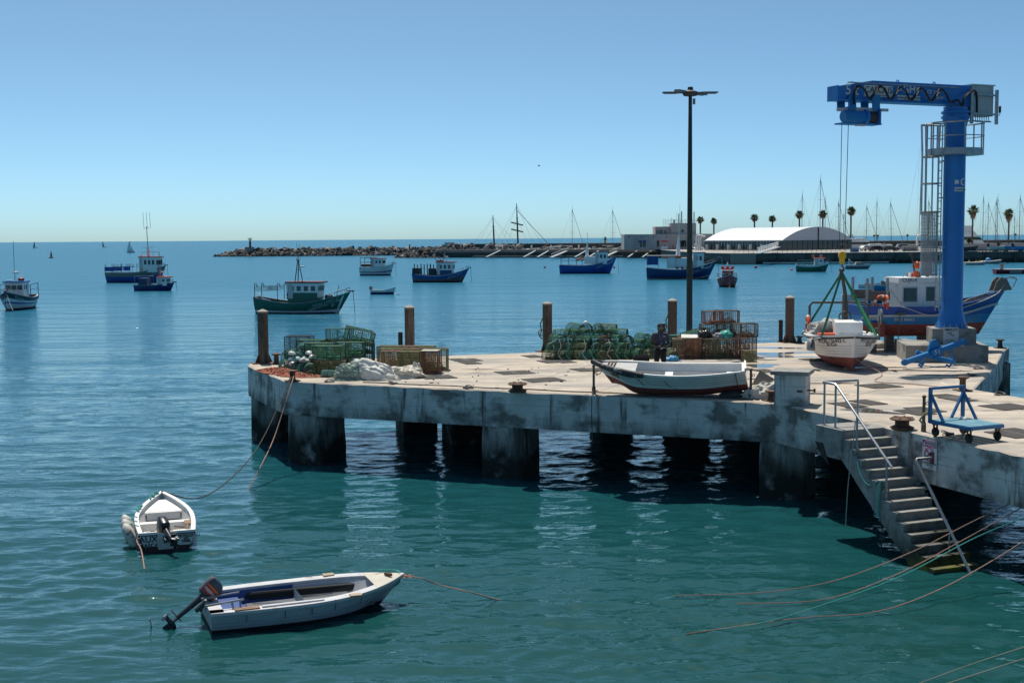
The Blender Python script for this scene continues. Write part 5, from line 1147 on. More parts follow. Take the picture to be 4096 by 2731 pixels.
mb.add(vs, [(i * 5 + j, i * 5 + (j + 1) % 5, (i + 1) * 5 + (j + 1) % 5, (i + 1) * 5 + j) for i in range(len(zz) - 1) for j in range(5)]); part('belt', mb, mat('worn webbing', (.085, .07, .06), .9, var=.3, layers=[((.2, .17, .15), (14, 14, .6), .55, .7)]), WS)

# ------------------------------------------------------------------ blue boat propped up behind the crane
bY = 48.6; xs_, xb_ = at(3413, 1260, bY).x, at(4012, 1200, bY + .3).x; BL = xb_ - xs_
BB = boat_thing('cabin_boat', 'blue cabin boat with white wheelhouse propped on blocks behind the crane', 'fishing boat', ((xs_ + xb_) / 2, bY, DZ + .56), (1, .05))
H = Hull(BL, 2.3, (1.2, 1.16, 1.72), 0.0, .86, .42, 2.6, .3, .85, 1.0, .1, .05, drag=.1)
LB = mat('light blue topside', (.01, .17, .40), .45, var=.12, layers=[((.02, .22, .4), 3, .62, .75, 6)]); RB = mat('royal bulwark', (.008, .06, .30), .45, var=.1)
part('hull', H.shell([.52, .86], 34, 5, 4), [ANTIF, LB, RB], BB, True)
mb = MB()
for side in (-1, 1):
    pts = []
    for k in range(31):
        t_ = k / 30; pts.append(H.pt(t_, H.uz(t_, .87 + .35 * smooth(.55, 1, t_)), side, .03))
    mb.tube(pts, .05, 6)
part('rubbing_strake', mb, LGREY, BB, True); part('capping_rail', H.rail(.04, .12), BLUEP, BB); part('deck', H.deck(.62), MGREY, BB)
part('inner_lining', H.inner(.1, .6), mat('grey brown bulwark', (.22, .19, .17), .8), BB)
for txt, t_ in (('PORTUGAL', .06), ('TRES MARS', .27)): H.text(txt, .16, WT, BB, t_, .60, -1, bold=.005)
wx0, wx1 = -BL / 2 + 1.55, -BL / 2 + 2.95 + .2
wh = MB(); hz0, hh0 = .75, 1.35
b4 = [(wx0, -.72, hz0), (wx1 - .1, -.72, hz0), (wx1 - .1, .72, hz0), (wx0, .72, hz0)]; t4 = [(wx0 - .02, -.72, hz0 + hh0), (wx1 + .12, -.72, hz0 + hh0 - .02), (wx1 + .12, .72, hz0 + hh0 - .02), (wx0 - .02, .72, hz0 + hh0)]
wh.add(b4 + t4, [(3, 2, 1, 0), (4, 5, 6, 7), (0, 1, 5, 4), (1, 2, 6, 5), (2, 3, 7, 6), (3, 0, 4, 7)]); who = part('wheelhouse', wh, WHITE, BB)
mb = MB(); mb.prism([(wx0 - .12, -.8), (wx1 + .35, -.8), (wx1 + .42, 0), (wx1 + .35, .8), (wx0 - .12, .8)], hz0 + hh0, hz0 + hh0 + .2); part('roof', mb, WHITE, who)
mb = MB(); mb.box((wx0 + .36, -.728, hz0 + .9), (.5, .03, .5)); win = part('window', mb, GLASS, who)
mb = MB(); [mb.bar((wx0 + .36 + a, -.74, hz0 + .9 + b), (wx0 + .36 + c, -.74, hz0 + .9 + d), .04, .02) for a, b, c, d in ((-.27, .27, .27, .27), (-.27, -.27, .27, -.27), (-.27, -.27, -.27, .27), (.27, -.27, .27, .27))]; part('window_frame', mb, LGREY, win)
mb = MB(); mb.box((wx0 + 1.15, -.725, hz0 + .82), (.52, .03, .84)); dr = part('door', mb, WHITE, who)
mb = MB(); mb.box((wx0 + 1.15, -.745, hz0 + .92), (.34, .02, .54)); part('door_window', mb, GLASS, dr)
for z in (.48, .34):
    for x0_, x1_ in ((wx0, wx0 + .86), (wx0 + 1.43, wx1 - .06)):
        mb = MB(); mb.box(((x0_ + x1_) / 2, -.724, hz0 + z - .12), (x1_ - x0_, .008, .05)); part('blue_stripe', mb, mat('stripe teal', (.02, .17, .3), .5), who)
lettering('lettering', 'CUJG4', .2, BT, who, (wx0 + .3, -.806, hz0 + hh0 + .1), (1, 0, 0), (0, 0, 1), .004)
mb = MB(); mb.bar((wx0 + .75, -.2, 2.3), (wx0 + .6, -.2, 3.15), .05); mb.box((wx0 + .6, -.2, 3.18), (.16, .12, .06)); part('roof_mast', mb, RUSTY, who)
mb = MB(); mb.lathe([(.12, 2.3), (.1, 2.55)], 8, (wx0 + .75, -.25, 0)); mb.lathe([(.08, 2.62), (.1, 2.68), (.1, 2.85), (.03, 2.92)], 10, (wx0 + .78, -.3, 0)); part('beacon', mb, ORANGE, who)
mb = MB(); q_ = random.Random(12)
for k in range(9): mb.box((wx0 + .5 + q_.random() * .9, -.5 + q_.random(), 2.38), (.12 + .15 * q_.random(), .12, .12 + .2 * q_.random()), q_.random(), mi=k % 3)
mb.box((wx0 + 1.3, .1, 2.75), (.5, .3, .25), mi=0); part('roof_gear', mb, [WHITE, mat('roof rust', (.18, .1, .06), .8), MGREY], who)
for x, y in ((-BL / 2 + .2, -.85), (-BL / 2 + .98, -.85), (-BL / 2 + .2, .85), (-BL / 2 + .98, .85)):
    mb = MB(); mb.lathe([(.06, .9), (.06, 2.25), (.05, 2.3)], 10, (x, y, 0)); part('stern_post', mb, STEEL, BB)
mb = MB(); mb.box((-BL / 2 + .6, -.86, 1.62), (.95, .05, .36)); part('net_board', mb, OLDWOOD, BB); mb = MB(); mb.box((-BL / 2 + .6, .86, 1.62), (.95, .05, .36)); part('net_board', mb, OLDWOOD, BB)
for x in (.72, .9): lifebuoy(BB, (-BL / 2 + x, -.95, 1.38), .24, 'Y' if x < .8 else 'X')
mb = MB(); mb.wire((wx0 + .7, -.25, 2.9), (wx0 - .6, -.5, 1.3), .014); mb.wire((-BL / 2 + .98, -.85, 2.0), (wx0, -.8, 1.3), .02); part('stay', mb, ROPEW, BB)
bx_ = BL / 2
mb = MB()
for y in (-.2, .2): mb.prism([(-.75, 0), (.0, .05), (-.22, .48), (-.45, .55), (-.62, .38)], y - .02, y + .02, M=Matrix.Translation((bx_ + .2, 0, 1.72)) @ Matrix.Rotation(R(90), 4, 'X'))
mb.lathe([(.07, -.2), (.07, .2)], 10, (bx_ - .22, 0, 2.05), axis='Y'); part('anchor_roller', mb, mat('bow roller grey', (.2, .17, .15), .7), BB)
mb = MB(); mb.tube([(bx_ - .25, -.2, 2.2), (bx_ + .25, -.2, 2.28), (bx_ + .42, -.1, 2.18), (bx_ + .42, .1, 2.18), (bx_ + .25, .2, 2.28)], .022, 6); mb.tube([(bx_ + .42, -.1, 2.18), (bx_ + .3, -.1, 1.9), (bx_, -.2, 1.8)], .02, 5); part('bow_loop', mb, STEEL, BB)
mb = MB(); mb.tube([H.pt(.66, 1, -1) + Vector((0, .05, .1)), H.pt(.7, 1, -1) + Vector((0, .05, .18)), H.pt(.9, 1, -1) + Vector((0, .05, .2)), H.pt(.94, 1, -1) + Vector((0, .05, .02))], .025, 6)
for t_ in (.74, .8, .86): mb.wire(H.pt(t_, 1, -1) + Vector((0, .05, 0)), H.pt(t_, 1, -1) + Vector((0, .05, .2)), .016)
part('bow_rail', mb, STEEL, BB)
part('black_sack', blob((.38, .3, .2), 4, .2, 3), BLACK, BB, True, (BL * .16, -.45, 1.12)); part('red_rag', blob((.14, .12, .1), 9, .2, 3), REDP, BB, True, (BL * .13, -.55, 1.35))
mb = MB(); mb.tube(cr([Vector((bx_ - .1, -.2, 2.0)), H.pt(.9, 1, -1) + Vector((0, -.08, .05)), H.pt(.7, .95, -1, .06), H.pt(.5, .8, -1, .09), H.pt(.4, .78, -1, .09), H.pt(.3, .95, -1, .09), H.pt(.235, 1.05, -1, .05)]), .022, 5); part('mooring_rope', mb, ROPEW, BB, True)
mb = MB(); mb.tube([H.pt(.235, 1.05, -1, .05), H.pt(.235, .9, -1, .08), H.pt(.235, .5, -1, .1), H.pt(.235, .25, -1, .2) + Vector((0, 0, -.35))], .016, 5); mb.box(H.pt(.235, .8, -1, .05) + Vector((.05, 0, 0)), (.32, .05, .1)); part('hanging_line', mb, mat('dull green rope', (.09, .12, .1), .9), BB)
mb = MB(); mb.box((-BL / 2 + .62, -.75, .33), (.5, .4, .55)); part('red_gas_tank', mb, ANTIF, BB)
BLK = 'timber blocks propping the blue boat'
for i, (px, w_, h_) in enumerate(((3555, .30, .62), (3590, .22, .5), (3690, .34, .6), (3485, .26, .3))):
    c = at(px, 1400, bY - (.75 if i in (1, 3) else .1)); o = part('prop_block', MB().box((0, 0, h_ / 2), (w_, .3, h_)), OLDWOOD, None, False, (c.x, c.y, DZ + .001), (0, R(6) if i == 1 else 0, .2 * i))
    tag(o, ['dark upright timber block under the blue boat stern', 'leaning timber block in front of the blue boat stern', 'timber block under the middle of the blue boat by the crane foot', 'low timber block beside the hoisted boat'][i], 'timber block', BLK)
gear = thing('scrap_heap', 'pale sacks and scrap lying under the blue boat stern', 'sacks', D(3620, 1392)); part('sack', blob((.45, .3, .25), 14, .2, 3), mat('dirty sack', (.36, .34, .3), .9), gear, False, (0, .2, 0)); part('sack', blob((.4, .3, .22), 15, .2, 3), mat('dirty sack', (.36, .34, .3), .9), gear, False, (-1.05, .1, 0)); part('box', MB().box((.5, -.1, .12), (.3, .3, .24)), mat('yellow white box', (.55, .52, .4), .7), gear)
# beam of blue steel: lifting cross leaning on the crane block
e1, e2 = Vector((at(3622, 1450, 41.9).x, 41.9, DZ + .22)), Vector((at(3850, 1368, 43.35).x, 43.35, DZ + .76))
SB = thing('lifting_cross', 'blue four arm lifting beam marked 5t leaning on the crane block', 'lifting beam', (e1 + e2) / 2)
o_ = (e1 + e2) / 2; d1 = (e2 - e1).normalized(); mb = MB(); mb.bar(e1 - o_, e2 - o_, .14, .16); b1 = part('main_beam', mb, CRANEL, SB)
pL_, pR_ = at(3672, 1412, 43.0) - o_, at(3811, 1446, 42.05) - o_; d2 = (pR_ - pL_).normalized(); mb = MB(); mb.bar(pL_, pR_, .13, .14); part('cross_beam', mb, CRANEL, SB)
mb = MB(); mb.prism([(-.35, .1), (.35, .1), (.12, .42), (-.12, .42)], -.03, .03, M=Matrix((d1, Vector((-d1.y, d1.x, 0)).normalized(), d1.cross(Vector((-d1.y, d1.x, 0)).normalized()))).transposed().to_4x4() @ Matrix.Rotation(R(90), 4, 'X')); part('lug_plate', mb, CRANEL, SB)
mb = MB(); mb.box((0, 0, 0), (.5, .22, .26), M=Matrix((d1, Vector((-d1.y, d1.x, 0)).normalized(), d1.cross(Vector((-d1.y, d1.x, 0)).normalized()))).transposed()); part('centre_box', mb, CRANEL, SB)
sn = Vector((d1.y, -d1.x, 0)).normalized(); lettering('lettering', '5 t', .24, WT, SB, sn * .115 + Vector((0, 0, .0)), Vector((d1.x, d1.y, d1.z)), (0, 0, 1), .006)
for p_, s_ in ((e1 - o_ - d1 * .05, .11), (e2 - o_ + d1 * .05, .11), (pL_, .09), (pR_, .09)):
    mb = MB(); mb.lathe([(s_, -.05), (s_, .05)], 12, p_, axis='Y'); part('end_lug', mb, CRANEL, SB, True)
for p_ in (e1 - o_ + d1 * .75, pR_ - d2 * .15, pL_ + d2 * .15, e2 - o_ - d1 * .55):
    zg = DZ - o_.z; h0 = p_.z - .05; lo_ = max(zg + .03, h0 - .42)
    mb = MB(); mb.tube([p_ + Vector((0, 0, -.08)), Vector((p_.x, p_.y, lo_ + .2)), Vector((p_.x + .1, p_.y, lo_ + .1)), Vector((p_.x + .03, p_.y, lo_)), Vector((p_.x - .08, p_.y, lo_ + .06))], .04, 7); part('hook', mb, CRANEL, SB, True)

# ------------------------------------------------------------------ white rowing boat on the deck
kc = D(2676, 1580); RBo = thing('rowing_boat', 'weathered white rowing boat with red bottom resting on the pier edge', 'rowing boat', (kc.x, kc.y, DZ + .03)); hd2 = Vector((-.985, .17, 0)).normalized()
RBo.rotation_mode = 'QUATERNION'; M1 = Matrix.Rotation(math.atan2(hd2.y, hd2.x), 4, 'Z') @ Matrix.Rotation(R(-7), 4, 'X'); RBo.rotation_quaternion = M1.to_quaternion()
H = Hull(4.2, 1.66, (.77, .68, .90), 0.0, .62, .45, 3.2, .40, .48, .48, -.12, .3, drag=.14)
part('hull', H.shell([('f', .43)], 34, 5, 7), [ANTIF, OLDWHITE], RBo, True); part('gunwale', H.rail(.045, .075, off=.025), OLDWHITE, RBo); 
part('inner_lining', H.inner(.04, .14), mat('inner pale paint', (.60, .61, .61), .6, var=.06, layers=[((.4, .4, .4), 5, .62, .75)]), RBo)
for u in (.6, .7, .80, .90): part('plank_edge', H.strip(u, u + .02, .012), mat('plank seam', (.33, .32, .3), .7), RBo)
part('inwale', (lambda mb: [mb.tube([H.pt(t_, H.uz(t_, H.zs(t_) - .2), s_) + Vector((0, -s_ * .06, 0)) for t_ in [.08 + .82 * k / 20 for k in range(21)]], .02, 5) for s_ in (-1, 1)] and mb)(MB()), LGREY, RBo)
for t_, wd_, nm in ((.06, .35, 'stern_seat'), (.48, .22, 'thwart')):
    p_ = H.pt(t_, H.uz(t_, H.zs(t_) - .2)); mb = MB(); mb.box((p_.x + .1, 0, p_.z), (wd_, 2 * p_.y - .1 if t_ < .2 else 2 * p_.y - .1, .035)); part(nm, mb, WHITE, RBo)
mb = MB(); mb.add([H.pt(t_, 1, s_) + Vector((0, -s_ * .03, .0)) for t_ in (.72, .8, .88, .95) for s_ in (-1, 1)], [(0, 1, 3, 2), (2, 3, 5, 4), (4, 5, 7, 6)]); part('bow_deck', mb, LGREY, RBo)
RUB = mat('worn black fender', (.03, .03, .03), .6, layers=[((.5, .5, .48), 7, .55, .66)], var=.2)
mb = MB(); mb.tube([H.pt(t_, 1, 1, .03) + Vector((0, 0, .0)) for t_ in (.66, .7, .76, .82, .88, .94, .98)] + [H.pt(1, 1) + Vector((.05, 0, .02))] + [H.pt(t_, 1, -1, .03) for t_ in (.98, .94)], [.075, .095, .1, .1, .085, .075, .075, .08, .07, .06], 9); part('bow_fender', mb, RUB, RBo, True)
mb = MB(); mb.bar(H.pt(0, 1, 1) + Vector((-.02, 0, .06)), H.pt(0, 1, -1) + Vector((-.02, 0, .06)), .05, .12); part('transom_cap', mb, OLDWHITE, RBo)
mb = MB(); mb.tube(cr([H.pt(.06, 1, 1, .06) + Vector((0, 0, .03)), H.pt(.06, .7, 1, .07), H.pt(.055, .3, 1, .06), H.pt(.04, .12, 1, .1)]), .013, 5); part('stern_line', mb, ROPEB, RBo)
mb = MB()
for k in range(3): mb.tube([H.pt(.9 - .02 * k, 1.05, -1), H.pt(.9 - .02 * k, 1.1, 1), H.pt(.9 - .02 * k, .8, 1, .06), H.pt(.91 - .02 * k, .6, 1, .04)], .016, 5)
part('bow_lashing', mb, mat('rust brown rope', (.16, .08, .06), .9), RBo)
mb = MB(); mb.tube(cr([MW.to_3x3() @ Vector((0, 0, 0)) + D(2374, 1575) + Vector((0, 0, .62)), D(2400, 1570) + Vector((0, 0, .55)), D(2425, 1562) + Vector((0, .1, .8))]), .012, 5); tag(part('painter_rope', mb, ROPEB), 'short dark rope from the stanchion to the rowing boat bow', 'rope')
for u0, t_ in ((.82, .7), (.8, .52)):
    mb = MB(); mb.tube([H.pt(t_, u0, 1, .014), H.pt(t_ - .005, u0 - .07, 1, .014), H.pt(t_ - .02, u0 - .16, 1, .014), H.pt(t_ - .04, u0 - .28, 1, .014)], .008, 4); part('cord', mb, BT, RBo)
# ---- junk beside the gate pillar
jk = thing('tarpaulin_heap', 'heap of pale tarpaulin and rope beside the concrete gate pillar', 'tarpaulin', D(3052, 1590)); part('tarpaulin', blob((.5, .35, .3), 21, .4, 4), mat('dirty white tarp', (.55, .53, .47), .85), jk); part('canvas', blob((.3, .25, .22), 22, .3, 3), mat('faded blue tarp', (.08, .12, .26), .8), jk, False, (.42, -.05, .1)); part('rope', tangle(6, .45, .3, .3, .014, 3), ROPEW, jk)
mb = MB(); mb.add([(-.35, 0, .3), (.1, -.1, .3), (.35, .05, .5), (-.05, .15, .75)], [(0, 1, 2, 3)]); mb.add([(-.35, .03, .3), (.1, -.07, .3), (.35, .08, .5), (-.05, .18, .75)], [(3, 2, 1, 0)]); part('cardboard', mb, mat('cardboard', (.3, .25, .2), .9), jk)
part('dark_sack', blob((.42, .2, .14), 27, .2, 3), mat('dark sack', (.05, .05, .05), .7), jk, False, (-.75, .15, 0))
# ------------------------------------------------------------------ blue platform cart
ca, cb_, cc_ = spot(3720, 1680, DZ + .36), spot(3881, 1709, DZ + .36), spot(3997, 1694, DZ + .36)
ux = (cb_ - ca); uxl = ux.length; ux.normalize(); uy = Vector((-ux.y, ux.x, 0)); cw = max(.62, (cc_ - cb_).dot(uy))
cart = thing('platform_cart', 'light blue steel platform cart with push frame on the pier edge', 'cart', Vector((ca.x, ca.y, DZ)), math.atan2(ux.y, ux.x))
CARTB = mat('cart blue', (.012, .13, .30), .5, var=.2, vscale=5, layers=[((.2, .27, .3), 9, .66, .74)]); CARTT = mat('cart boards', (.10, .25, .33), .75, var=.2, vscale=4, layers=[((.3, .34, .35), (2, 12, 12), .55, .7), ((.1, .09, .08), 9, .66, .74)])
for k in range(4):
    mb = MB(); w_ = cw / 4; mb.box((uxl / 2, w_ * (k + .5), .36), (uxl - .02, w_ - .012, .025)); part('board', mb, CARTT, cart)
for a, b in (((0, 0), (uxl, 0)), ((0, cw), (uxl, cw)), ((0, 0), (0, cw)), ((uxl, 0), (uxl, cw))):
    mb = MB(); mb.bar((a[0], a[1], .325), (b[0], b[1], .325), .045, .07); part('frame_rail', mb, CARTB, cart)
for y in (.0, cw):
    mb = MB(); mb.bar((.0, y, .3), (.0, y, 1.06), .065); up_ = part('upright', mb, CARTB, cart)
    mb = MB(); mb.bar((.02, y, .93), (.42, y, .36), .05); part('brace', mb, CARTB, cart)
mb = MB(); mb.bar((0, cw, .93), (0, cw - .34, .36), .05); part('brace', mb, CARTB, cart)
mb = MB(); mb.bar((0, -.03, 1.07), (0, cw + .03, 1.07), .055); part('push_bar', mb, CARTB, cart)
for x, y in ((.1, .07), (.1, cw - .07), (uxl - .1, .07), (uxl - .1, cw - .07)):
    mb = MB(); mb.lathe([(.04, -.03), (.095, -.028), (.105, 0), (.095, .028), (.04, .03)], 16, (x, y, .105), axis='Y'); wl_ = part('wheel', mb, BLACK, cart, True)
    mb = MB(); mb.bar((x, y - .045, .1), (x, y - .045, .27), .05, .012); mb.bar((x, y + .045, .1), (x, y + .045, .27), .05, .012); mb.box((x, y, .275), (.11, .11, .02)); part('fork', mb, RUSTY, wl_)
mb = MB(); mb.tube([(-.03, .1, .55), (-.12, -.05, .5), (-.16, -.15, .35), (-.06, -.12, .25)], .025, 6); part('hanging_rope', mb, mat('ochre rope', (.3, .24, .12), .9), cart, True)
part('rag', blob((.09, .08, .05), 31, .4, 3), WHITE, cart, False, (.3, cw * .72, .373))

# ------------------------------------------------------------------ the man on the pier
def skin_mesh(name, verts, edges, radii, m, parent, root=0, sub=2):
    me = bpy.data.meshes.new(name); me.from_pydata(verts, edges, []); o = bpy.data.objects.new(name, me); COL.objects.link(o)
    md = o.modifiers.new('s', 'SKIN'); md.use_smooth_shade = True
    for i, r in enumerate(radii): me.skin_vertices[0].data[i].radius = (r if isinstance(r, tuple) else (r, r)); me.skin_vertices[0].data[i].use_root = (i == root)
    o.modifiers.new('u', 'SUBSURF').levels = sub
    bpy.context.view_layer.update(); dg = bpy.context.evaluated_depsgraph_get(); nm = bpy.data.meshes.new_from_object(o.evaluated_get(dg)); bpy.data.objects.remove(o)
    nm.materials.clear(); nm.materials.append(m); nm.polygons.foreach_set('use_smooth', [True] * len(nm.polygons)); return link(name, nm, parent)
pp = D(2640, 1517); man = thing('person', 'man in dark shirt, cap and sunglasses standing behind the rowing boat', 'person', pp, R(8))
SKIN = mat('dark skin', (.035, .02, .014), .5, var=.1); SHIRT = mat('charcoal shirt', (.045, .047, .066), .85, var=.15, vscale=8, bump=.4, bscale=14); TROU = mat('black trousers', (.008, .009, .013), .9, var=.15)
# faces the viewer: local -Y is forward
V = [(0, 0, .98), (0, .01, 1.16), (0, .01, 1.36), (0, .0, 1.47), (0, -.01, 1.55), (0, -.02, 1.62), (0, -.015, 1.70),
     (-.19, .0, 1.42), (-.28, .02, 1.13), (-.09, -.22, 1.05), (-.04, -.27, 1.06), (.19, .0, 1.42), (.28, .02, 1.13), (.1, -.22, 1.07), (.05, -.26, 1.08),
     (-.1, 0, .92), (-.11, -.01, .5), (-.11, .02, .09), (-.12, -.14, .04), (.1, 0, .92), (.12, -.03, .5), (.13, .0, .09), (.14, -.16, .04)]
E = [(0, 1), (1, 2), (2, 3), (3, 4), (4, 5), (5, 6), (2, 7), (7, 8), (8, 9), (9, 10), (2, 11), (11, 12), (12, 13), (13, 14), (0, 15), (15, 16), (16, 17), (17, 18), (0, 19), (19, 20), (20, 21), (21, 22)]
RR = [(.15, .1), (.145, .1), (.15, .1), .06, .075, .092, .075, .07, .05, .036, .038, .07, .05, .036, .038, .095, .065, .045, .04, .095, .065, .045, .04]
body = skin_mesh('body', V, E, RR, SKIN, man)
skin_mesh('shirt', [(0, 0, .95), (0, .01, 1.14), (0, .01, 1.37), (0, 0, 1.47), (-.2, 0, 1.42), (-.275, .015, 1.2), (.2, 0, 1.42), (.275, .015, 1.2)], [(0, 1), (1, 2), (2, 3), (2, 4), (4, 5), (2, 6), (6, 7)], [(.17, .125), (.165, .12), (.18, .12), .07, .09, .075, .09, .075], SHIRT, man, 1)
skin_mesh('trousers', [(0, 0, .97), (-.1, 0, .88), (-.115, -.01, .5), (-.11, .02, .1), (.1, 0, .88), (.12, -.02, .5), (.13, 0, .1)], [(0, 1), (1, 2), (2, 3), (0, 4), (4, 5), (5, 6)], [(.165, .12), .11, .082, .07, .11, .082, .07], TROU, man)
mb = MB(); mb.lathe([(.101, 0), (.104, .03), (.095, .075), (.06, .105), (.01, .118)], 18, (0, -.018, 1.66)); mb.add([(x, -.02 - math.sqrt(max(.0, .101 ** 2 - x * x)), 1.665) for x in (-.085, -.045, 0, .045, .085)] + [(x, -.085 - math.sqrt(max(0, .101 ** 2 - x * x)), 1.655) for x in (-.07, -.04, 0, .04, .07)], [(i, i + 1, i + 6, i + 5) for i in range(4)]); part('cap', mb, mat('black cap', (.012, .012, .014), .8), man, True)
mb = MB(); mb.box((0, -.123, 1.695), (.05, .006, .02)); part('cap_badge', mb, LGREY, man)
mb = MB()
for s in (-1, 1): mb.tube(arc((s * .037, -.112, 1.618), .026, 0, 6.28, 10), .004, 4); mb.tube([(s * .065, -.11, 1.622), (s * .092, -.02, 1.625)], .003, 4)
mb.bar((-.012, -.114, 1.622), (.012, -.114, 1.622), .005); gl = part('sunglasses', mb, LGREY, man)
mb = MB(); [mb.lathe([(.024, -.002), (.024, .002)], 12, (s * .037, -.111, 1.618), axis='Y') for s in (-1, 1)]; part('lens', mb, GLASS, gl)
mb = MB(); mb.tube([(0, -.105, 1.61), (0, -.125, 1.585), (0, -.118, 1.575)], .012, 6); part('nose', mb, SKIN, body, True)
mb = MB(); mb.bar((-.025, -.107, 1.55), (.025, -.107, 1.55), .006, .01); part('mouth', mb, mat('lips', (.05, .022, .018), .5), body)
for s in (-1, 1): mb = MB(); mb.sphere((s * .093, -.01, 1.61), (.012, .02, .032), 8); part('ear', mb, SKIN, body, True)
for s, hx, hy, hz in ((-1, -.04, -.27, 1.06), (1, .055, -.265, 1.08)):
    for k, ln in enumerate((.065, .075, .07, .055)):
        z = hz + .03 - .02 * k; skin_mesh('finger', [(hx + s * .0, hy - .01, z), (hx - s * .03, hy - .035, z), (hx - s * (.03 + ln * .45), hy - .03, z - .006)], [(0, 1), (1, 2)], [.011, .010, .008], SKIN, body, 0, 1)
    skin_mesh('thumb', [(hx + s * .015, hy - .005, hz + .03), (hx - s * .0, hy - .035, hz + .055), (hx - s * .025, hy - .045, hz + .055)], [(0, 1), (1, 2)], [.013, .011, .009], SKIN, body, 0, 1)
mb = MB(); mb.tube([(-.06, -.13, 1.47), (-.03, -.14, 1.3), (0, -.145, 1.18), (.03, -.14, 1.3), (.06, -.13, 1.47)], .008, 4); mb.box((0, -.15, 1.15), (.05, .006, .07)); part('lanyard', mb, mat('lanyard blue', (.1, .14, .3), .6), man)
mb = MB(); mb.box((.1, -.128, 1.37), (.06, .004, .025)); part('shirt_badge', mb, LGREY, man)
mb = MB(); mb.lathe([(.158, .955), (.16, .99)], 18); part('belt', mb, BLACK, man, False, None, None); mb = MB(); mb.box((0, -.135, .975), (.05, .05, .035)); part('buckle', mb, STEEL, man)
for ch in man.children:
    if ch.name.startswith('belt'): ch.scale = (1.06, .8, 1)
nb = thing('notebook', 'white card held in the hands of the man on the pier', 'card', pp, R(8)); part('sheet', MB().box((.005, -.29, 1.03), (.1, .07, .012)), WHITE, nb); part('cover', MB().box((.005, -.29, 1.022), (.104, .074, .003)), LGREY, nb)
for s, x in ((-1, -.12), (1, .14)): mb = MB(); mb.sphere((x, -.06, .045), (.05, .14, .045), 10); part('shoe', mb, BLACK, man, True)

# ------------------------------------------------------------------ traps
NETG = mat('green trap wire', (.03, .19, .10), .7, var=.4, vscale=2.5, layers=[((.13, .12, .07), 4, .55, .68)]); NETB = mat('brown trap wire', (.24, .16, .10), .85, var=.35, vscale=3, layers=[((.05, .035, .025), 6, .5, .65)])
NETR = mat('rust trap wire', (.30, .13, .08), .85, var=.3, vscale=3); NETT = mat('teal trap wire', (.05, .27, .24), .7, var=.4, vscale=3, layers=[((.4, .42, .4), 5, .66, .74)]); NETD = mat('dark trap wire', (.03, .034, .032), .75, var=.3)
NETM = mat('mossy trap wire', (.16, .20, .09), .85, var=.35, vscale=3, layers=[((.13, .09, .05), 5, .52, .66)])
def boxnet(w, d, h, sp, r, m, seed=0):
    q = random.Random(seed); mb = MB(); j = lambda: (q.random() - .5) * .014
    nx, ny, nz = max(2, int(w / sp)), max(2, int(d / sp)), max(2, int(h / sp))
    for i in range(nx + 1):
        x = -w / 2 + w * i / nx
        for y in (-d / 2, d / 2): mb.wire((x + j(), y + j(), 0), (x + j(), y + j(), h), r)
        for z in (0, h): mb.wire((x + j(), -d / 2, z), (x + j(), d / 2, z + j()), r)
    for i in range(1, ny):
        y = -d / 2 + d * i / ny
        for x in (-w / 2, w / 2): mb.wire((x + j(), y, 0), (x + j(), y + j(), h), r)
        for z in (0, h): mb.wire((-w / 2, y, z), (w / 2, y + j(), z + j()), r)
    for i in range(1, nz):
        z = h * i / nz
        for y in (-d / 2, d / 2): mb.wire((-w / 2, y, z), (w / 2, y, z + j()), r)
        for x in (-w / 2, w / 2): mb.wire((x, -d / 2, z), (x, d / 2, z + j()), r)
    return mb.mesh('wire_mesh', m)
def boxframe(w, d, h, r, m):
    mb = MB(); c = [(sx * w / 2, sy * d / 2, z) for z in (0, h) for sx, sy in ((-1, -1), (1, -1), (1, 1), (-1, 1))]
    for a, b in ((0, 1), (1, 2), (2, 3), (3, 0), (4, 5), (5, 6), (6, 7), (7, 4), (0, 4), (1, 5), (2, 6), (3, 7)): mb.bar(c[a], c[b], r * 2)
    mb.bar((0, -d / 2, 0), (0, -d / 2, h), r * 1.6); mb.bar((0, -d / 2, h), (0, d / 2, h), r * 1.6); return mb.mesh('frame', m)
def funnel(w, d, h, m):
    mb = MB(); n = 9
    for k in range(n):
        a = 2 * math.pi * k / n; mb.wire((.42 * w * math.cos(a) * .5, -d / 2, h / 2 + .4 * h * math.sin(a)), (.1 * w * math.cos(a), d * .12, h * .55 + .12 * h * math.sin(a)), .006)
    for t_ in (0, .4, .8): mb.tube([((.21 - .12 * t_) * w * math.cos(a), -d / 2 + d * .6 * t_, h * .5 + (.4 - .25 * t_) * h * math.sin(a)) for a in [k * .7 for k in range(9)]], .006, 3, closed=True)
    mb.box((.1, .05, .06), (w * .5, d * .5, .06), .4); tg = tangle(9, w * .4, d * .38, h * .6, .011, int(w * 100), 18, .3); mb.add(tg.v, tg.f); return mb.mesh('entrance_funnel', m)
TR = {}
def trap_set(key, w, d, h, sp, m, fm):
    TR[key] = (boxnet(w, d, h, sp, .0058, m, len(TR)), boxframe(w, d, h, .011, fm), funnel(w, d, h, m), h)
trap_set('green', .95, .6, .45, 0.075, NETG, NETD); trap_set('moss', .95, .6, .45, 0.071, NETM, NETB); trap_set('dark', .9, .6, .5, 0.085, NETD, NETD); trap_set('teal', .85, .55, .45, 0.073, NETT, NETD)
trap_set('tallbrown', .62, .62, .72, 0.067, NETB, NETB); trap_set('tallrust', .6, .6, .74, 0.067, NETR, NETD); trap_set('tallmoss', .8, .62, .72, 0.067, NETM, NETB); trap_set('brown', .9, .6, .47, 0.073, NETB, NETD); trap_set('rust', .68, .6, .46, 0.073, NETR, NETD); trap_set('panel', .12, .6, .9, 0.122, NETD, NETD)
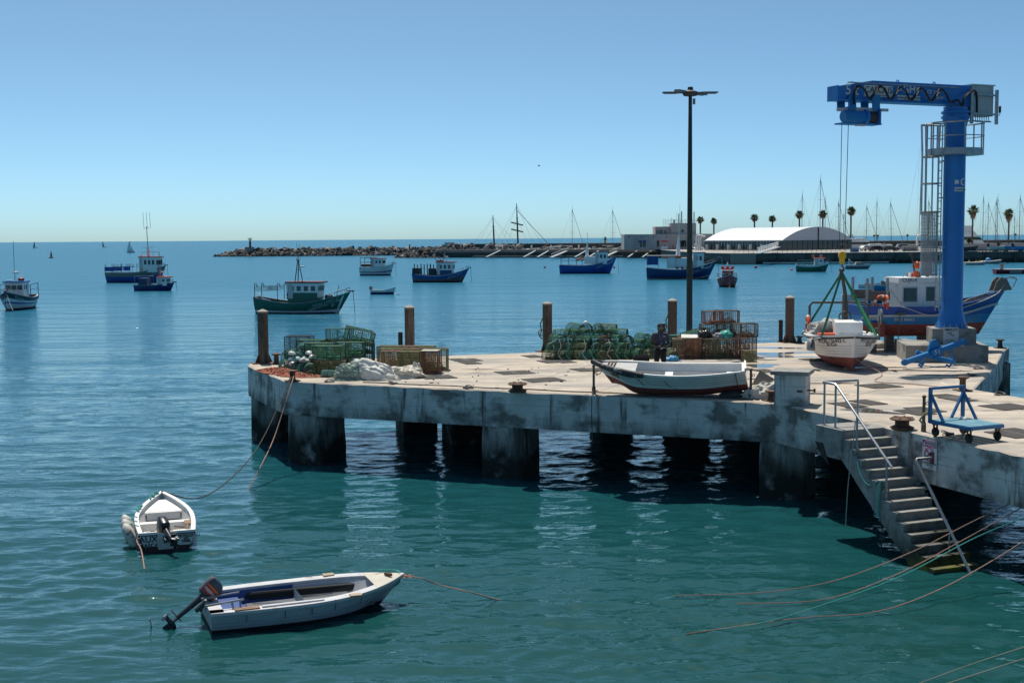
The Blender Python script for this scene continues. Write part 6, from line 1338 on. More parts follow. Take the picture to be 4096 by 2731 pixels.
def trap(key, pos, rz, lab, group, tilt=(0, 0)):
    nt_, fr, fu, h = TR[key]; t = thing('fish_trap', lab, 'fish trap', pos, 0, group, rot=(tilt[0], tilt[1], rz))
    link('wire_mesh', nt_, t); link('frame', fr, t)
    if key != 'panel': link('entrance_funnel', fu, t)
    return t
def gnd(px, Z): return Vector((at(px, 1400, Z).x, Z, DZ + .012))
LG = 'wire traps stacked at the left end of the pier'
q_ = random.Random(77)
# (key, px of centre, distance, height of base, turn, words, tilt)
left = [('moss', 1318, 41.7, 0, -12, 'mossy rectangular trap on the ground behind the net heap', 0), ('green', 1316, 41.75, .47, -8, 'green rectangular trap second up, behind the net heap', 0),
        ('dark', 1252, 42.8, 0, -15, 'dark trap on the ground behind the teal pots', 0), ('green', 1283, 42.9, .47, -10, 'green trap in the middle of the stack with open top', 0), ('moss', 1330, 43.0, 0, 5, 'mossy ground trap inside the stack', 0),
        ('green', 1402, 43.0, 0, -6, 'green ground trap left of the upright dark panel', 0), ('green', 1402, 43.0, .48, -4, 'bright green trap second up, left of the upright dark panel', 0),
        ('dark', 1250, 44.0, .0, -14, 'dark ground trap at the back left of the stack', 0), ('green', 1249, 43.9, .5, -12, 'green trap with black frame at the back left', 0), ('dark', 1196, 44.6, .0, -10, 'dark ground trap at the far left back', 0), ('dark', 1198, 44.7, .52, -10, 'open black framed trap at the upper left', 0),
        ('moss', 1345, 44.3, 0, -6, 'mossy ground trap at the back middle', 0), ('moss', 1345, 44.3, .47, -6, 'mossy second level trap at the back middle', 0), ('teal', 1360, 44.3, .86, -8, 'black framed trap topmost of the left stack', 0), ('green', 1440, 44.2, 0, 0, 'green ground trap at the back right', 0), ('green', 1440, 44.2, .47, 0, 'green second level trap at the back right', 0), ('green', 1432, 44.0, .86, 20, 'tilted green trap on the upper right of the left stack', 14),
        ('panel', 1478, 43.2, 0, 30, 'upright dark wire panel leaning between the two left stacks', 0)]
for key, px, Z, z, rz, words, tl in left:
    p_ = gnd(px, Z); p_.z += z; trap(key, p_, R(rz), words, LG, (R(tl * .5), R(tl)))
RGp = 'brown wire traps right of the white sacks'
right_ = [('tallbrown', 1566, 41.9, 'brown tall trap at the left of the near row behind the sacks'), ('tallmoss', 1645, 41.7, 'wide mossy tall trap in the middle of the near row'), ('tallrust', 1722, 41.6, 'rust red tall trap at the right end of the near row'), ('tallmoss', 1742, 42.6, 'mossy tall trap just behind the rust red one'),
          ('tallmoss', 1570, 42.8, 'mossy tall trap in the second row at left'), ('tallbrown', 1650, 42.7, 'brown tall trap in the second row'), ('tallmoss', 1560, 43.8, 'mossy tall trap in the third row at left'), ('tallbrown', 1630, 43.7, 'brown tall trap in the third row'), ('tallmoss', 1690, 43.6, 'mossy tall trap at the back right')]
for key, px, Z, words in right_: trap(key, gnd(px, Z), R(-8 + 10 * (q_.random() - .5)), words, RGp)
mb = MB(); p_ = gnd(1722, 41.6); mb.box((0, 0, .755), (.58, .58, .012)); tag(part('trap_lid', mb, mat('pale board', (.42, .38, .32), .8), None, False, p_, (0, 0, R(-8))), 'pale flat board on the rust red trap', 'board')
# stack around the lamp post
SG = 'brown wire traps stacked at the lamp post'
front = [('tallbrown', 2725, 'brown trap at the left front of the lamp post stack'), ('tallrust', 2775, 'rusty brown trap second from left in the front row'), ('tallbrown', 2826, 'brown trap third from left in the front row'), ('tallmoss', 2866, 'mossy brown trap in the middle of the front row'), ('tallbrown', 2915, 'brown trap fourth from left in the front row with a round float inside'), ('tallrust', 2965, 'large rusty trap at the right end of the front row')]
for key, px, words in front: trap(key, gnd(px, 45.9 + .2 * q_.random()), R(-6 + 12 * (q_.random() - .5)), words, SG)
for key, px, Z, words in (('tallbrown', 2745, 46.9, 'brown trap in the second row by the lamp foot'), ('tallmoss', 2830, 46.9, 'mossy trap in the second row'), ('tallbrown', 2900, 46.9, 'brown trap in the second row at right'), ('tallbrown', 2985, 46.8, 'brown trap at the back right corner')): trap(key, gnd(px, Z), R(5), words, SG)
for key, px, Z, z, rz, words in (('brown', 2850, 46.6, .74, 0, 'brown trap on the second level under the topmost one'), ('brown', 2915, 46.9, .74, -4, 'brown trap on the second level in the middle'), ('brown', 2976, 46.5, .76, 3, 'dark framed brown trap on the second level at right'), ('rust', 2848, 46.9, 1.22, 4, 'rusty trap alone at the top of the lamp post stack'), ('brown', 2905, 47.3, 1.2, -3, 'brown trap lying at the back of the top level'),
        ('green', 2787, 47.6, .45, 25, 'green trap tilted behind the lamp post'), ('green', 2800, 47.7, .0, 10, 'green trap on the ground behind the lamp post'), ('teal', 2722, 47.4, .3, 8, 'teal trap standing left of the lamp post'), ('dark', 2722, 47.4, 0, 8, 'dark trap on the ground left of the lamp post')):
    p_ = gnd(px, Z); p_.z += z; trap(key, p_, R(rz), words, SG, (0, R(-12) if 'tilted' in words else 0))
pt_ = gnd(2996, 44.6); trap('tallmoss', pt_, R(10), 'pale heaped trap on the wet deck at the right of the stack', SG).scale = (.55, .6, .55)
BAG = mat('black plastic bag', (.012, .012, .014), .3, var=.1)
t = thing('black_bag', 'black plastic bag on the traps by the lamp post', 'plastic bag', gnd(2815, 46.2) + Vector((0, 0, .735))); part('bag', blob((.22, .2, .22), 41, .25, 4), BAG, t, False); part('knot', blob((.06, .05, .1), 42, .4, 3), BAG, t, False, (0, 0, .24))
t = thing('teal_bag', 'teal plastic bag on the traps right of the black bag', 'plastic bag', gnd(2897, 46.2) + Vector((0, 0, .735))); part('bag', blob((.24, .2, .2), 43, .25, 4), mat('teal bag', (.05, .42, .33), .5), t, False, (.05, 0, 0)); part('grey_bag', blob((.18, .16, .14), 44, .3, 4), mat('grey bag', (.3, .3, .32), .5), t, False, (-.25, -.05, 0)); part('dark_bundle', blob((.12, .1, .12), 45, .3, 3), BAG, t, False, (-.15, .1, .16))
mb = MB(); mb.add([(-.35, -.2, .02), (.2, -.25, .015), (.45, .1, .1), (.1, .2, .05), (-.3, .2, .12)], [(0, 1, 2, 3, 4)]); mb.add([(-.35, -.2, .0), (.2, -.25, .0), (.45, .1, .08), (.1, .2, .03), (-.3, .2, .1)], [(4, 3, 2, 1, 0)]); tag(part('paper_sheets', mb, mat('crumpled paper', (.6, .59, .55), .8), None, False, gnd(2760, 46.2) + Vector((0, 0, .74))), 'crumpled pale sheet lying on the traps at the lamp foot', 'paper')
# ---- arched pots
def pot_meshes(m, fm, w=.44, d=.62, h=.33, seed=0):
    q = random.Random(seed); mb = MB(); n = 12; prof = [(w / 2 * math.cos(a), .09 + (h - .09) * math.sin(a)) for a in [math.pi * k / n for k in range(n + 1)]]; prof = [(w / 2, 0)] + prof + [(-w / 2, 0)]
    ys = [-d / 2 + d * k / 10 for k in range(11)]
    for y in ys:
        for a, b in zip(prof[:-1], prof[1:]): mb.wire((a[0], y, a[1]), (b[0], y, b[1]), .006)
        mb.wire((-w / 2, y, 0), (w / 2, y, 0), .005)
    for x, z in prof: mb.wire((x, -d / 2, z), (x, d / 2, z), .006)
    for y in (-d / 2, d / 2):
        for k in range(1, 7):
            x = -w / 2 + w * k / 7; zt = .09 + (h - .09) * math.sqrt(max(0, 1 - (2 * x / w) ** 2)); mb.wire((x, y, 0), (x, y, zt), .005)
        for k in range(1, 5):
            z = h * k / 5; hx = w / 2 * math.sqrt(max(0, 1 - max(0, (z - .09) / (h - .09)) ** 2)); mb.wire((-hx, y, z), (hx, y, z), .005)
    net = mb.mesh('netting', m)
    mb = MB()
    for y in (-d / 2, 0, d / 2): mb.tube([(x, y, z) for x, z in prof], .012, 5)
    for x in (-w / 2, w / 2): mb.bar((x, -d / 2, .01), (x, d / 2, .01), .022)
    fr = mb.mesh('hoops', fm)
    mb = MB(); mb.tube([(.08 * math.cos(a), -d / 2 + .01, h * .62 + .07 * math.sin(a)) for a in [k * .63 for k in range(10)]], .014, 4, closed=True); mb.box((0, .05, .05), (w * .7, d * .6, .05), .3 * seed); mb.tube([(q.random() * .3 - .15, q.random() * .4 - .2, .06 + .15 * q.random()) for _ in range(10)], .01, 3)
    return net, fr, mb.mesh('entrance_ring', [BLACK, BLACK][0])
PM = [pot_meshes(NETG, NETD, seed=1), pot_meshes(NETG, mat('green hoop', (.015, .07, .045), .6), .46, .62, .35, 2), pot_meshes(NETM, NETD, .43, .6, .32, 3), pot_meshes(NETT, NETD, .42, .58, .32, 4), pot_meshes(NETR, NETD, .44, .6, .33, 5)]
def pot(k, pos, rz, lab, group, tilt=0): 
    t = thing('lobster_pot', lab, 'lobster pot', pos, 0, group, rot=(R(tilt), R(tilt * .6), rz))
    for nm, me in zip(('netting', 'hoops', 'entrance_ring'), PM[k]): link(nm, me, t)
    return t
AG = 'arched lobster pots in the green heap'
rows = [('bottom row', 0.0, 45.9, (2203, 2252, 2297, 2331, 2368, 2409, 2447, 2486, 2522)), ('second row', .25, 46.15, (2212, 2272, 2318, 2386, 2436, 2478, 2512)), ('third row', .49, 46.5, (2228, 2285, 2327, 2372, 2418, 2461, 2507)), ('fourth row', .72, 46.8, (2250, 2294, 2339, 2398, 2438, 2476)), ('top row', .88, 47.3, (2302, 2346, 2390, 2434))]
for nm, z, Z, xs in rows:
    for i, px in enumerate(xs):
        p_ = gnd(px, Z + .15 * q_.random()); p_.z += z; k = 4 if (nm == 'third row' and i == 4) else q_.choice((0, 0, 1, 1, 2, 3 if nm == 'bottom row' else 0))
        pot(k, p_, R(q_.choice((0, 15, -15, 30, 70)) + 8 * q_.random()), f'arched pot, {ORD[i]} from left in the {nm} of the green heap', AG, q_.uniform(-4, 4) if z else 0)
for i in range(14):   # pots filling the heart of the heap, glimpsed through the front ones
    p_ = gnd(2230 + 290 * ((i % 7) + .3) / 7, 47.1 + .35 * (i // 7)); p_.z += .26 * (i // 7) + .0; pot(2, p_, R(20 * q_.random()), f'{ORD[i]} mossy pot half hidden at the back of the green heap', AG)
NG = 'pots under loose green netting'
for i, (px, Z, z) in enumerate(((2548, 46.3, 0), (2590, 46.2, 0), (2632, 46.3, 0), (2560, 46.7, .33), (2608, 46.7, .33), (2640, 46.8, .3), (2572, 47.2, .5), (2690, 45.6, 0), (2672, 46.4, 0))):
    p_ = gnd(px, Z); p_.z += z; pot((1, 2, 0)[i % 3], p_, R(30 * q_.random()), f'{ORD[i]} green pot from left in the low heap behind the man', NG)
gt = thing('net_tangle', 'loose green netting and lines over the pots behind the man', 'fishing net', gnd(2595, 46.4)); part('lines', tangle(26, .75, .4, .85, .012, 8, 30, .35), NETG, gt); part('moss', tangle(12, .7, .35, .5, .014, 9, 24, .3), mat('pale green line', (.16, .25, .14), .9), gt)
o = tag(part('crate', MB().box((0, 0, .12), (.55, .35, .03)).box((0, -.16, .13), (.55, .03, .22)).box((0, .16, .13), (.55, .03, .22)).box((-.26, 0, .13), (.03, .3, .22)).box((.26, 0, .13), (.03, .3, .22)), BLACK, None, False, gnd(2565, 44.9)), 'low black crate left of the man', 'crate')
t = thing('blue_bag', 'light blue plastic bag on the ground right of the man', 'plastic bag', gnd(2688, 45.0)); part('bag', blob((.22, .15, .14), 51, .35, 4), mat('light blue bag', (.08, .33, .55), .5), t); part('handle', tangle(2, .12, .1, .2, .012, 4), mat('light blue bag', (.08, .33, .55), .5), t)
mb = blob((.09, .09, .1), 52, .05, 3); tag(part('white_float', mb, WHITE, None, True, gnd(2343, 47.2) + Vector((0, 0, 1.2))), 'small white float on top of the green heap of pots', 'float')
mb = MB(); 
hg = thing('hanging_lines', 'pale ropes hanging over the front of the green heap', 'rope', gnd(2370, 45.4))
for i in range(9):
    x = -1.2 + .3 * i; m_ = MB(); m_.tube(cr([Vector((x, .25, .75 + .1 * (i % 3))), Vector((x + .05, .05, .5)), Vector((x - .06, .0, .25)), Vector((x + .1, -.05, .02))]), .01, 4); part('line', m_, (ROPEW, ROPET, NETM)[i % 3], hg)
# ---- teal round pots, rope, nets and sacks at the left end
TG = 'teal pots at the left end'
for i, (px, Z, z, k) in enumerate(((1142, 43.2, 0, 3), (1185, 42.6, 0, 3), (1160, 43.6, .3, 3), (1222, 42.2, 0, 3), (1200, 42.9, .32, 3), (1240, 41.7, 0, 0), (1180, 43.9, .3, 0), (1212, 43.2, .55, 3))):
    p_ = gnd(px, Z); p_.z += z; pot(k, p_, R(40 * q_.random() - 20), f'teal netted pot, {ORD[i]} from the left bollard in the left end heap', TG, 5 if z else 0)
bl_ = thing('bottle_heap', 'pale plastic floats and rags among the teal pots', 'floats', gnd(1195, 42.4))
for i in range(9): part('float', blob((.12, .1, .09), 60 + i, .25, 3), (WHITE, mat('pale teal plastic', (.3, .5, .5), .5), LGREY)[i % 3], bl_, True, (q_.uniform(-.4, .5), q_.uniform(-.5, .3), q_.uniform(.1, .6)))
p_ = D(1128, 1492); rp = thing('rope_heap', 'spread heap of orange pink rope on the left end of the pier', 'rope', p_ , R(-52)); part('coil', tangle(60, 1.5, .42, .18, .012, 11, 34, .3), mat('orange pink rope', (.50, .20, .13), .9, var=.3), rp)
rp2 = thing('rope_heap', 'loose pink rope trailing from the rusty bollard to the teal pots', 'rope', D(1205, 1506), R(-15)); part('coil', tangle(26, .8, .28, .12, .012, 12, 30, .3), mat('orange pink rope', (.50, .20, .13), .9, var=.3), rp2); part('stray_end', (lambda m_: m_.tube(cr([Vector((.5, -.1, .02)), Vector((.9, -.05, .02)), Vector((1.3, -.2, .02)), Vector((1.8, -.1, .02))]), .012, 4) and m_)(MB()), ROPEP, rp2)
nh = thing('net_heap', 'heap of pale green monofilament net beside the white sack', 'fishing net', D(1392, 1523) + Vector((0, .3, 0))); NETP = mat('pale monofilament', (.36, .43, .37), .95, var=.2); part('net_body', blob((.42, .32, .38), 71, .3, 5), mat('net body', (.30, .37, .31), 1, var=.25, vscale=14, bump=1.0, bscale=60), nh); part('net_strands', tangle(90, .56, .42, .46, .005, 13, 26, .22), NETP, nh)
SACK = mat('white sailcloth', (.68, .66, .60), .85, var=.05, vscale=2, bump=.25, bscale=6)
t = thing('white_sack', 'large folded white sailcloth sack leaning on the traps', 'sack', D(1480, 1522) + Vector((0, .4, 0)), R(-12)); part('cloth', blob((.74, .36, .40), 81, .34, 5, sc_=1.5), SACK, t, True, (0, 0, 0), (0, R(16), 0)); part('hem', MB().tube(cr([Vector((-.2, -.35, .1)), Vector((.3, -.42, .06)), Vector((.8, -.3, .02)), Vector((1.05, -.2, .015))]), .02, 5), SACK, t, True)
t = thing('cream_sack', 'smaller cream coloured cloth sack right of the white one', 'sack', D(1612, 1515) + Vector((0, .3, 0)), R(8)); part('cloth', blob((.62, .36, .26), 85, .45, 5, sc_=1.9), mat('cream cloth', (.62, .58, .49), .85, var=.06, bump=.25, bscale=6), t, True); part('fold', blob((.14, .1, .2), 87, .4, 4), mat('cream cloth', (.62, .58, .49), .85), t, True, (.4, .05, .2))
o = pot(3, D(1318, 1508) + Vector((0, 0, .01)), R(80), 'small grey blue pot lying in front of the mossy trap', TG); o.scale = (.9, .8, .7)

# ------------------------------------------------------------------ dinghies on the near water
def outboard(parent, m, tilt, loc, s=1.0, txt=None, cowlm=None, rz=0):
    o = bpy.data.objects.new('outboard_motor', None); COL.objects.link(o); o.parent = parent; o.location = loc; o.rotation_euler = (0, R(tilt), rz); o.scale = (s, s, s)
    mb = MB(); secs = []
    for z, w, d, x in ((.12, .085, .12, 0), (.16, .12, .18, .01), (.3, .125, .2, .01), (.44, .12, .19, .0), (.5, .1, .15, -.02), (.53, .05, .08, -.03)):
        secs.append([(x + d * math.copysign(abs(math.cos(a)) ** .55, math.cos(a)), w * math.copysign(abs(math.sin(a)) ** .55, math.sin(a)), z) for a in [k * math.pi / 8 for k in range(16)]])
    vs = [v for S in secs for v in S]; n = 16; mb.add(vs, [(i * n + j, i * n + (j + 1) % n, (i + 1) * n + (j + 1) % n, (i + 1) * n + j) for i in range(len(secs) - 1) for j in range(n)] + [tuple(range(n - 1, -1, -1)), tuple(range((len(secs) - 1) * n, len(secs) * n))]); cow = part('cowling', mb, cowlm or m, o, True)
    mb = MB(); mb.tube([(0, 0, .14), (0, 0, -.15), (-.01, 0, -.52)], [.07, .055, .045], 10); mb.box((-.06, 0, -.5), (.3, .13, .015)); part('shaft', mb, m, o, True)
    mb = MB(); mb.tube([(.12, 0, -.66), (.05, 0, -.66), (-.14, 0, -.66), (-.17, 0, -.66)], [.02, .05, .045, .03], 10); mb.prism([(-.05, -.68), (.08, -.68), (.0, -.86), (-.06, -.84)], -.008, .008, M=Matrix.Rotation(R(90), 4, 'X')); mb.bar((0, 0, -.5), (-.02, 0, -.66), .14, .035); gb = part('gear_case', mb, m, o)
    mb = MB()
    for k in range(3): a = k * 2.09; mb.bar((-.18, .02 * math.cos(a), -.66 + .02 * math.sin(a)), (-.19, .1 * math.cos(a), -.66 + .1 * math.sin(a)), .07, .01, up=(math.cos(a + .5), 0, math.sin(a)))
    part('propeller', mb, STEEL, gb)
    mb = MB(); mb.box((.13, 0, -.05), (.07, .17, .26)); mb.bar((.1, .07, .05), (.2, .07, -.12), .04); mb.bar((.1, -.07, .05), (.2, -.07, -.12), .04); part('clamp_bracket', mb, DSTEEL, o)
    return o, cow
# white boat named AUX, stern towards the viewer
wlA = spot(670, 2200, 0); hA = Vector((-.30, .955, 0)).normalized(); LA = 3.35; cA_ = wlA + hA * (LA / 2 - .05)
AX = boat_thing('dinghy', 'white open dinghy with black outboard and lettered transom, stern to the viewer', 'dinghy', (cA_.x, cA_.y, 0), hA)
H = Hull(LA, 1.36, (.42, .44, .72), -.22, .9, .42, 2.5, .28, .75, .35, 0, .15)
part('hull', H.shell([.12], 28, 4, 5), [mat('dark maroon bottom', (.05, .018, .02), .6), OLDWHITE], AX, True)
part('gunwale', H.rail(.035, .1, off=.02, transom=False), WHITE, AX); part('rubbing_strake', H.strip(.9, .955, .035), mat('grey rubber', (.17, .17, .18), .6), AX)
part('inner_lining', H.inner(.06, .1, ends=(.015, .95)), mat('boat inside white', (.62, .61, .59), .6, var=.1, layers=[((.35, .32, .28), 6, .6, .74)]), AX)
tz = .42
for y0_, y1_ in ((-.61, -.22), (.22, .61)):
    mb = MB(); mb.box((-LA / 2 + .01, (y0_ + y1_) / 2, tz + .01), (.06, y1_ - y0_, .06)); part('transom_cap', mb, WHITE, AX); mb = MB(); mb.box((-LA / 2 - .022, (y0_ + y1_) / 2, tz - .03), (.012, y1_ - y0_, .02)); part('transom_trim', mb, BLACK, AX)
for t_, wd_, nm in ((.46, .24, 'thwart'), (.72, .2, 'thwart')):
    p_ = H.pt(t_, H.uz(t_, H.zs(t_) - .12)); mb = MB(); mb.box((p_.x, 0, p_.z), (wd_, 2 * p_.y - .13, .05)); mb.box((p_.x - wd_ / 2 + .02, 0, p_.z - .09), (.03, 2 * p_.y - .2, .14)); part(nm, mb, WHITE, AX)
mb = MB(); mb.add([H.pt(t_, H.uz(t_, H.zs(t_) - .12), s_) + Vector((0, -s_ * .06, .03)) for t_ in (.72, .8, .88, .94) for s_ in (-1, 1)], [(0, 1, 3, 2), (2, 3, 5, 4), (4, 5, 7, 6)]); part('bow_seat', mb, WHITE, AX)
ob, cw_ = outboard(AX, mat('black outboard', (.012, .014, .018), .3), 74, (-LA / 2 - .02, .0, .44), 1.0, rz=R(14))
mb = MB(); mb.tube([(.1, .05, .2), (.3, .12, .34), (.46, .16, .42)], [.022, .02, .025], 8); part('tiller', mb, BLACK, ob, True)
for nm, a, b, m in (('oar', (-.75, -.42, .32), (-1.05, -.2, .42), WOOD), ('paddle', (-.4, -.52, .36), (-1.1, -.48, .3), WOOD)):
    mb = MB(); mb.tube([a, b], .02, 6); mb.box(Vector(a) + Vector((.0, 0, 0)), (.4, .14, .02)) if nm == 'paddle' else None; tag(part(nm, mb, m), {'oar': 'wooden oar handle in the stern of the white lettered dinghy', 'paddle': 'reddish wooden paddle along the right side of the white lettered dinghy'}[nm], nm); o = bpy.data.objects[nm]; o.location = AX.location; o.rotation_euler = AX.rotation_euler
bo = thing('jerrycan', 'pale plastic jug in the left stern of the white lettered dinghy', 'jug', AX.location, AX.rotation_euler.z); part('jug', blob((.12, .1, .12), 91, .12, 3), mat('ivory plastic', (.6, .56, .46), .5), bo, True, (-1.05, .4, .13)); part('cap', MB().lathe([(.03, 0), (.03, .05)], 8, (-1.05, .4, .3)), LGREY, bo)
rl = thing('rope_coil', 'brown rope coiled in the bottom of the white lettered dinghy', 'rope', AX.location, AX.rotation_euler.z); part('coil', tangle(5, .25, .18, .06, .012, 15, 24, .3), mat('rust brown rope', (.16, .08, .06), .9), rl, False, (.1, .05, .11)); part('coil', tangle(5, .2, .2, .08, .011, 16, 24, .3), ROPEW, rl, False, (-1.1, .15, .11))
FEND = mat('scuffed white fender', (.5, .49, .45), .6, layers=[((.08, .08, .08), 5, .58, .66)])
for i, x in enumerate((-.05, -.52, -1.0)):
    p_ = H.pt((x + LA / 2) / LA, .95, 1, .16); ft = thing('fender', ['white fender hanging farthest forward on the lettered dinghy', 'middle white fender on the left side of the lettered dinghy', 'white fender nearest the stern of the lettered dinghy'][i], 'fender', AX.location, AX.rotation_euler.z, 'fenders on the lettered dinghy')
    mb = MB(); mb.lathe([(.02, -.30), (.07, -.27), (.12, -.16), (.13, .02), (.12, .2), (.06, .3), (.02, .33)], 12); o = part('body', mb, FEND, ft, True, p_ + Vector((0, .0, -.14)), (R(-22), R(30), 0)); mb = MB(); mb.tube([p_ + Vector((0, 0, .15)), H.pt((x + LA / 2) / LA, 1, 1) + Vector((0, -.05, .04))], .012, 4); part('cord', mb, ROPET, ft)
mb = MB(); [mb.tube([H.pt(a, 1, 1) + Vector((0, -.05, .05)), H.pt(a + .03, 1, 1) + Vector((0, .02, .09)), H.pt(a + .06, 1, 1) + Vector((0, -.03, .05))], .025, 5) for a in (.62, .68, .86, .9)]; part('teal_lashing', mb, ROPET, AX)
R_ = Vector((0, -1, 0))
for txt, sz, y, z in (('AUX', .20, .42, .29), ('CASCAIS', .13, .36, .15), ('S.BARTOLOMEU', .085, -.42, .32), ('DO', .06, -.42, .26), ('MAR', .09, -.42, .2)): lettering('lettering', txt, sz, BT, AX, (-LA / 2 - .012, y, z), R_, (0, 0, 1), .006)
mb = MB(); mb.prism([(-.2, .0), (.2, .0), (.24, .2), (.2, .24), (-.2, .24), (-.24, .2)], -.01, .012, M=Matrix.Translation((-LA / 2 - .012, 0, .05)) @ Matrix.Rotation(R(90), 4, 'Z') @ Matrix.Rotation(R(90), 4, 'X')); part('motor_pad', mb, LGREY, AX)
# grey blue dinghy with the big outboard
wS, wB = spot(880, 2540, 0), spot(1520, 2430, 0); hM = Vector((.93, .365, 0)).normalized(); LM = 3.85; near_ = Vector((hM.y, -hM.x, 0))
cM = spot(863, 2540, 0) + hM * (LM / 2 - .08) - near_ * .79
MR = boat_thing('dinghy', 'grey blue fibreglass dinghy with blue interior and tilted outboard in the foreground', 'dinghy', (cM.x, cM.y, 0), hM)
H = Hull(LM, 1.82, (.37, .37, .50), -.2, .9, .36, 3.0, .17, .6, .55, .04, .12)
GP = mat('scuffed grey hull', (.33, .37, .41), .55, var=.08, vscale=3, bump=.3, bscale=16, layers=[((.52, .53, .54), (1.2, 6, 6), .6, .72, 7), ((.02, .05, .16), (3.5, 9, 9), .68, .73, 6), ((.03, .03, .03), 11, .73, .77, 3), ((.12, .09, .07), (4, 4, 1.2), .70, .76, 5)])
GPT = mat('scuffed gunwale', (.50, .50, .52), .55, var=.1, vscale=4, bump=.4, bscale=24, layers=[((.33, .26, .2), 3.2, .60, .7, 7), ((.04, .09, .25), 6, .68, .74, 5)])
BLI = mat('faded blue inside', (.018, .06, .22), .55, var=.15, vscale=4, layers=[((.4, .42, .45), 9, .69, .74, 5)]); GRI = mat('grey inside', (.44, .45, .48), .55, var=.08, layers=[((.1, .1, .12), 14, .7, .75, 3)])
WLN = mat('dark waterline', (.012, .012, .014), .7, layers=[((.2, .16, .13), 12, .62, .7)])
part('hull', H.shell([.07, ('f', .26)], 32, 4, 5), [WLN, GP, GP], MR, True)
part('rubbing_strake', H.strip(.62, .70, .025), GP, MR)
part('gunwale', H.rail(.05, .24, off=.02, transom=True), GPT, MR)
mb = MB(); n_ = 20; vs = []
inner_ = H.inner(.235, .13, 24, (.06, .9)); 
part('inner_lining_bow', H.inner(.235, .13, 14, (.46, .9)), GRI, MR); part('inner_lining_stern', H.inner(.236, .128, 14, (.06, .465)), BLI, MR)
mb = MB(); mb.add([H.pt(t_, 1, s_) + Vector((0, 0, .052)) for t_ in (.82, .88, .94, .985) for s_ in (-1, 1)], [(0, 1, 3, 2), (2, 3, 5, 4), (4, 5, 7, 6)]); part('bow_deck', mb, mat('weathered ply', (.5, .46, .4), .8, layers=[((.25, .2, .16), 6, .6, .7)]), MR)
mb = MB(); mb.bar((LM / 2 - .35, .1, H.zs(.95) + .07), (LM / 2 - .28, -.1, H.zs(.95) + .09), .05); part('bow_cleat', mb, RUSTY, MR)
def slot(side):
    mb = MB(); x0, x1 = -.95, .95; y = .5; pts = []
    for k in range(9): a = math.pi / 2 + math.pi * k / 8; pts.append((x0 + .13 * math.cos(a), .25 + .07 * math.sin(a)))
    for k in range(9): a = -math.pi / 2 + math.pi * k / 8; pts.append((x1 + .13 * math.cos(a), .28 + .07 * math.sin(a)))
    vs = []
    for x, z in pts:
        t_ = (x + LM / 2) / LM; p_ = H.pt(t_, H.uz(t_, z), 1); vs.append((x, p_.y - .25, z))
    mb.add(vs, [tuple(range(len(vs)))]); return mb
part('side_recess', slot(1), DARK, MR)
mb = MB(); mb.box((-LM / 2 + .42, .0, .25), (.55, 1.3, .04)); part('stern_bench', mb, BLI, MR)
mb = MB(); mb.box((.05, .0, .145), (2.3, .9, .03)); part('floor', mb, mat('wet floor', (.13, .14, .16), .4), MR)
for a, b in (((-1.5, -.62), (-1.05, -.62)), ((-1.0, -.63), (.15, -.63))):
    mb = MB(); z = .43 if b[0] < 0 else .435; mb.box(((a[0] + b[0]) / 2, -.79, z), (b[0] - a[0], .16 if b[0] < 0 else .08, .03)); part('gunwale_board', mb, WOOD if b[0] < 0 else GPT, MR)
for sx, sy in ((.75, -.8), (.6, .8)):
    mb = MB(); mb.box((sx, sy, .45), (.22, .16, .04)); part('rowlock_pad', mb, mat('rusty pad', (.36, .27, .19), .7), MR)
mb = MB(); mb.add([(-1.1, -.38, .4), (-.55, -.4, .36), (-.5, -.1, .26), (-1.05, -.05, .28)], [(0, 1, 2, 3)]); mb.add([(-1.1, -.38, .39), (-.55, -.4, .35), (-.5, -.1, .25), (-1.05, -.05, .27)], [(3, 2, 1, 0)]); part('clear_sheet', mb, mat('pale perspex', (.4, .44, .48), .15), MR)
for y in (-.16, -.66):
    mb = MB(); mb.tube([(-LM / 2 - .08, y, .52), (-LM / 2 + .62, y + .03, .56)], .02, 6); 
    if y < -.3: mb.tube([(-LM / 2 + .4, y, .55), (-LM / 2 + .42, y - .05, .41)], .02, 6); mb.tube([(-LM / 2 + .55, y, .55), (-LM / 2 + .55, y - .06, .41)], .02, 6)
    part('stern_rail', mb, STEEL, MR, True)
MCO = mat('outboard grey', (.06, .07, .085), .35, var=.1)
ob2, cow2 = outboard(MR, mat('outboard leg', (.035, .04, .05), .4), 52, (-LM / 2 - .11, .02, .46), .95, cowlm=MCO)
mb = MB()
for k, (z0_, z1_, m_) in enumerate(((.20, .33, 0), (.33, .37, 1))): mb.add([(-.16, -.131, z0_), (.17, -.131, z0_), (.17, -.131, z1_), (-.16, -.131, z1_)], [(0, 1, 2, 3)], 0 if k else 1)
part('decal', mb, [mat('decal orange', (.7, .12, .02), .4), mat('decal red', (.4, .02, .02), .4)], cow2)
lettering('lettering', 'MARINER', .075, WT, cow2, (.0, -.134, .265), (1, 0, 0), (0, 0, 1), .004)
mb = MB(); mb.tube(cr([H.pt(.98, 1.02) + Vector((-.35, .3, .06)), H.pt(.97, 1.05) + Vector((0, 0, .06)), H.pt(.985, .9, -1, .05), H.pt(.98, .75, -1, .05)]), .02, 5); part('teal_lashing', mb, ROPET, MR, True)
for x in (-1.3, -.6, -.1, .35, .9):
    t_ = (x + LM / 2) / LM; mb = MB(); mb.tube([H.pt(t_, .93, -1, .022), H.pt(t_, .72, -1, .026)], .007, 4); part('drip_streak', mb, mat('rust streak', (.14, .08, .05), .8), MR)
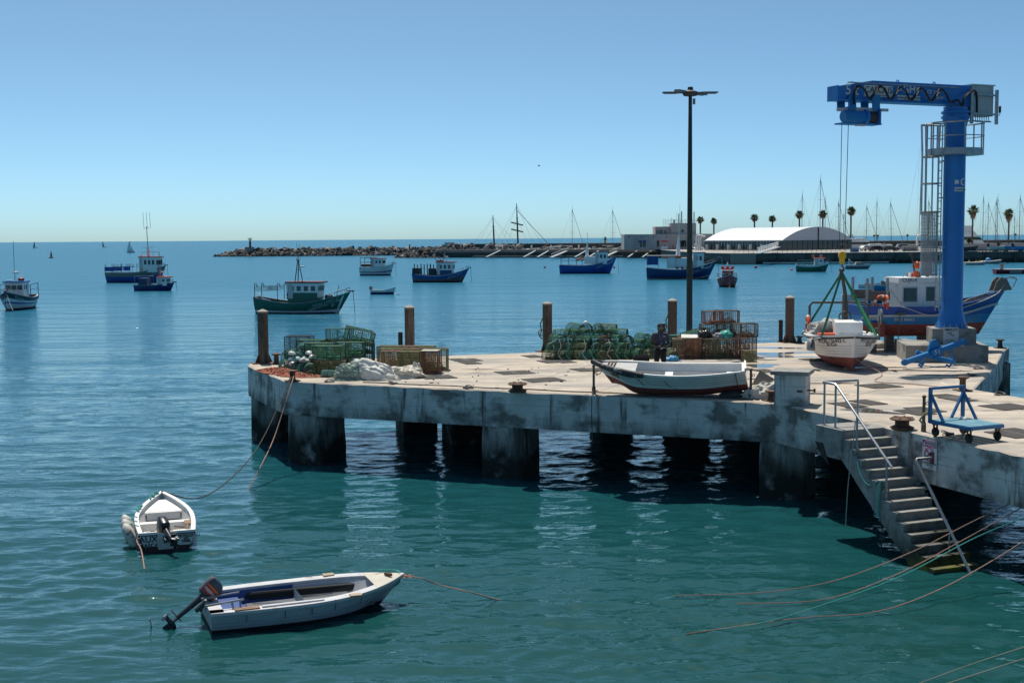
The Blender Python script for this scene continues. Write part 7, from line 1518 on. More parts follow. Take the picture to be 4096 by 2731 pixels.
# ------------------------------------------------------------------ ropes over the water
def rope(pts, r, m, lab): mb = MB(); mb.tube(cr([Vector(p) for p in pts], 6), r, 5); return tag(part('mooring_rope', mb, m, None, True), lab, 'rope')
B0 = D(1170, 1522) + Vector((-.03, -.05, .16)); bowA = Matrix.Translation(AX.location) @ Matrix.Rotation(AX.rotation_euler.z, 4, 'Z') @ Vector((LA / 2 - .05, 0, .76))
edge = D(1156, 1533) + Vector((0, -.08, .01))
midA = at(1062, 1733, 37.0); m2 = at(985, 1850, 35.2); m3 = at(870, 1955, 33.2)
rope([B0, edge, midA, m2, m3, at(770, 1994, 32.2), bowA], .017, ROPEB, 'dark mooring rope from the rusty bollard to the lettered dinghy bow')
rope([B0 + Vector((.08, 0, 0)), edge + Vector((.1, -.03, 0)), at(1100, 1740, 37.6), at(1050, 1850, 36.2), spot(992, 1962, -.05)], .016, ROPEP, 'pink mooring rope running from the rusty bollard into the water')
sA = Matrix.Translation(AX.location) @ Matrix.Rotation(AX.rotation_euler.z, 4, 'Z') @ Vector((-LA / 2 + .02, .62, .42))
rope([sA, sA + Vector((-.02, -.1, -.12)), at(565, 2200, 27.6), spot(578, 2275, -.03)], .014, ROPEP, 'pink rope from the stern corner of the lettered dinghy into the water')
bM = Matrix.Translation(MR.location) @ Matrix.Rotation(MR.rotation_euler.z, 4, 'Z') @ Vector((LM / 2 - .02, 0, .5))
rope([bM, at(1680, 2310, 23.9), at(1760, 2338, 23.9), at(1900, 2372, 23.6), spot(2000, 2398, .01), spot(2110, 2392, -.04)], .013, ROPEP, 'pink painter running right from the grey dinghy bow')
kt = thing('rope_knot', 'frayed pink knot at the grey dinghy bow', 'rope', bM); part('frayed_end', tangle(14, .12, .06, .05, .006, 19, 10, .12), ROPEP, kt, False, (.1, 0, -.02)); part('hitch', blob((.06, .05, .05), 93, .3, 3), ROPEP, kt, False, (0, 0, -.03))
pM = Matrix.Translation(MR.location) @ Matrix.Rotation(MR.rotation_euler.z, 4, 'Z') @ Vector((-LM / 2 - 1.0, .0, .22))
rope([pM, at(600, 2515, 22.6), at(520, 2540, 22.3), spot(400, 2562, -.02)], .012, ROPEW, 'pale rope from the tilted outboard into the water')
for pts_, m_, lab in (([(2700, 2380, .06), (3050, 2368, .07), (3350, 2318, .16), (3650, 2205, .55), (3900, 2080, 1.1), (4130, 1972, 1.7)], ROPEP, 'upper pink rope crossing the stair foot at right'),
        ([(2950, 2412, .06), (3300, 2395, .07), (3600, 2290, .3), (3850, 2160, .8), (4130, 2005, 1.6)], ROPEP, 'second pink rope in front of the stair foot'),
        ([(2740, 2524, .06), (3000, 2500, .07), (3300, 2415, .2), (3600, 2305, .5), (3900, 2150, 1.0), (4130, 2055, 1.5)], ROPET, 'teal rope crossing the lower right water'),
        ([(2745, 2533, .06), (3200, 2470, .07), (3500, 2446, .09), (3750, 2360, .25), (3980, 2235, .6), (4130, 2140, 1.0)], ROPEP, 'lower pink rope in front of the handrail end')):
    rope([spot(*p) for p in pts_], .011, m_, lab)
rope([at(3600, 2760, 16.6), at(3900, 2650, 16.3), at(4150, 2570, 16)], .010, mat('grey green rope', (.25, .28, .22), .9), 'upper grey green rope in the bottom right corner'); rope([at(3700, 2760, 16.3), at(3950, 2680, 16), at(4150, 2615, 15.8)], .010, mat('grey green rope', (.25, .28, .22), .9), 'lower grey green rope in the bottom right corner')
# rope bundle on the stair post
sx = S0 + WD * 1.34 + wn * (SW - .12) + Vector((0, 0, -1.05))
rb = thing('rope_bundle', 'tangled pale, orange and teal rope tied to the stair rail post', 'rope', sx); 
for k, (m_, n_, dz) in enumerate(((ROPEW, 10, -.25), (ROPEP, 7, -.25), (ROPET, 7, -.5))):
    q = random.Random(k); mb = MB()
    for i in range(n_): x, y = q.uniform(-.1, .1) + (-.09 if k == 2 else .06 if k == 1 else 0), q.uniform(-.08, .08); mb.tube([(x * .4, y * .4 - .04, .08), (x, y - .05, -.1), (x * 1.1 + q.uniform(-.04, .04), y - .05, dz), (x + q.uniform(-.05, .05), y - .04, dz - .3 * q.random() - .1)], .014, 4)
    part('strand', mb, m_, rb)
mb = MB(); mb.tube([(0, -.05, -.3), (.0, -.05, -1.0), (-.02, -.05, -1.7)], .016, 5); part('hanging_end', mb, ROPEB, rb)
hr = S0 + WD * .36 + wn * (SW - .1) + Vector((0, 0, .25)); rope([hr, hr + Vector((-.05, -.05, -.5)) , S0 + WD * .35 + wn * (SW + .06) + Vector((0, 0, -1.2)), S0 + WD * .3 + wn * (SW + .08) + Vector((0, 0, -2.2))], .012, ROPEW, 'pale rope dangling from the stair rail towards the water')
rope([hr + Vector((0, 0, -.55)), S0 + WD * .7 + wn * (SW + .02) + Vector((0, 0, -.85)), S0 + WD * 1.0 + wn * (SW + .0) + Vector((0, 0, -1.12)), sx + Vector((0, 0, .05))], .01, ROPET, 'thin teal line slung between the two stair rail posts')

bd = thing('gull', 'single tiny gull flying high over the bay', 'bird', at(2156, 664, 260)); part('body', MB().sphere((0, 0, 0), (.28, .09, .09), 8), DSTEEL, bd); part('wings', MB().add([(.1, 0, .05), (-.1, 0, .05), (-.15, .55, .2), (-.05, 1.0, .1), (.05, .55, .22), (-.15, -.55, .2), (-.05, -1.0, .1), (.05, -.55, .22)], [(0, 1, 2, 4), (4, 2, 3), (1, 0, 7, 5), (5, 7, 6)]), MGREY, bd)
# ------------------------------------------------------------------ breakwaters
ROCKS = []
for i in range(8):
    q = random.Random(300 + i); bm = bmesh.new(); bmesh.ops.create_icosphere(bm, subdivisions=1, radius=1)
    for v in bm.verts: v.co = Vector((v.co.x * (1 + .3 * q.random()), v.co.y * (1 + .2 * q.random()), v.co.z * (.62 + .3 * q.random()))) * (.85 + .3 * q.random())
    me = bpy.data.meshes.new('rock'); bm.to_mesh(me); bm.free(); me.materials.append([mat('grey rock', (.13, .125, .12), .95, var=.35, vscale=.5, layers=[((.22, .21, .2), .6, .5, .65)]), mat('dark rock', (.06, .057, .055), .95, var=.3, vscale=.5), mat('pale rock', (.25, .235, .22), .95, var=.25, vscale=.5)][(0, 1, 0, 2, 1, 0, 2, 1)[i]]); ROCKS.append(me)
def rock_bank(parent, pts, w, h, nn, size, seed, back=True, stuff=0):
    """boulders heaped along a line: crest at the far side"""
    q = random.Random(seed); L = [0.0]
    for a, b in zip(pts[:-1], pts[1:]): L.append(L[-1] + (Vector(b) - Vector(a)).length)
    def along(s):
        for i in range(len(L) - 1):
            if s <= L[i + 1]: return Vector(pts[i]).lerp(Vector(pts[i + 1]), (s - L[i]) / (L[i + 1] - L[i])), (Vector(pts[i + 1]) - Vector(pts[i])).normalized()
        return Vector(pts[-1]), (Vector(pts[-1]) - Vector(pts[-2])).normalized()
    def place():
        s = q.random() * L[-1]; c, d = along(s); n_ = Vector((-d.y, d.x, 0)); f = q.random(); tap = min(1, (s + 2) / 12) if back else 1
        return c + n_ * (f * w), h * min(1, f * 1.5) * tap, f
    for i in range(nn):
        c, z, f = place(); o = link('rock', ROCKS[q.randrange(8)], parent, (c.x, c.y, z - .15), (q.random() * 3, q.random() * 3, q.random() * 6)); s_ = size * (.65 + .7 * q.random()); o.scale = (s_ * 1.2, s_, s_ * .85)
    if stuff:
        mb = MB()
        for i in range(stuff):
            c, z, f = place(); me = ROCKS[q.randrange(8)]; M = Matrix.Translation((c.x, c.y, z - .6)) @ Euler((q.random() * 3, q.random() * 3, q.random() * 6)).to_matrix().to_4x4() @ Matrix.Scale(size * (.7 + .6 * q.random()), 4)
            mb.add([M @ v.co for v in me.vertices], [tuple(p.vertices) for p in me.polygons])
        o = part('rubble', mb, MATS['dark rock'], parent); o['kind'] = 'stuff'
bw = thing('breakwater', 'low dark rock breakwater running right from the small red beacon', 'breakwater')
b0, b1, b2 = spot(858, 1027, 0), spot(1300, 1024, 0), spot(1660, 1021, 0)
rock_bank(bw, [b0, b1, b2, b2 + Vector((40, -6, 0))], 9, 2.7, 290, 1.1, 1, True, 900)
mb = MB(); dd = (b2 - b0).normalized(); nn_ = Vector((-dd.y, dd.x, 0)); mb.prism([(p.x, p.y) for p in (b0 + dd * 5 + nn_ * 3, b2 + dd * 40 + nn_ * 3, b2 + dd * 40 + nn_ * 10, b0 + dd * 7 + nn_ * 9)], -1, 1.6); part('core', mb, MATS['dark rock'], bw)
bc_ = spot(992, 1026, 0) + nn_ * 5; be_ = thing('beacon', 'red beacon tower on a concrete block at the breakwater tip', 'beacon', (bc_.x, bc_.y, 0))
zc = at(990, 988, bc_.y).z; mb = MB(); mb.box((0, 0, zc / 2 + .6), (3.1, 3.1, zc - 1.2)); part('block', mb, mat('beacon concrete', (.27, .25, .23), .9), be_)
zt = at(990, 951, bc_.y).z; mb = MB(); mb.lathe([(.7, zc), (.5, zc + .4), (.42, zc + 1.8), (.62, zc + 1.9), (.62, zc + 2.1), (.36, zc + 2.2), (.32, zt - 1.0)], 12); part('tower', mb, mat('beacon red', (.22, .02, .03), .5), be_, True)
mb = MB(); mb.lathe([(.9, zt - 1.0), (.9, zt - .9)], 12); mb.lathe([(.28, zt - .9), (.28, zt - .2), (.05, zt)], 10)
for k in range(8): a = k * math.pi / 4; mb.wire((.88 * math.cos(a), .88 * math.sin(a), zt - .95), (.88 * math.cos(a), .88 * math.sin(a), zt - .1), .05)
part('lantern_gallery', mb, mat('beacon dark', (.08, .03, .03), .5), be_)
# second, nearer bank with a walkway
w0, w1, w2 = spot(1578, 1032, 0), spot(2100, 1029, 0), spot(2860, 1030, 0)
bk = thing('rock_revetment', 'rock slope below the harbour walkway in the middle distance', 'rock slope')
rock_bank(bk, [w0, w1, w2 + Vector((20, 0, 0))], 7, 3.0, 290, .8, 2, True, 1400)
mb = MB(); dd2 = (w2 - w0).normalized(); n2 = Vector((-dd2.y, dd2.x, 0)); mb.prism([(p.x, p.y) for p in (w0 + dd2 * 10 + n2 * 5, w2 + dd2 * 60 + n2 * 5, w2 + dd2 * 60 + n2 * 9, w0 + dd2 * 12 + n2 * 9)], -1, 2.0); part('core', mb, MATS['dark rock'], bk)
mb = MB(); mb.prism([(p.x, p.y) for p in (w0 + dd2 * 6 + n2 * 7.5, w2 + dd2 * 90 + n2 * 7.5, w2 + dd2 * 90 + n2 * 60, w0 + dd2 * 60 + n2 * 60, w0 + dd2 * 10 + n2 * 12)], 1.0, 2.95); QUAY = mat('quay concrete', (.30, .285, .265), .9, var=.2, vscale=.3); struct('harbour_walkway', mb, QUAY, 'concrete harbour walkway behind the rock slope')
rock_bank(bk, [w0 + n2 * 9 + dd2 * 8, w0 + n2 * 9 + dd2 * 60], 5, 4.2, 40, 1.3, 5, True)
# floating pontoon with gangways
pn = spot(1895, 1031, 0); pe = spot(2790, 1031, 0); pon = thing('pontoon', 'long low floating pontoon in front of the rock slope', 'pontoon')
npn = 9
for i in range(npn):
    a, b = pn.lerp(pe, i / npn), pn.lerp(pe, (i + .985) / npn); mb = MB(); mb.bar(a + Vector((0, -.5, .3)), b + Vector((0, -.5, .3)), 2.4, .75); part('section', mb, mat('pontoon grey', (.16, .16, .155), .8, var=.2), pon)
def gang(px0, py0, px1, py1, lab, rail=False):  # railed spans are gangways; the narrow bare ones are mooring booms
    a, b = spot(px0, 1029, .75), at(px1, py1, w1.y + 7); b.z = 3.0; t = thing('gangway' if rail else 'mooring_boom', lab, 'gangway' if rail else 'ramp', (0, 0, 0), 0, 'gangways to the pontoon' if rail else 'pale booms to the pontoon')
    mb = MB(); mb.bar(a, b, 1.2 if rail else .45, .12 if rail else .3); part('walkway' if rail else 'deck', mb, LGREY, t)
    for sy in (-.55, .55) if rail else ():
        mb = MB(); off = Vector((0, sy, 0)); mb.bar(a + off + Vector((0, 0, 1)), b + off + Vector((0, 0, 1)), .09)
        for k in range(9): c = a.lerp(b, k / 8) + off; mb.bar(c, c + Vector((0, 0, 1)), .06)
        part('railing', mb, LGREY, t)
    if not rail: mb = MB(); mb.box(a + Vector((0, 0, -.1)), (.8, .8, .5)); part('foot', mb, MGREY, t)
for i, (x0, x1) in enumerate(((1945, 2012), (2095, 2155), (2150, 2208), (2300, 2360), (2355, 2410), (2512, 2565), (2570, 2622), (2728, 2770))): gang(x0, 0, x1, 999, f'{ORD[i]} pale narrow mooring boom from the left between pontoon and walkway')
gang(2205, 0, 2288, 985, 'railed gangway to the pontoon left of the right mast', True); gang(2415, 0, 2492, 985, 'railed gangway to the pontoon beside the pale building', True)
# outer sea wall
def wallrun(name, lab, px0, px1, Y, z0, z1, m, th=2.5, cat='sea wall', y1=None):
    a, b = at(px0, 990, Y), at(px1, 990, y1 or Y); mb = MB(); mb.bar((a.x, a.y, (z0 + z1) / 2), (b.x, b.y, (z0 + z1) / 2), th, z1 - z0); t = thing(name, lab, cat); part('wall', mb, m, t)
    mb = MB(); mb.bar((a.x, a.y - .1, z1 + .12), (b.x, b.y - .1, z1 + .12), th + .5, .24); part('coping', mb, QUAY, t); return t
SEAW = mat('sea wall', (.085, .08, .075), .95, var=.25, vscale=.25, layers=[((.16, .15, .14), (.3, .3, .6), .55, .7)])
wallrun('sea_wall', 'dark sea wall behind the schooner masts', 1822, 2500, 512, 2.9, 4.75, SEAW)
wallrun('sea_wall', 'dark sea wall behind the yachts right of the white hall', 3390, 4300, 470, 2.5, 4.95, SEAW)
gt_ = at(1798, 981, 500); t = thing('graffiti_wall', 'small white wall with dark graffiti at the left end of the sea wall', 'wall', (gt_.x, gt_.y, 0)); part('panel', MB().box((0, 0, 4.6), (3.8, .4, 2.3)), WHITE, t); lettering('graffiti', 'EXODUS', 1.0, BT, t, (0, -.22, 5.0), (1, 0, 0), (0, 0, 1), .05); lettering('graffiti', 'JEWEL', .9, BT, t, (0, -.22, 4.0), (1, 0, 0), (0, 0, 1), .05)
t = thing('tent_pavilion', 'small white tent roof between the schooner masts', 'tent', at(1998, 985, 495) * Vector((1, 1, 0)) if False else Vector((at(1998, 985, 495).x, 495, 2.95))); part('roof', MB().prism([(-2.6, 1.0), (2.6, .7), (2.2, 1.7), (-1.2, 2.0)], -1.5, 1.5, M=Matrix.Rotation(R(90), 4, 'X')), WHITE, t); part('legs', MB().box((-2, 0, .5), (.2, .2, 1.0)).box((2, 0, .4), (.2, .2, .8)), LGREY, t)
t = thing('welcome_board', 'pale blue lettered board left of the small tent', 'board', (at(1960, 983, 497).x, 497, 2.95)); part('panel', MB().box((0, 0, 1.1), (2.8, .2, .8)), mat('pale blue board', (.25, .32, .42), .6), t); lettering('lettering', 'WELCOME', .5, BT, t, (0, -.12, 1.1), (1, 0, 0), (0, 0, 1), .02); part('posts', MB().box((-1.2, 0, .35), (.1, .1, .7)).box((1.2, 0, .35), (.1, .1, .7)), LGREY, t)
# harbour light with bands
hl = at(2421, 985, 490); t = thing('harbour_light', 'black and yellow banded harbour light column on the sea wall', 'beacon', (hl.x, hl.y, 0)); z1 = at(2421, 946, 490).z
for k in range(5): mb = MB(); z = 4.7 + (z1 - 1.2 - 4.7) * k / 5; mb.lathe([(.42, z), (.42, z + (z1 - 5.9) / 5)], 10); part('band', mb, (BLACK, YELLOW)[k % 2], t)
mb = MB(); mb.lathe([(.9, z1 - 1.2), (.9, z1 - 1.05), (.35, z1 - 1.0), (.35, z1 - .2), (.05, z1)], 10); part('lantern', mb, BLACK, t)
# lamp standards and posts on the walkway
for i, (px, py) in enumerate(((1639, 980), (1663, 990))):
    c = spot(px, 1001, 2.95); zt = at(px, py - 2, c.y).z; t = thing('marker_post', ['dark marker post on the rocks at the walkway end', 'short dark marker post at the walkway end'][i], 'post', (c.x, c.y, 2.9)); part('post', MB().lathe([(.28, 0), (.22, zt - 3.2), (.3, zt - 3.1), (.3, zt - 2.9)], 8), BLACK, t); part('foot', MB().box((0, 0, .15), (.9, .9, .3)), QUAY, t)
for i, px in enumerate((2010 + 0, 2129, 2210, 2325, 3465, 3540, 3650, 3900, 3990, 4080)):
    c = Vector((at(px, 985, 470).x, 470 if px > 3000 else 487, 2.95)); t = thing('pedestal', f'{ORD[i]} small white service pedestal from the left along the marina walkway', 'pedestal', c, 0, 'white service pedestals on the marina walkway'); part('column', MB().box((0, 0, .55), (.55, .5, 1.1)), WHITE, t); part('dome', MB().sphere((0, 0, 1.15), (.36, .36, .3), 8), LGREY, t)
for i, (px, py) in enumerate(((3496, 941), (3510, 941), (3629, 939), (4060, 936))):
    z1 = at(px, py, 462).z; c = at(px, 985, 462); t = thing('street_lamp', f'{ORD[i]} dark lantern lamp from the left on the sea wall', 'street lamp', (c.x, c.y, 2.9), 0, 'lantern lamps on the marina promenade'); part('pole', MB().tube([(0, 0, 0), (0, 0, z1 - 3.5)], .09, 6), BLACK, t); part('lantern', MB().lathe([(.1, z1 - 3.5), (.4, z1 - 3.4), (.45, z1 - 2.9), (.1, z1 - 2.6)], 8), BLACK, t)
# ------------------------------------------------------------------ yachts
def yacht(px, pyt, Y, lab, hull=True, m=DSTEEL, lean=0.0, spread=(.45, .7), furl=1, L=11, hullm=None, r=.12, stays=True):
    b = at(px, 985, Y); zt = at(px, pyt, Y).z; x0 = b.x; t = thing('sailing_yacht', lab, 'yacht', (x0, Y, 0), 0, 'sailing yachts moored in the marina'); h = zt
    if hull:
        H = Hull(L, 3.2, (1.3, 1.2, 1.6), -.4, .7, .45, 2.2, .35, .9, 1.0); ho = part('hull', H.shell([.3], 16), [NAVY, hullm or WHITE], t, True); ho.location = (-1.0, 0, 1.2); part('cabin', MB().prism([(-2.5, 2.3), (2.2, 2.3), (1.5, 3.0), (-2.3, 3.1)], -1, 1, M=Matrix.Rotation(R(90), 4, 'X')), WHITE, t)
        part('boom', MB().tube([(0, 0, 3.9), (-4.4, 0, 4.0)], .16, 6), LGREY, t)
    mb = MB(); mb.tube([(0, 0, 1.5), (lean * h, 0, h)], [r, r * .7], 6); mo = part('mast', mb, m, t)
    for s in spread: mb = MB(); z = 1.5 + (h - 1.5) * s; mb.bar((lean * z - .9, 0, z), (lean * z + .9, 0, z), .06); part('spreader', mb, m, mo)
    mb = MB()
    if stays:
        tp = Vector((lean * h, 0, h * .97)); mb.wire(tp, (5.0, 0, 2.6), .022 if furl != 1 else .07); mb.wire(tp, (-6.0, 0, 2.6), .022)
        for sx in (-.9, .9):
            z = 1.5 + (h - 1.5) * spread[-1]; mb.wire(tp, (lean * z + sx, 0, z), .018); mb.wire((lean * z + sx, 0, z), (sx * .9, 0, 2.4), .018)
        part('rigging', mb, m, t)
    mb = MB(); mb.wire((lean * h, 0, h), (lean * h + .15, 0, h + 1.2), .03); part('masthead_aerial', mb, m, mo)
YS = [(3207, 775, 420, 'dark masted yacht behind the left part of the white hall roof'), (3279, 709, 430, 'tallest mast rising behind the white hall gable'), (3299, 795, 440, 'short mast just right of the tallest one behind the hall'), (3352, 805, 430, 'yacht mast behind the right end of the white hall'),
      (3374, 852, 440, 'low mast between the crane ropes'), (3465, 822, 450, 'yacht mast with furled sail right of the hall'), (3505, 800, 452, 'yacht mast with dark furled forestay right of the hall'), (3566, 806, 455, 'leaning dark yacht mast halfway to the crane'), (3674, 539, 430, 'very tall grey mast left of the crane ladder'), (3712, 800, 455, 'yacht mast behind the crane ladder cage'),
      (3930, 786, 450, 'yacht mast right of the left palm beside the crane'), (3950, 809, 455, 'shorter yacht mast between the two right palms'), (3987, 787, 450, 'yacht mast left of the right palm'), (3981, 800, 462, 'twin yacht mast just behind the one left of the right palm'), (4056, 866, 455, 'short mast just right of the right palm'), (4076, 783, 450, 'yacht mast at the right edge'), (4098, 800, 455, 'yacht mast half cut by the right edge')]
for i, (px, py, Y, lab) in enumerate(YS): yacht(px, py, Y, lab, True, (DSTEEL, MGREY)[i in (5, 8, 11, 14)], lean=(-.03 if 'leaning' in lab else .015 if px == 3674 else 0), furl=1 if i % 2 else 0)
yacht(2289, 833, 500, 'slim masted yacht left of the railed gangway', True, MGREY, lean=.003); yacht(2452, 837, 500, 'yacht mast beside the pale harbour building', True, MGREY, lean=-.008)
# schooner
sc0 = at(2069, 985, 500); sh_ = thing('schooner', 'two masted dark schooner with two yards on the taller mast', 'sailing ship', (sc0.x, 500, 0)); S = .1
H = Hull(30, 6, (2.9, 2.4, 3.8), -.5, .5, .5, 2.2, .35, 1, 3); ho = part('hull', H.shell([.4, ('f', .7)], 20), [BLACK, mat('brown hull', (.1, .06, .04), .6), WHITE], sh_, True); ho.location = (3.0, 0, .6)
for px, pt_, base in ((2069, 814, 0), (1974, 862, at(1974, 985, 500).x - sc0.x)):
    zt = at(px, pt_, 500).z; lean_ = -.35 if base == 0 else -.3; mb = MB(); mb.tube([(base + .35, 0, 2.5), (base + .1, 0, zt * .6), (base + lean_ * .5, 0, zt)], [.36, .3, .13], 8); mo = part('mast', mb, BLACK, sh_); part('crosstree', MB().bar((base - .6, 0, zt * .72), (base + .6, 0, zt * .72), .15), BLACK, mo)
    mb = MB(); tp = (base - .1, 0, zt * .95)
    for x in (-9.5, -7, -5, 5, 7.5, 11): mb.wire(tp if abs(x) > 6 else (base, 0, zt * .7), (base + x, (-1) ** int(x) * 2, 3.2), .028)
    part('rigging', mb, DSTEEL, sh_)
for z_, ln in ((at(2069, 896, 500).z, 4.4), (at(2069, 923, 500).z, 4.4)): part('yard', MB().tube([(-3.6 * .5 - .8 + .2, -.5, z_ + .65), (ln * .55, -.5, z_ - .55)], .26, 7), BLACK, sh_)
part('bowsprit', MB().tube([(9, 0, 3.0), (12.6, 0, 4.9)], .2, 6), WOOD, sh_); part('forestay', MB().wire((0, 0, at(2069, 842, 500).z), (12.4, 0, 4.8), .09), BLACK, sh_); part('boom', MB().tube([(-9, 0, 4.0), (-1, 0, 4.2)], .2, 6), LGREY, sh_)
# ------------------------------------------------------------------ harbour office building
by = 432; bx0, bx1 = at(2497, 960, by).x, at(2850, 960, by).x; zl = at(2600, 937, by).z; zb = 2.95
hb_ = thing('harbour_building', 'pale flat roofed harbour building with roof aerials', 'building', ((bx0 + bx1) / 2, by, 0)); BW = bx1 - bx0; cx0 = (bx0 + bx1) / 2
PALE = mat('pale render', (.40, .385, .37), .9, var=.08, vscale=.2); PINK = mat('pink grey render', (.38, .33, .32), .9, var=.08, vscale=.2)
mb = MB(); mb.box((0, 6, (zb + zl) / 2), (BW, 12, zl - zb)); part('lower_storey', mb, PALE, hb_)
mb = MB(); mb.box((-BW * .44, -.3, (zb + zl) / 2), (BW * .1, 1.0, zl - zb + .05)); part('corner_pier', mb, PALE, hb_)
def bxp(name, px0, px1, py0, py1, d, m, y=0):
    x0, x1 = at(px0, py0, by).x - cx0, at(px1, py0, by).x - cx0; z1, z0 = at(px0, py0, by).z, at(px0, py1, by).z; mb = MB(); mb.box(((x0 + x1) / 2, y + d / 2, (z0 + z1) / 2), (x1 - x0, d, z1 - z0)); return part(name, mb, m, hb_)
bxp('upper_storey', 2623, 2786, 907, 938, 8, PINK, 1.5); bxp('stair_tower', 2686, 2786, 893, 938, 6, PALE, .8)
for px in (2628, 2639, 2646, 2660): bxp('window', px, px + 6, 921, 936, .1, GLASS, 1.45)
for px, p1, y0_, y1_ in ((2726, 2737, 918, 929), (2627 + 50, 2681, 914, 918), (2700, 2703, 915, 918)): bxp('window', px, p1, y0_, y1_, .1, GLASS, .75 if px > 2690 else 1.45)
for px0, px1 in ((2512, 2528), (2559, 2583), (2627, 2637), (2720, 2745), (2779, 2788)):
    o = bxp('doorway', px0, px1, 962, 988, .15, GLASS, -.06); part('door_frame', MB().box((0, 0, 0), (.1, .1, .1)), LGREY, o) if False else None
bxp('air_unit', 2580, 2590, 950, 958, .5, LGREY, -.5); bxp('blue_sign', 2552, 2585, 963, 969, .2, mat('blue sign', (.03, .06, .25), .5), -.3)
mb = MB()
for k in range(14):
    px = 2655 + 130 * k / 13; p_ = at(px, 893, by); mb.bar((p_.x - cx0, 2, at(px, 907, by).z), (p_.x - cx0, 2, at(px, 876, by).z), .07)
for k in range(6): z = at(2700, 906 - 5.5 * k, by).z; mb.bar((at(2655, 900, by).x - cx0, 2, z), (at(2785, 900, by).x - cx0, 2, z), .05)
part('roof_fence', mb, mat('fence yellow grey', (.4, .4, .33), .6), hb_)
for px, y0_, y1_, r in ((2690, 870, 893, .06), (2719, 855, 893, .14), (2724, 851, 893, .1), (2731, 845, 893, .2), (2712, 850, 893, .05), (2724, 812, 893, .04), (2771, 848, 905, .2), (2781, 847, 905, .18), (2765, 870, 905, .12), (2701, 878, 893, .3)): p_ = at(px, y1_, by); part('roof_aerial', MB().tube([(p_.x - cx0, 3, p_.z), (p_.x - cx0, 3, at(px, y0_, by).z)], r, 6), MGREY, hb_)
for i, px in enumerate((2519, 2569, 2617, 2669, 2716)):
    c = at(px, 987, by - 4); t = thing('flag', f'{ORD[i]} small blue flag from the left in front of the harbour building', 'flag', (c.x, by - 4, 2.95), 0, 'small flags before the harbour building'); zt = at(px, 938, by - 4).z - 2.95; part('pole', MB().tube([(0, 0, 0), (.05, 0, zt)], .05, 5), LGREY, t); part('cloth', MB().prism([(0.05, zt - .1), (.05, zt - 1.0), (-.5, zt - 1.2), (-.25, zt - .6)], -.03, .03, M=Matrix.Rotation(R(90), 4, 'X')), mat('flag blue', (.02, .05, .2), .7), t)
t = thing('fuel_kiosk', 'small white kiosk with red canopy in front of the harbour building', 'kiosk', (at(2658, 985, by - 6).x, by - 6, 2.95)); part('canopy', MB().box((0, 0, 2.75), (2.3, 1.8, .5)), mat('canopy red', (.5, .03, .04), .5), t); part('counter', MB().box((0, 0, .5), (2.0, 1.2, 1.0)), WHITE, t); part('posts', MB().box((-.8, 0, 1.7), (.15, .15, 1.6)).box((.8, 0, 1.7), (.15, .15, 1.6)), LGREY, t)
# ------------------------------------------------------------------ white arched hall
cor = at(3128, 1000, 378); cor.z = 0; e_ = Vector((.80, .60, 0)); f_ = Vector((-.60, .80, 0)); zq = 2.85
ze = at(3128, 962, 378).z; zr = at(3265, 907, 386).z
def solve(d, px):   # distance along d from the corner that reaches photo column px
    k = (px - CX) / FPX + .0; return (k * cor.y - cor.x) / (d.x - k * d.y)
Wg = solve(e_, 3408); Lg = abs(solve(f_, 2818)); hall = thing('arched_hall', 'white arched fabric hall with glazed walls on the quay', 'hall', (cor.x, cor.y, 0))
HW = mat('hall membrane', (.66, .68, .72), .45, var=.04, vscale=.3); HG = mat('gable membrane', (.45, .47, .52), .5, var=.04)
nA = 18; nB = 9; prof = []
for i in range(nA + 1):
    s = i / nA; prof.append((s * Wg, ze + (zr - ze) * (1 - abs(2 * s - 1) ** 2.1)))
for b in range(nB):
    mb = MB(); a0, a1 = Lg * b / nB, Lg * (b + .985) / nB
    for i in range(nA):
        P = [e_ * prof[j][0] + f_ * a + Vector((0, 0, prof[j][1])) for a in (a0, a1) for j in (i, i + 1)]; mb.add(P, [(0, 1, 3, 2)])
    o = part('roof_bay', mb, HW, hall, True)
mb = MB(); vs = [e_ * s + Vector((0, 0, z)) for s, z in prof]; mb.add(vs, [tuple(range(len(vs)))]); part('gable', mb, HG, hall); mb = MB(); mb.add([v + f_ * Lg for v in vs], [tuple(range(len(vs)))]); part('gable', mb, HG, hall)
part('gable_post', MB().bar(e_ * Wg / 2 - f_ * .1 + Vector((0, 0, zq)), e_ * Wg / 2 - f_ * .1 + Vector((0, 0, zr - .2)), .3), BLACK, hall)
GW = mat('hall glazing', (.035, .045, .05), .12, var=.2, vscale=.2, spec=.7)
n = 26
for i in range(n):
    a, b = f_ * (Lg * i / n), f_ * (Lg * (i + .9) / n); mb = MB(); mb.bar(a + Vector((0, 0, (zq + ze) / 2)), b + Vector((0, 0, (zq + ze) / 2)), .06, ze - zq - .1); part('glass_pane', mb, GW, hall)
for i in range(14):
    a, b = e_ * (Wg * i / 14), e_ * (Wg * (i + .86) / 14); mb = MB(); mb.bar(a + Vector((0, 0, (zq + ze) / 2)), b + Vector((0, 0, (zq + ze) / 2)), .06, ze - zq - .1); part('glass_pane', mb, GW, hall)
part('eaves_gutter', MB().bar(Vector((0, 0, ze)) - e_ * .15, f_ * Lg + Vector((0, 0, ze)) - e_ * .15, .3, .3), WHITE, hall); part('back_wall', MB().bar(e_ * Wg + Vector((0, 0, (zq + ze) / 2)), e_ * Wg + f_ * Lg + Vector((0, 0, (zq + ze) / 2)), .1, ze - zq), HG, hall)
for i in range(7): a = f_ * (Lg * (i + .5) / 7) - e_ * 1.2; part('wall_vent', MB().box(a + Vector((0, 0, zq + 1.0)), (.7, .7, 1.7)), LGREY, hall)
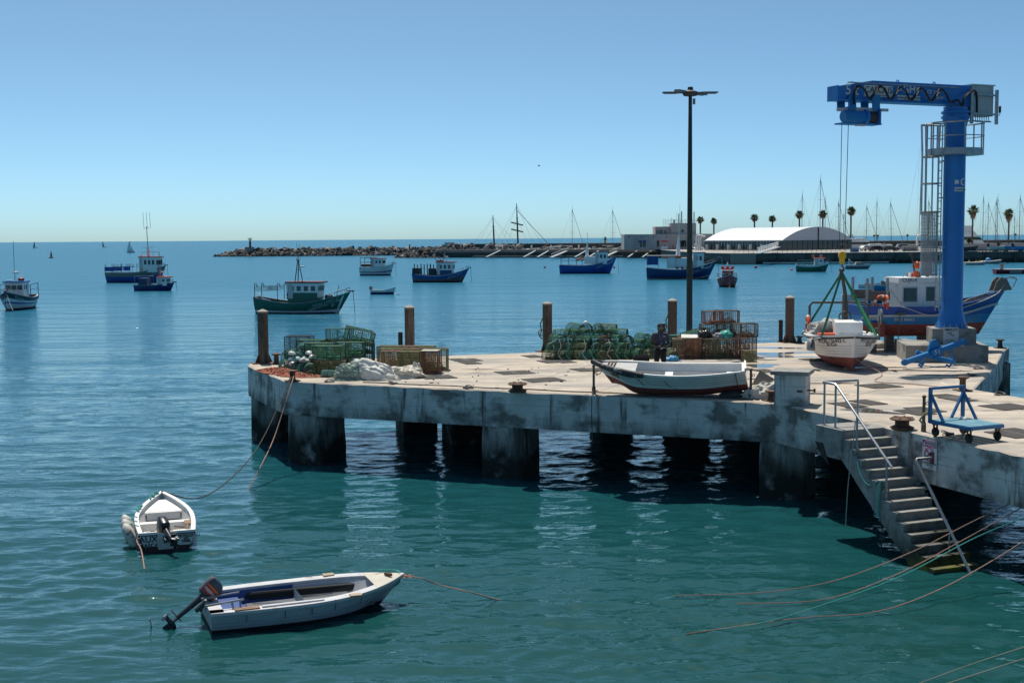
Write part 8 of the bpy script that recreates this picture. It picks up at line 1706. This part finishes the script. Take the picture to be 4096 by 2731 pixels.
t = thing('stair_hoops', 'white hooped pipes at the left end of the hall', 'pipes', (cor.x + f_.x * Lg - 2.2, cor.y + f_.y * Lg - 3, 2.85))
for k in range(3): part('hoop', MB().tube([(-.9 + .7 * k, 0, 0), (-.9 + .7 * k, 0, 4.2 - .2 * k), (-.6 + .7 * k, 0, 4.8 - .2 * k), (.6 + .7 * k, 0, 4.8 - .2 * k)], .28, 7), WHITE, t, True)
# quay platform
q0 = spot(2922, 1058, 0); qy = q0.y; qx1 = 190
mb = MB(); QW = mat('quay wall', (.10, .095, .088), .95, var=.25, vscale=.35, layers=[((.26, .245, .22), (.5, .5, 1.5), .6, .72, 6), ((.02, .022, .02), .8, .3, .5, 6, (.6, 1.6))], coord='World')
pts = [(q0.x, qy), (qx1, qy - 4), (qx1, qy + 190), (q0.x - 4, qy + 190), (q0.x - 6, qy + 20)]
mb.prism(pts, -2, 2.75, 0); qo = struct('quay', mb, QW, 'dark stone harbour quay in front of the hall')
mb = MB(); mb.prism([(p[0] - .2, p[1] - .3 if i < 2 else p[1]) for i, p in enumerate(pts)], 2.754, 2.86); struct('quay_paving', mb, QUAY, 'pale paving on top of the quay')
mb = MB(); mb.box((q0.x + 3.2, qy - .35, 1.2), (6.4, .5, 3.2)); part('corner_facing', mb, mat('pale quay corner', (.26, .235, .2), .9, var=.2), qo)
for i in range(24):
    x = q0.x + 12 + i * 7.5; mb = MB(); mb.box((x, qy - .28 - 4 * (x - q0.x) / (qx1 - q0.x), 1.3), (.5, .4, 2.6)); part('fender_pile', mb, mat('pile timber', (.06, .055, .05), .9), qo)
mb = MB(); mb.bar((q0.x + 8, qy - 1.2, .35), (q0.x + 40, qy - 1.8, .35), .6, .35); t = thing('floating_boom', 'pale floating boom along the foot of the quay wall', 'pontoon'); part('boom', mb, LGREY, t); [part('float', MB().box((q0.x + x_, qy - 1.25, .2), (1.5, .8, .3)), MGREY, t) for x_ in (12, 26)]
rl_ = thing('quay_railing', 'thin dark railing along the quay edge', 'railing')
for z in (3.4, 3.85): part('rail', MB().bar((q0.x + 1, qy + .6, z), (130, qy - 2, z), .06), DSTEEL, rl_)
for i in range(60): x = q0.x + 1 + (129 - q0.x) * i / 59; part('post', MB().bar((x, qy + .6 - 2.6 * i / 59, 2.85), (x, qy + .6 - 2.6 * i / 59, 3.87), .07), DSTEEL, rl_)
for (x0, x1, lab) in ((2778, 2845, 'white sloping gangway left of the quay corner'), (3030, 3095, 'white lattice gangway on the quay edge')):
    a, b = (at(x0, 990, 420), spot(x1, 1029, .6)) if x0 < 2900 else (spot(x0, 1014, 3.0), at(3112, 993, 330)); a.z, b.z = (3.6, .7) if x0 < 2900 else (3.0, 4.3); t = thing('gangway', lab, 'gangway', (0, 0, 0), 0, 'white gangways by the quay')
    part('walkway', MB().bar(a, b, 1.4, .15), LGREY, t)
    for sy in (-.6, .6):
        mb = MB(); off = Vector((0, sy, 0)); mb.bar(a + off + Vector((0, 0, 1.3)), b + off + Vector((0, 0, 1.3)), .12)
        for k in range(10): c = a.lerp(b, k / 9) + off; d_ = a.lerp(b, min(1, (k + 1) / 9)) + off; mb.bar(c, c + Vector((0, 0, 1.3)), .08); mb.bar(c, d_ + Vector((0, 0, 1.3)), .06)
        part('truss', mb, WHITE, t)
# ------------------------------------------------------------------ palms
FR = mat('palm frond', (.085, .115, .045), .8, var=.4, vscale=.6, layers=[((.16, .11, .05), .9, .58, .7)]); DRY = mat('dry palm frond', (.24, .16, .09), .9, var=.35, vscale=.6); TRK = mat('palm trunk', (.10, .075, .055), .95, var=.3, vscale=1)
def palm(px, ptop, Y, lab, beard=0, size=1.75, zb=2.9):
    c = at(px, 985, Y); zt = at(px, ptop, Y).z; q = random.Random(px); zc = zt - size * .75; t = thing('palm_tree', lab, 'palm tree', (c.x, Y, zb), 0, 'fan palms in the marina'); h = zc - zb
    mb = MB(); mb.tube([(0, 0, 0), (q.uniform(-.1, .1), 0, h * .5), (0, 0, h)], [.34, .26, .3], 8); part('trunk', mb, TRK, t, True)
    mb = MB()
    def fan(a, el, L, mi):
        d = Vector((math.cos(a) * math.cos(el), math.sin(a) * math.cos(el), math.sin(el))); side = Vector((-math.sin(a), math.cos(a), 0)); up = side.cross(d); base = Vector((0, 0, h)) + d * L * .42; n = 9
        mb.bar((0, 0, h), base, .06, mi=mi)
        for k in range(n):
            b = (k / (n - 1) - .5) * 2.3; dr = (d * math.cos(b) + side * math.sin(b)); tip = base + dr * L * .62 * (1 - .25 * abs(b)) - Vector((0, 0, .22 * L * (.3 + abs(b) * .5))); w_ = side * math.cos(b) * .09 - d * math.sin(b) * .09
            m_ = base.lerp(tip, .55) + up * .05; mb.add([base, m_ + w_, tip, m_ - w_], [(0, 1, 2, 3)], mi)
    for i in range(44): fan(q.random() * 6.28, q.uniform(-.25, 1.35), size * q.uniform(.85, 1.1), 0)
    for i in range(22): fan(q.random() * 6.28, q.uniform(-1.1, -.3), size * q.uniform(.7, .95), 1)
    part('crown', mb, [FR, DRY], t)
    if beard:
        mb = MB(); mb.lathe([(.35, h - beard), (.75, h - beard * .7), (1.0, h - beard * .25), (.6, h)], 10)
        for i in range(60): a = q.random() * 6.28; z = h - beard * q.random(); r = .55 + .5 * (1 - (h - z) / beard); mb.add([(r * math.cos(a), r * math.sin(a), z), (r * 1.15 * math.cos(a + .15), r * 1.15 * math.sin(a + .15), z - .2), (r * .9 * math.cos(a + .08), r * .9 * math.sin(a + .08), z - .9)], [(0, 1, 2)])
        part('dead_skirt', mb, DRY, t)
for px, pt_, Y, lab, bd, sz in ((2801, 866, 470, 'fan palm just right of the roof aerials', 0, 1.75), (2855, 872, 480, 'short fan palm left of the hall roof', 0, 1.7), (3017, 857, 450, 'fan palm above the left half of the hall roof', 0, 1.75), (3089, 861, 450, 'fan palm above the middle of the hall roof', 0, 1.75), (3196, 843, 440, 'brownish fan palm behind the dark mast over the hall', .8, 1.9), (3290, 841, 440, 'fan palm at the top of the hall gable', .8, 1.9), (3402, 828, 420, 'fan palm right of the crane ropes', .6, 1.95), (3889, 822, 400, 'fan palm with thick dead skirt just right of the crane', 2.6, 2.2), (4033, 836, 400, 'fan palm with dead skirt near the right edge', 2.4, 2.1)): palm(px, pt_, Y, lab, bd, sz)
palm(3876, 952, 395, 'small low palm at the foot of the bearded palm', 0, 1.1)
# ------------------------------------------------------------------ cars, boats and clutter on the quay
def car(px, Y, rz, lab, m, van=False, zb=2.87):
    c = at(px, 1000, Y); t = thing('parked_car', lab, 'car', (c.x, Y, zb), R(rz), 'cars parked on the quay'); L, W = 4.3, 1.75; hh = 1.9 if van else 1.45
    pr = [(-2.1, .35), (2.1, .35), (2.15, .7), (1.95, .92), (1.1, 1.0), (.55, hh), (-1.5, hh), (-2.05, 1.0), (-2.15, .75)] if not van else [(-2.2, .35), (2.2, .35), (2.2, .9), (1.5, 1.05), (1.0, hh), (-2.1, hh), (-2.2, .8)]
    M = Matrix.Rotation(R(90), 4, 'X'); part('body', MB().prism(pr, -W / 2, W / 2, M=M), m, t)
    wp = [(.95, 1.02), (.5, hh - .1), (-1.4, hh - .1), (-1.85, 1.02)]; part('side_windows', MB().prism(wp, -W / 2 - .01, W / 2 + .01, M=M), GLASS, t); part('windscreen', MB().add([(1.06, -.7, 1.02), (1.06, .7, 1.02), (.58, .65, hh - .06), (.58, -.65, hh - .06)], [(0, 1, 2, 3)]), GLASS, t)
    for x in (-1.3, 1.3):
        for y in (-.8, .8): wh_ = part('wheel', MB().lathe([(.12, -.1), (.32, -.1), (.32, .1), (.12, .1)], 12, (x, y, .32), axis='Y'), BLACK, t, True); part('rim', MB().lathe([(.18, -.11), (.18, .11)], 10, (x, y, .32), axis='Y'), LGREY, wh_)
    for y in (-.6, .6): part('headlight', MB().box((2.13, y, .75), (.06, .3, .14)), WHITE, t); part('tail_light', MB().box((-2.13, y, .8), (.06, .2, .2)), REDP, t)
car(3505, 345, 10, 'dark parked car left of the black car on the quay', mat('maroon car', (.05, .02, .025), .3)); car(3562, 342, 5, 'black parked car on the quay behind the hook', mat('black car', (.015, .016, .02), .25)); car(3606, 346, 170, 'pale parked van right of the black car', mat('silver car', (.4, .41, .42), .3), True); car(2790, 425, 0, 'pale parked car beside the harbour building', mat('silver car', (.4, .41, .42), .3)); car(3470, 350, 20, 'white parked car beside the blue bin', WHITE)
t = thing('blue_bin', 'blue rectangular bin at the quay edge by the hook', 'bin', (at(3418, 1005, 326).x, 326, 2.87)); part('body', MB().box((0, 0, .4), (2.0, 1.0, .8)), mat('bin blue', (.03, .13, .25), .6), t); part('lid', MB().box((0, 0, .83), (2.05, 1.05, .06)), mat('bin lid', (.05, .17, .3), .6), t)
t = thing('hoarding', 'pale hoarding with dark striped mural on the quay', 'wall', (at(3640, 1000, 335).x, 335, 2.87)); part('panel', MB().box((0, 0, .75), (4.2, .2, 1.5)), mat('pale hoarding', (.42, .38, .34), .8), t); 
for k in range(12): part('mural_stroke', MB().box((-1.8 + .3 * k, -.12, .5), (.12, .02, .6 + .3 * (k % 3)), 0), BT, t)
def cruiser(px, Y, L, lab, zb=1.4, big=False):
    c = at(px, 1000, Y); t = thing('motor_yacht', lab, 'motor yacht', (c.x, Y, zb), R(4), 'white motor yachts in the marina'); H = Hull(L, L * .3, (1.6, 1.7, 2.4), -.4, .85, .4, 2.2, .4, 1.0, 1.6); k = L / 12
    part('hull', H.shell([.3], 16), [NAVY, WHITE], t, True); part('deckhouse', MB().prism([(-4 * k, 1.6), (3.0 * k, 1.8), (1.2 * k, 3.4 * k), (-3.6 * k, 3.4 * k)], -1.5 * k, 1.5 * k, M=Matrix.Rotation(R(90), 4, 'X')), WHITE, t); part('window_band', MB().prism([(-3.4 * k, 2.35 * k), (2.2 * k, 2.35 * k), (1.5 * k, 2.95 * k), (-3.2 * k, 2.95 * k)], -1.53 * k, 1.53 * k, M=Matrix.Rotation(R(90), 4, 'X')), GLASS, t)
    part('flybridge', MB().prism([(-4.4 * k, 3.45 * k), (1.0 * k, 3.45 * k), (.6 * k, 4.0 * k), (-4.2 * k, 3.8 * k)], -1.3 * k, 1.3 * k, M=Matrix.Rotation(R(90), 4, 'X')), WHITE, t)
    if big: part('upper_deck', MB().prism([(-3 * k, 4.0 * k), (.5 * k, 4.0 * k), (0, 5.2 * k), (-2.6 * k, 5.2 * k)], -1.1 * k, 1.1 * k, M=Matrix.Rotation(R(90), 4, 'X')), WHITE, t); part('radar_mast', MB().tube([(-1.6 * k, 0, 5.2 * k), (-1.6 * k, 0, 7.4 * k)], [.5 * k, .2 * k], 6).bar((-2.2 * k, 0, 6.4 * k), (-1 * k, 0, 6.4 * k), .2), WHITE, t)
    else: part('radar_arch', MB().tube([(-2.5 * k, -1.2 * k, 3.6 * k), (-2.7 * k, -1.1 * k, 4.8 * k), (-2.7 * k, 1.1 * k, 4.8 * k), (-2.5 * k, 1.2 * k, 3.6 * k)], .12, 6), DSTEEL, t)
cruiser(3445, 400, 15, 'white motor yacht just right of the hall'); cruiser(3515, 395, 9, 'small white cruiser behind the dark parked cars', 1.6); cruiser(3875, 420, 20, 'big white motor yacht with radar mast behind the crane column', 1.5, True); cruiser(3560, 400, 8, 'low white motorboat with grey cover behind the black car', 1.5)
def drydinghy(px, Y, L, m, lab, tubes=False):
    c = at(px, 1000, Y); t = thing('trailer_boat', lab, 'boat', (c.x, Y, 3.35), R(5), 'boats stored on the quay'); H = Hull(L, 2.0, (.9, .85, 1.25), 0, .8, .4, 2.2, .4, .8, .8); part('hull', H.shell([.25], 14), [m, m], t, True); part('deck', H.deck(.1), LGREY, t); part('trailer', MB().box((0, 0, -.2), (L * .8, .9, .12)).lathe([(.3, -.8), (.3, .8)], 8, (-.4, 0, -.18), axis='Y'), DSTEEL, t)
    part('motor', MB().box((-L / 2 - .1, 0, 1.2), (.5, .45, .9)), BLACK, t)
drydinghy(3870, 300, 5.6, mat('black hypalon', (.03, .03, .035), .6), 'dark inflatable boat stored on the quay right of the crane'); drydinghy(3990, 308, 4.6, LGREY, 'grey inflatable boat stored on the quay'); drydinghy(4030, 312, 4.6, mat('blue cover', (.04, .2, .45), .6), 'boat under blue cover stored on the quay'); drydinghy(4088, 306, 4.6, mat('blue cover', (.04, .2, .45), .6), 'blue boat stored at the right end of the quay')
t = thing('quay_parapet', 'pale low wall behind the stored boats on the right quay', 'wall', (at(3995, 1000, 330).x, 330, 2.87)); part('panel', MB().box((0, 0, .9), (26, .4, 1.8)), mat('pale parapet', (.36, .345, .33), .9, var=.15), t); part('coping', MB().box((0, -.05, 1.86), (26.2, .6, .1)), QUAY, t)
t = thing('pale_pipe', 'pale curved vent pipe on the quay left of the crane', 'pipe', (at(3672, 990, 350).x, 350, 2.87)); part('pipe', MB().tube([(-.3, 0, 0), (-.3, 0, 3.6), (0, 0, 4.1), (3.0, 0, 4.2)], .3, 8), WHITE, t, True); part('collar', MB().lathe([(.42, 0), (.42, .3)], 10, (-.3, 0, 0)), LGREY, t)
bk_ = thing('bicycle_rack', 'row of dark bicycles parked on the right quay', 'bicycles', (at(3975, 1005, 303).x, 303, 2.87))
for k in range(10):
    x = -4 + .85 * k; part('bicycle', MB().tube([(x + .33 * math.cos(a), .1 * k % .3, .35 + .33 * math.sin(a)) for a in [j * .63 for j in range(10)]], .04, 4, closed=True).tube([(x + .9 + .33 * math.cos(a), .1, .35 + .33 * math.sin(a)) for a in [j * .63 for j in range(10)]], .04, 4, closed=True).bar((x, .1, .35), (x + .35, .1, .85), .05).bar((x + .35, .1, .85), (x + .9, .1, .35), .05).bar((x + .8, .1, .95), (x + .9, .1, .35), .05), DSTEEL, bk_)
for i in range(5):
    px = 2560 + i * 33; c = at(px, 988, 428); t = thing('person', f'{["first", "second", "third", "fourth", "fifth"][i]} tiny person from the left before the harbour building', 'person', (c.x, 428, 2.95), 0, 'people far off at the harbour building') if i in (3, 4) else None
    if t: 
        H_ = skin_mesh('body', [(0, 0, .9), (0, 0, 1.4), (0, 0, 1.7), (-.2, 0, 1.1), (.2, 0, 1.1), (-.12, 0, 0.02), (.12, .1, 0.02)], [(0, 1), (1, 2), (1, 3), (1, 4), (0, 5), (0, 6)], [.15, .15, .11, .05, .05, .07, .07], mat('red brown clothes', (.25, .08, .07), .8), t, 0, 1)
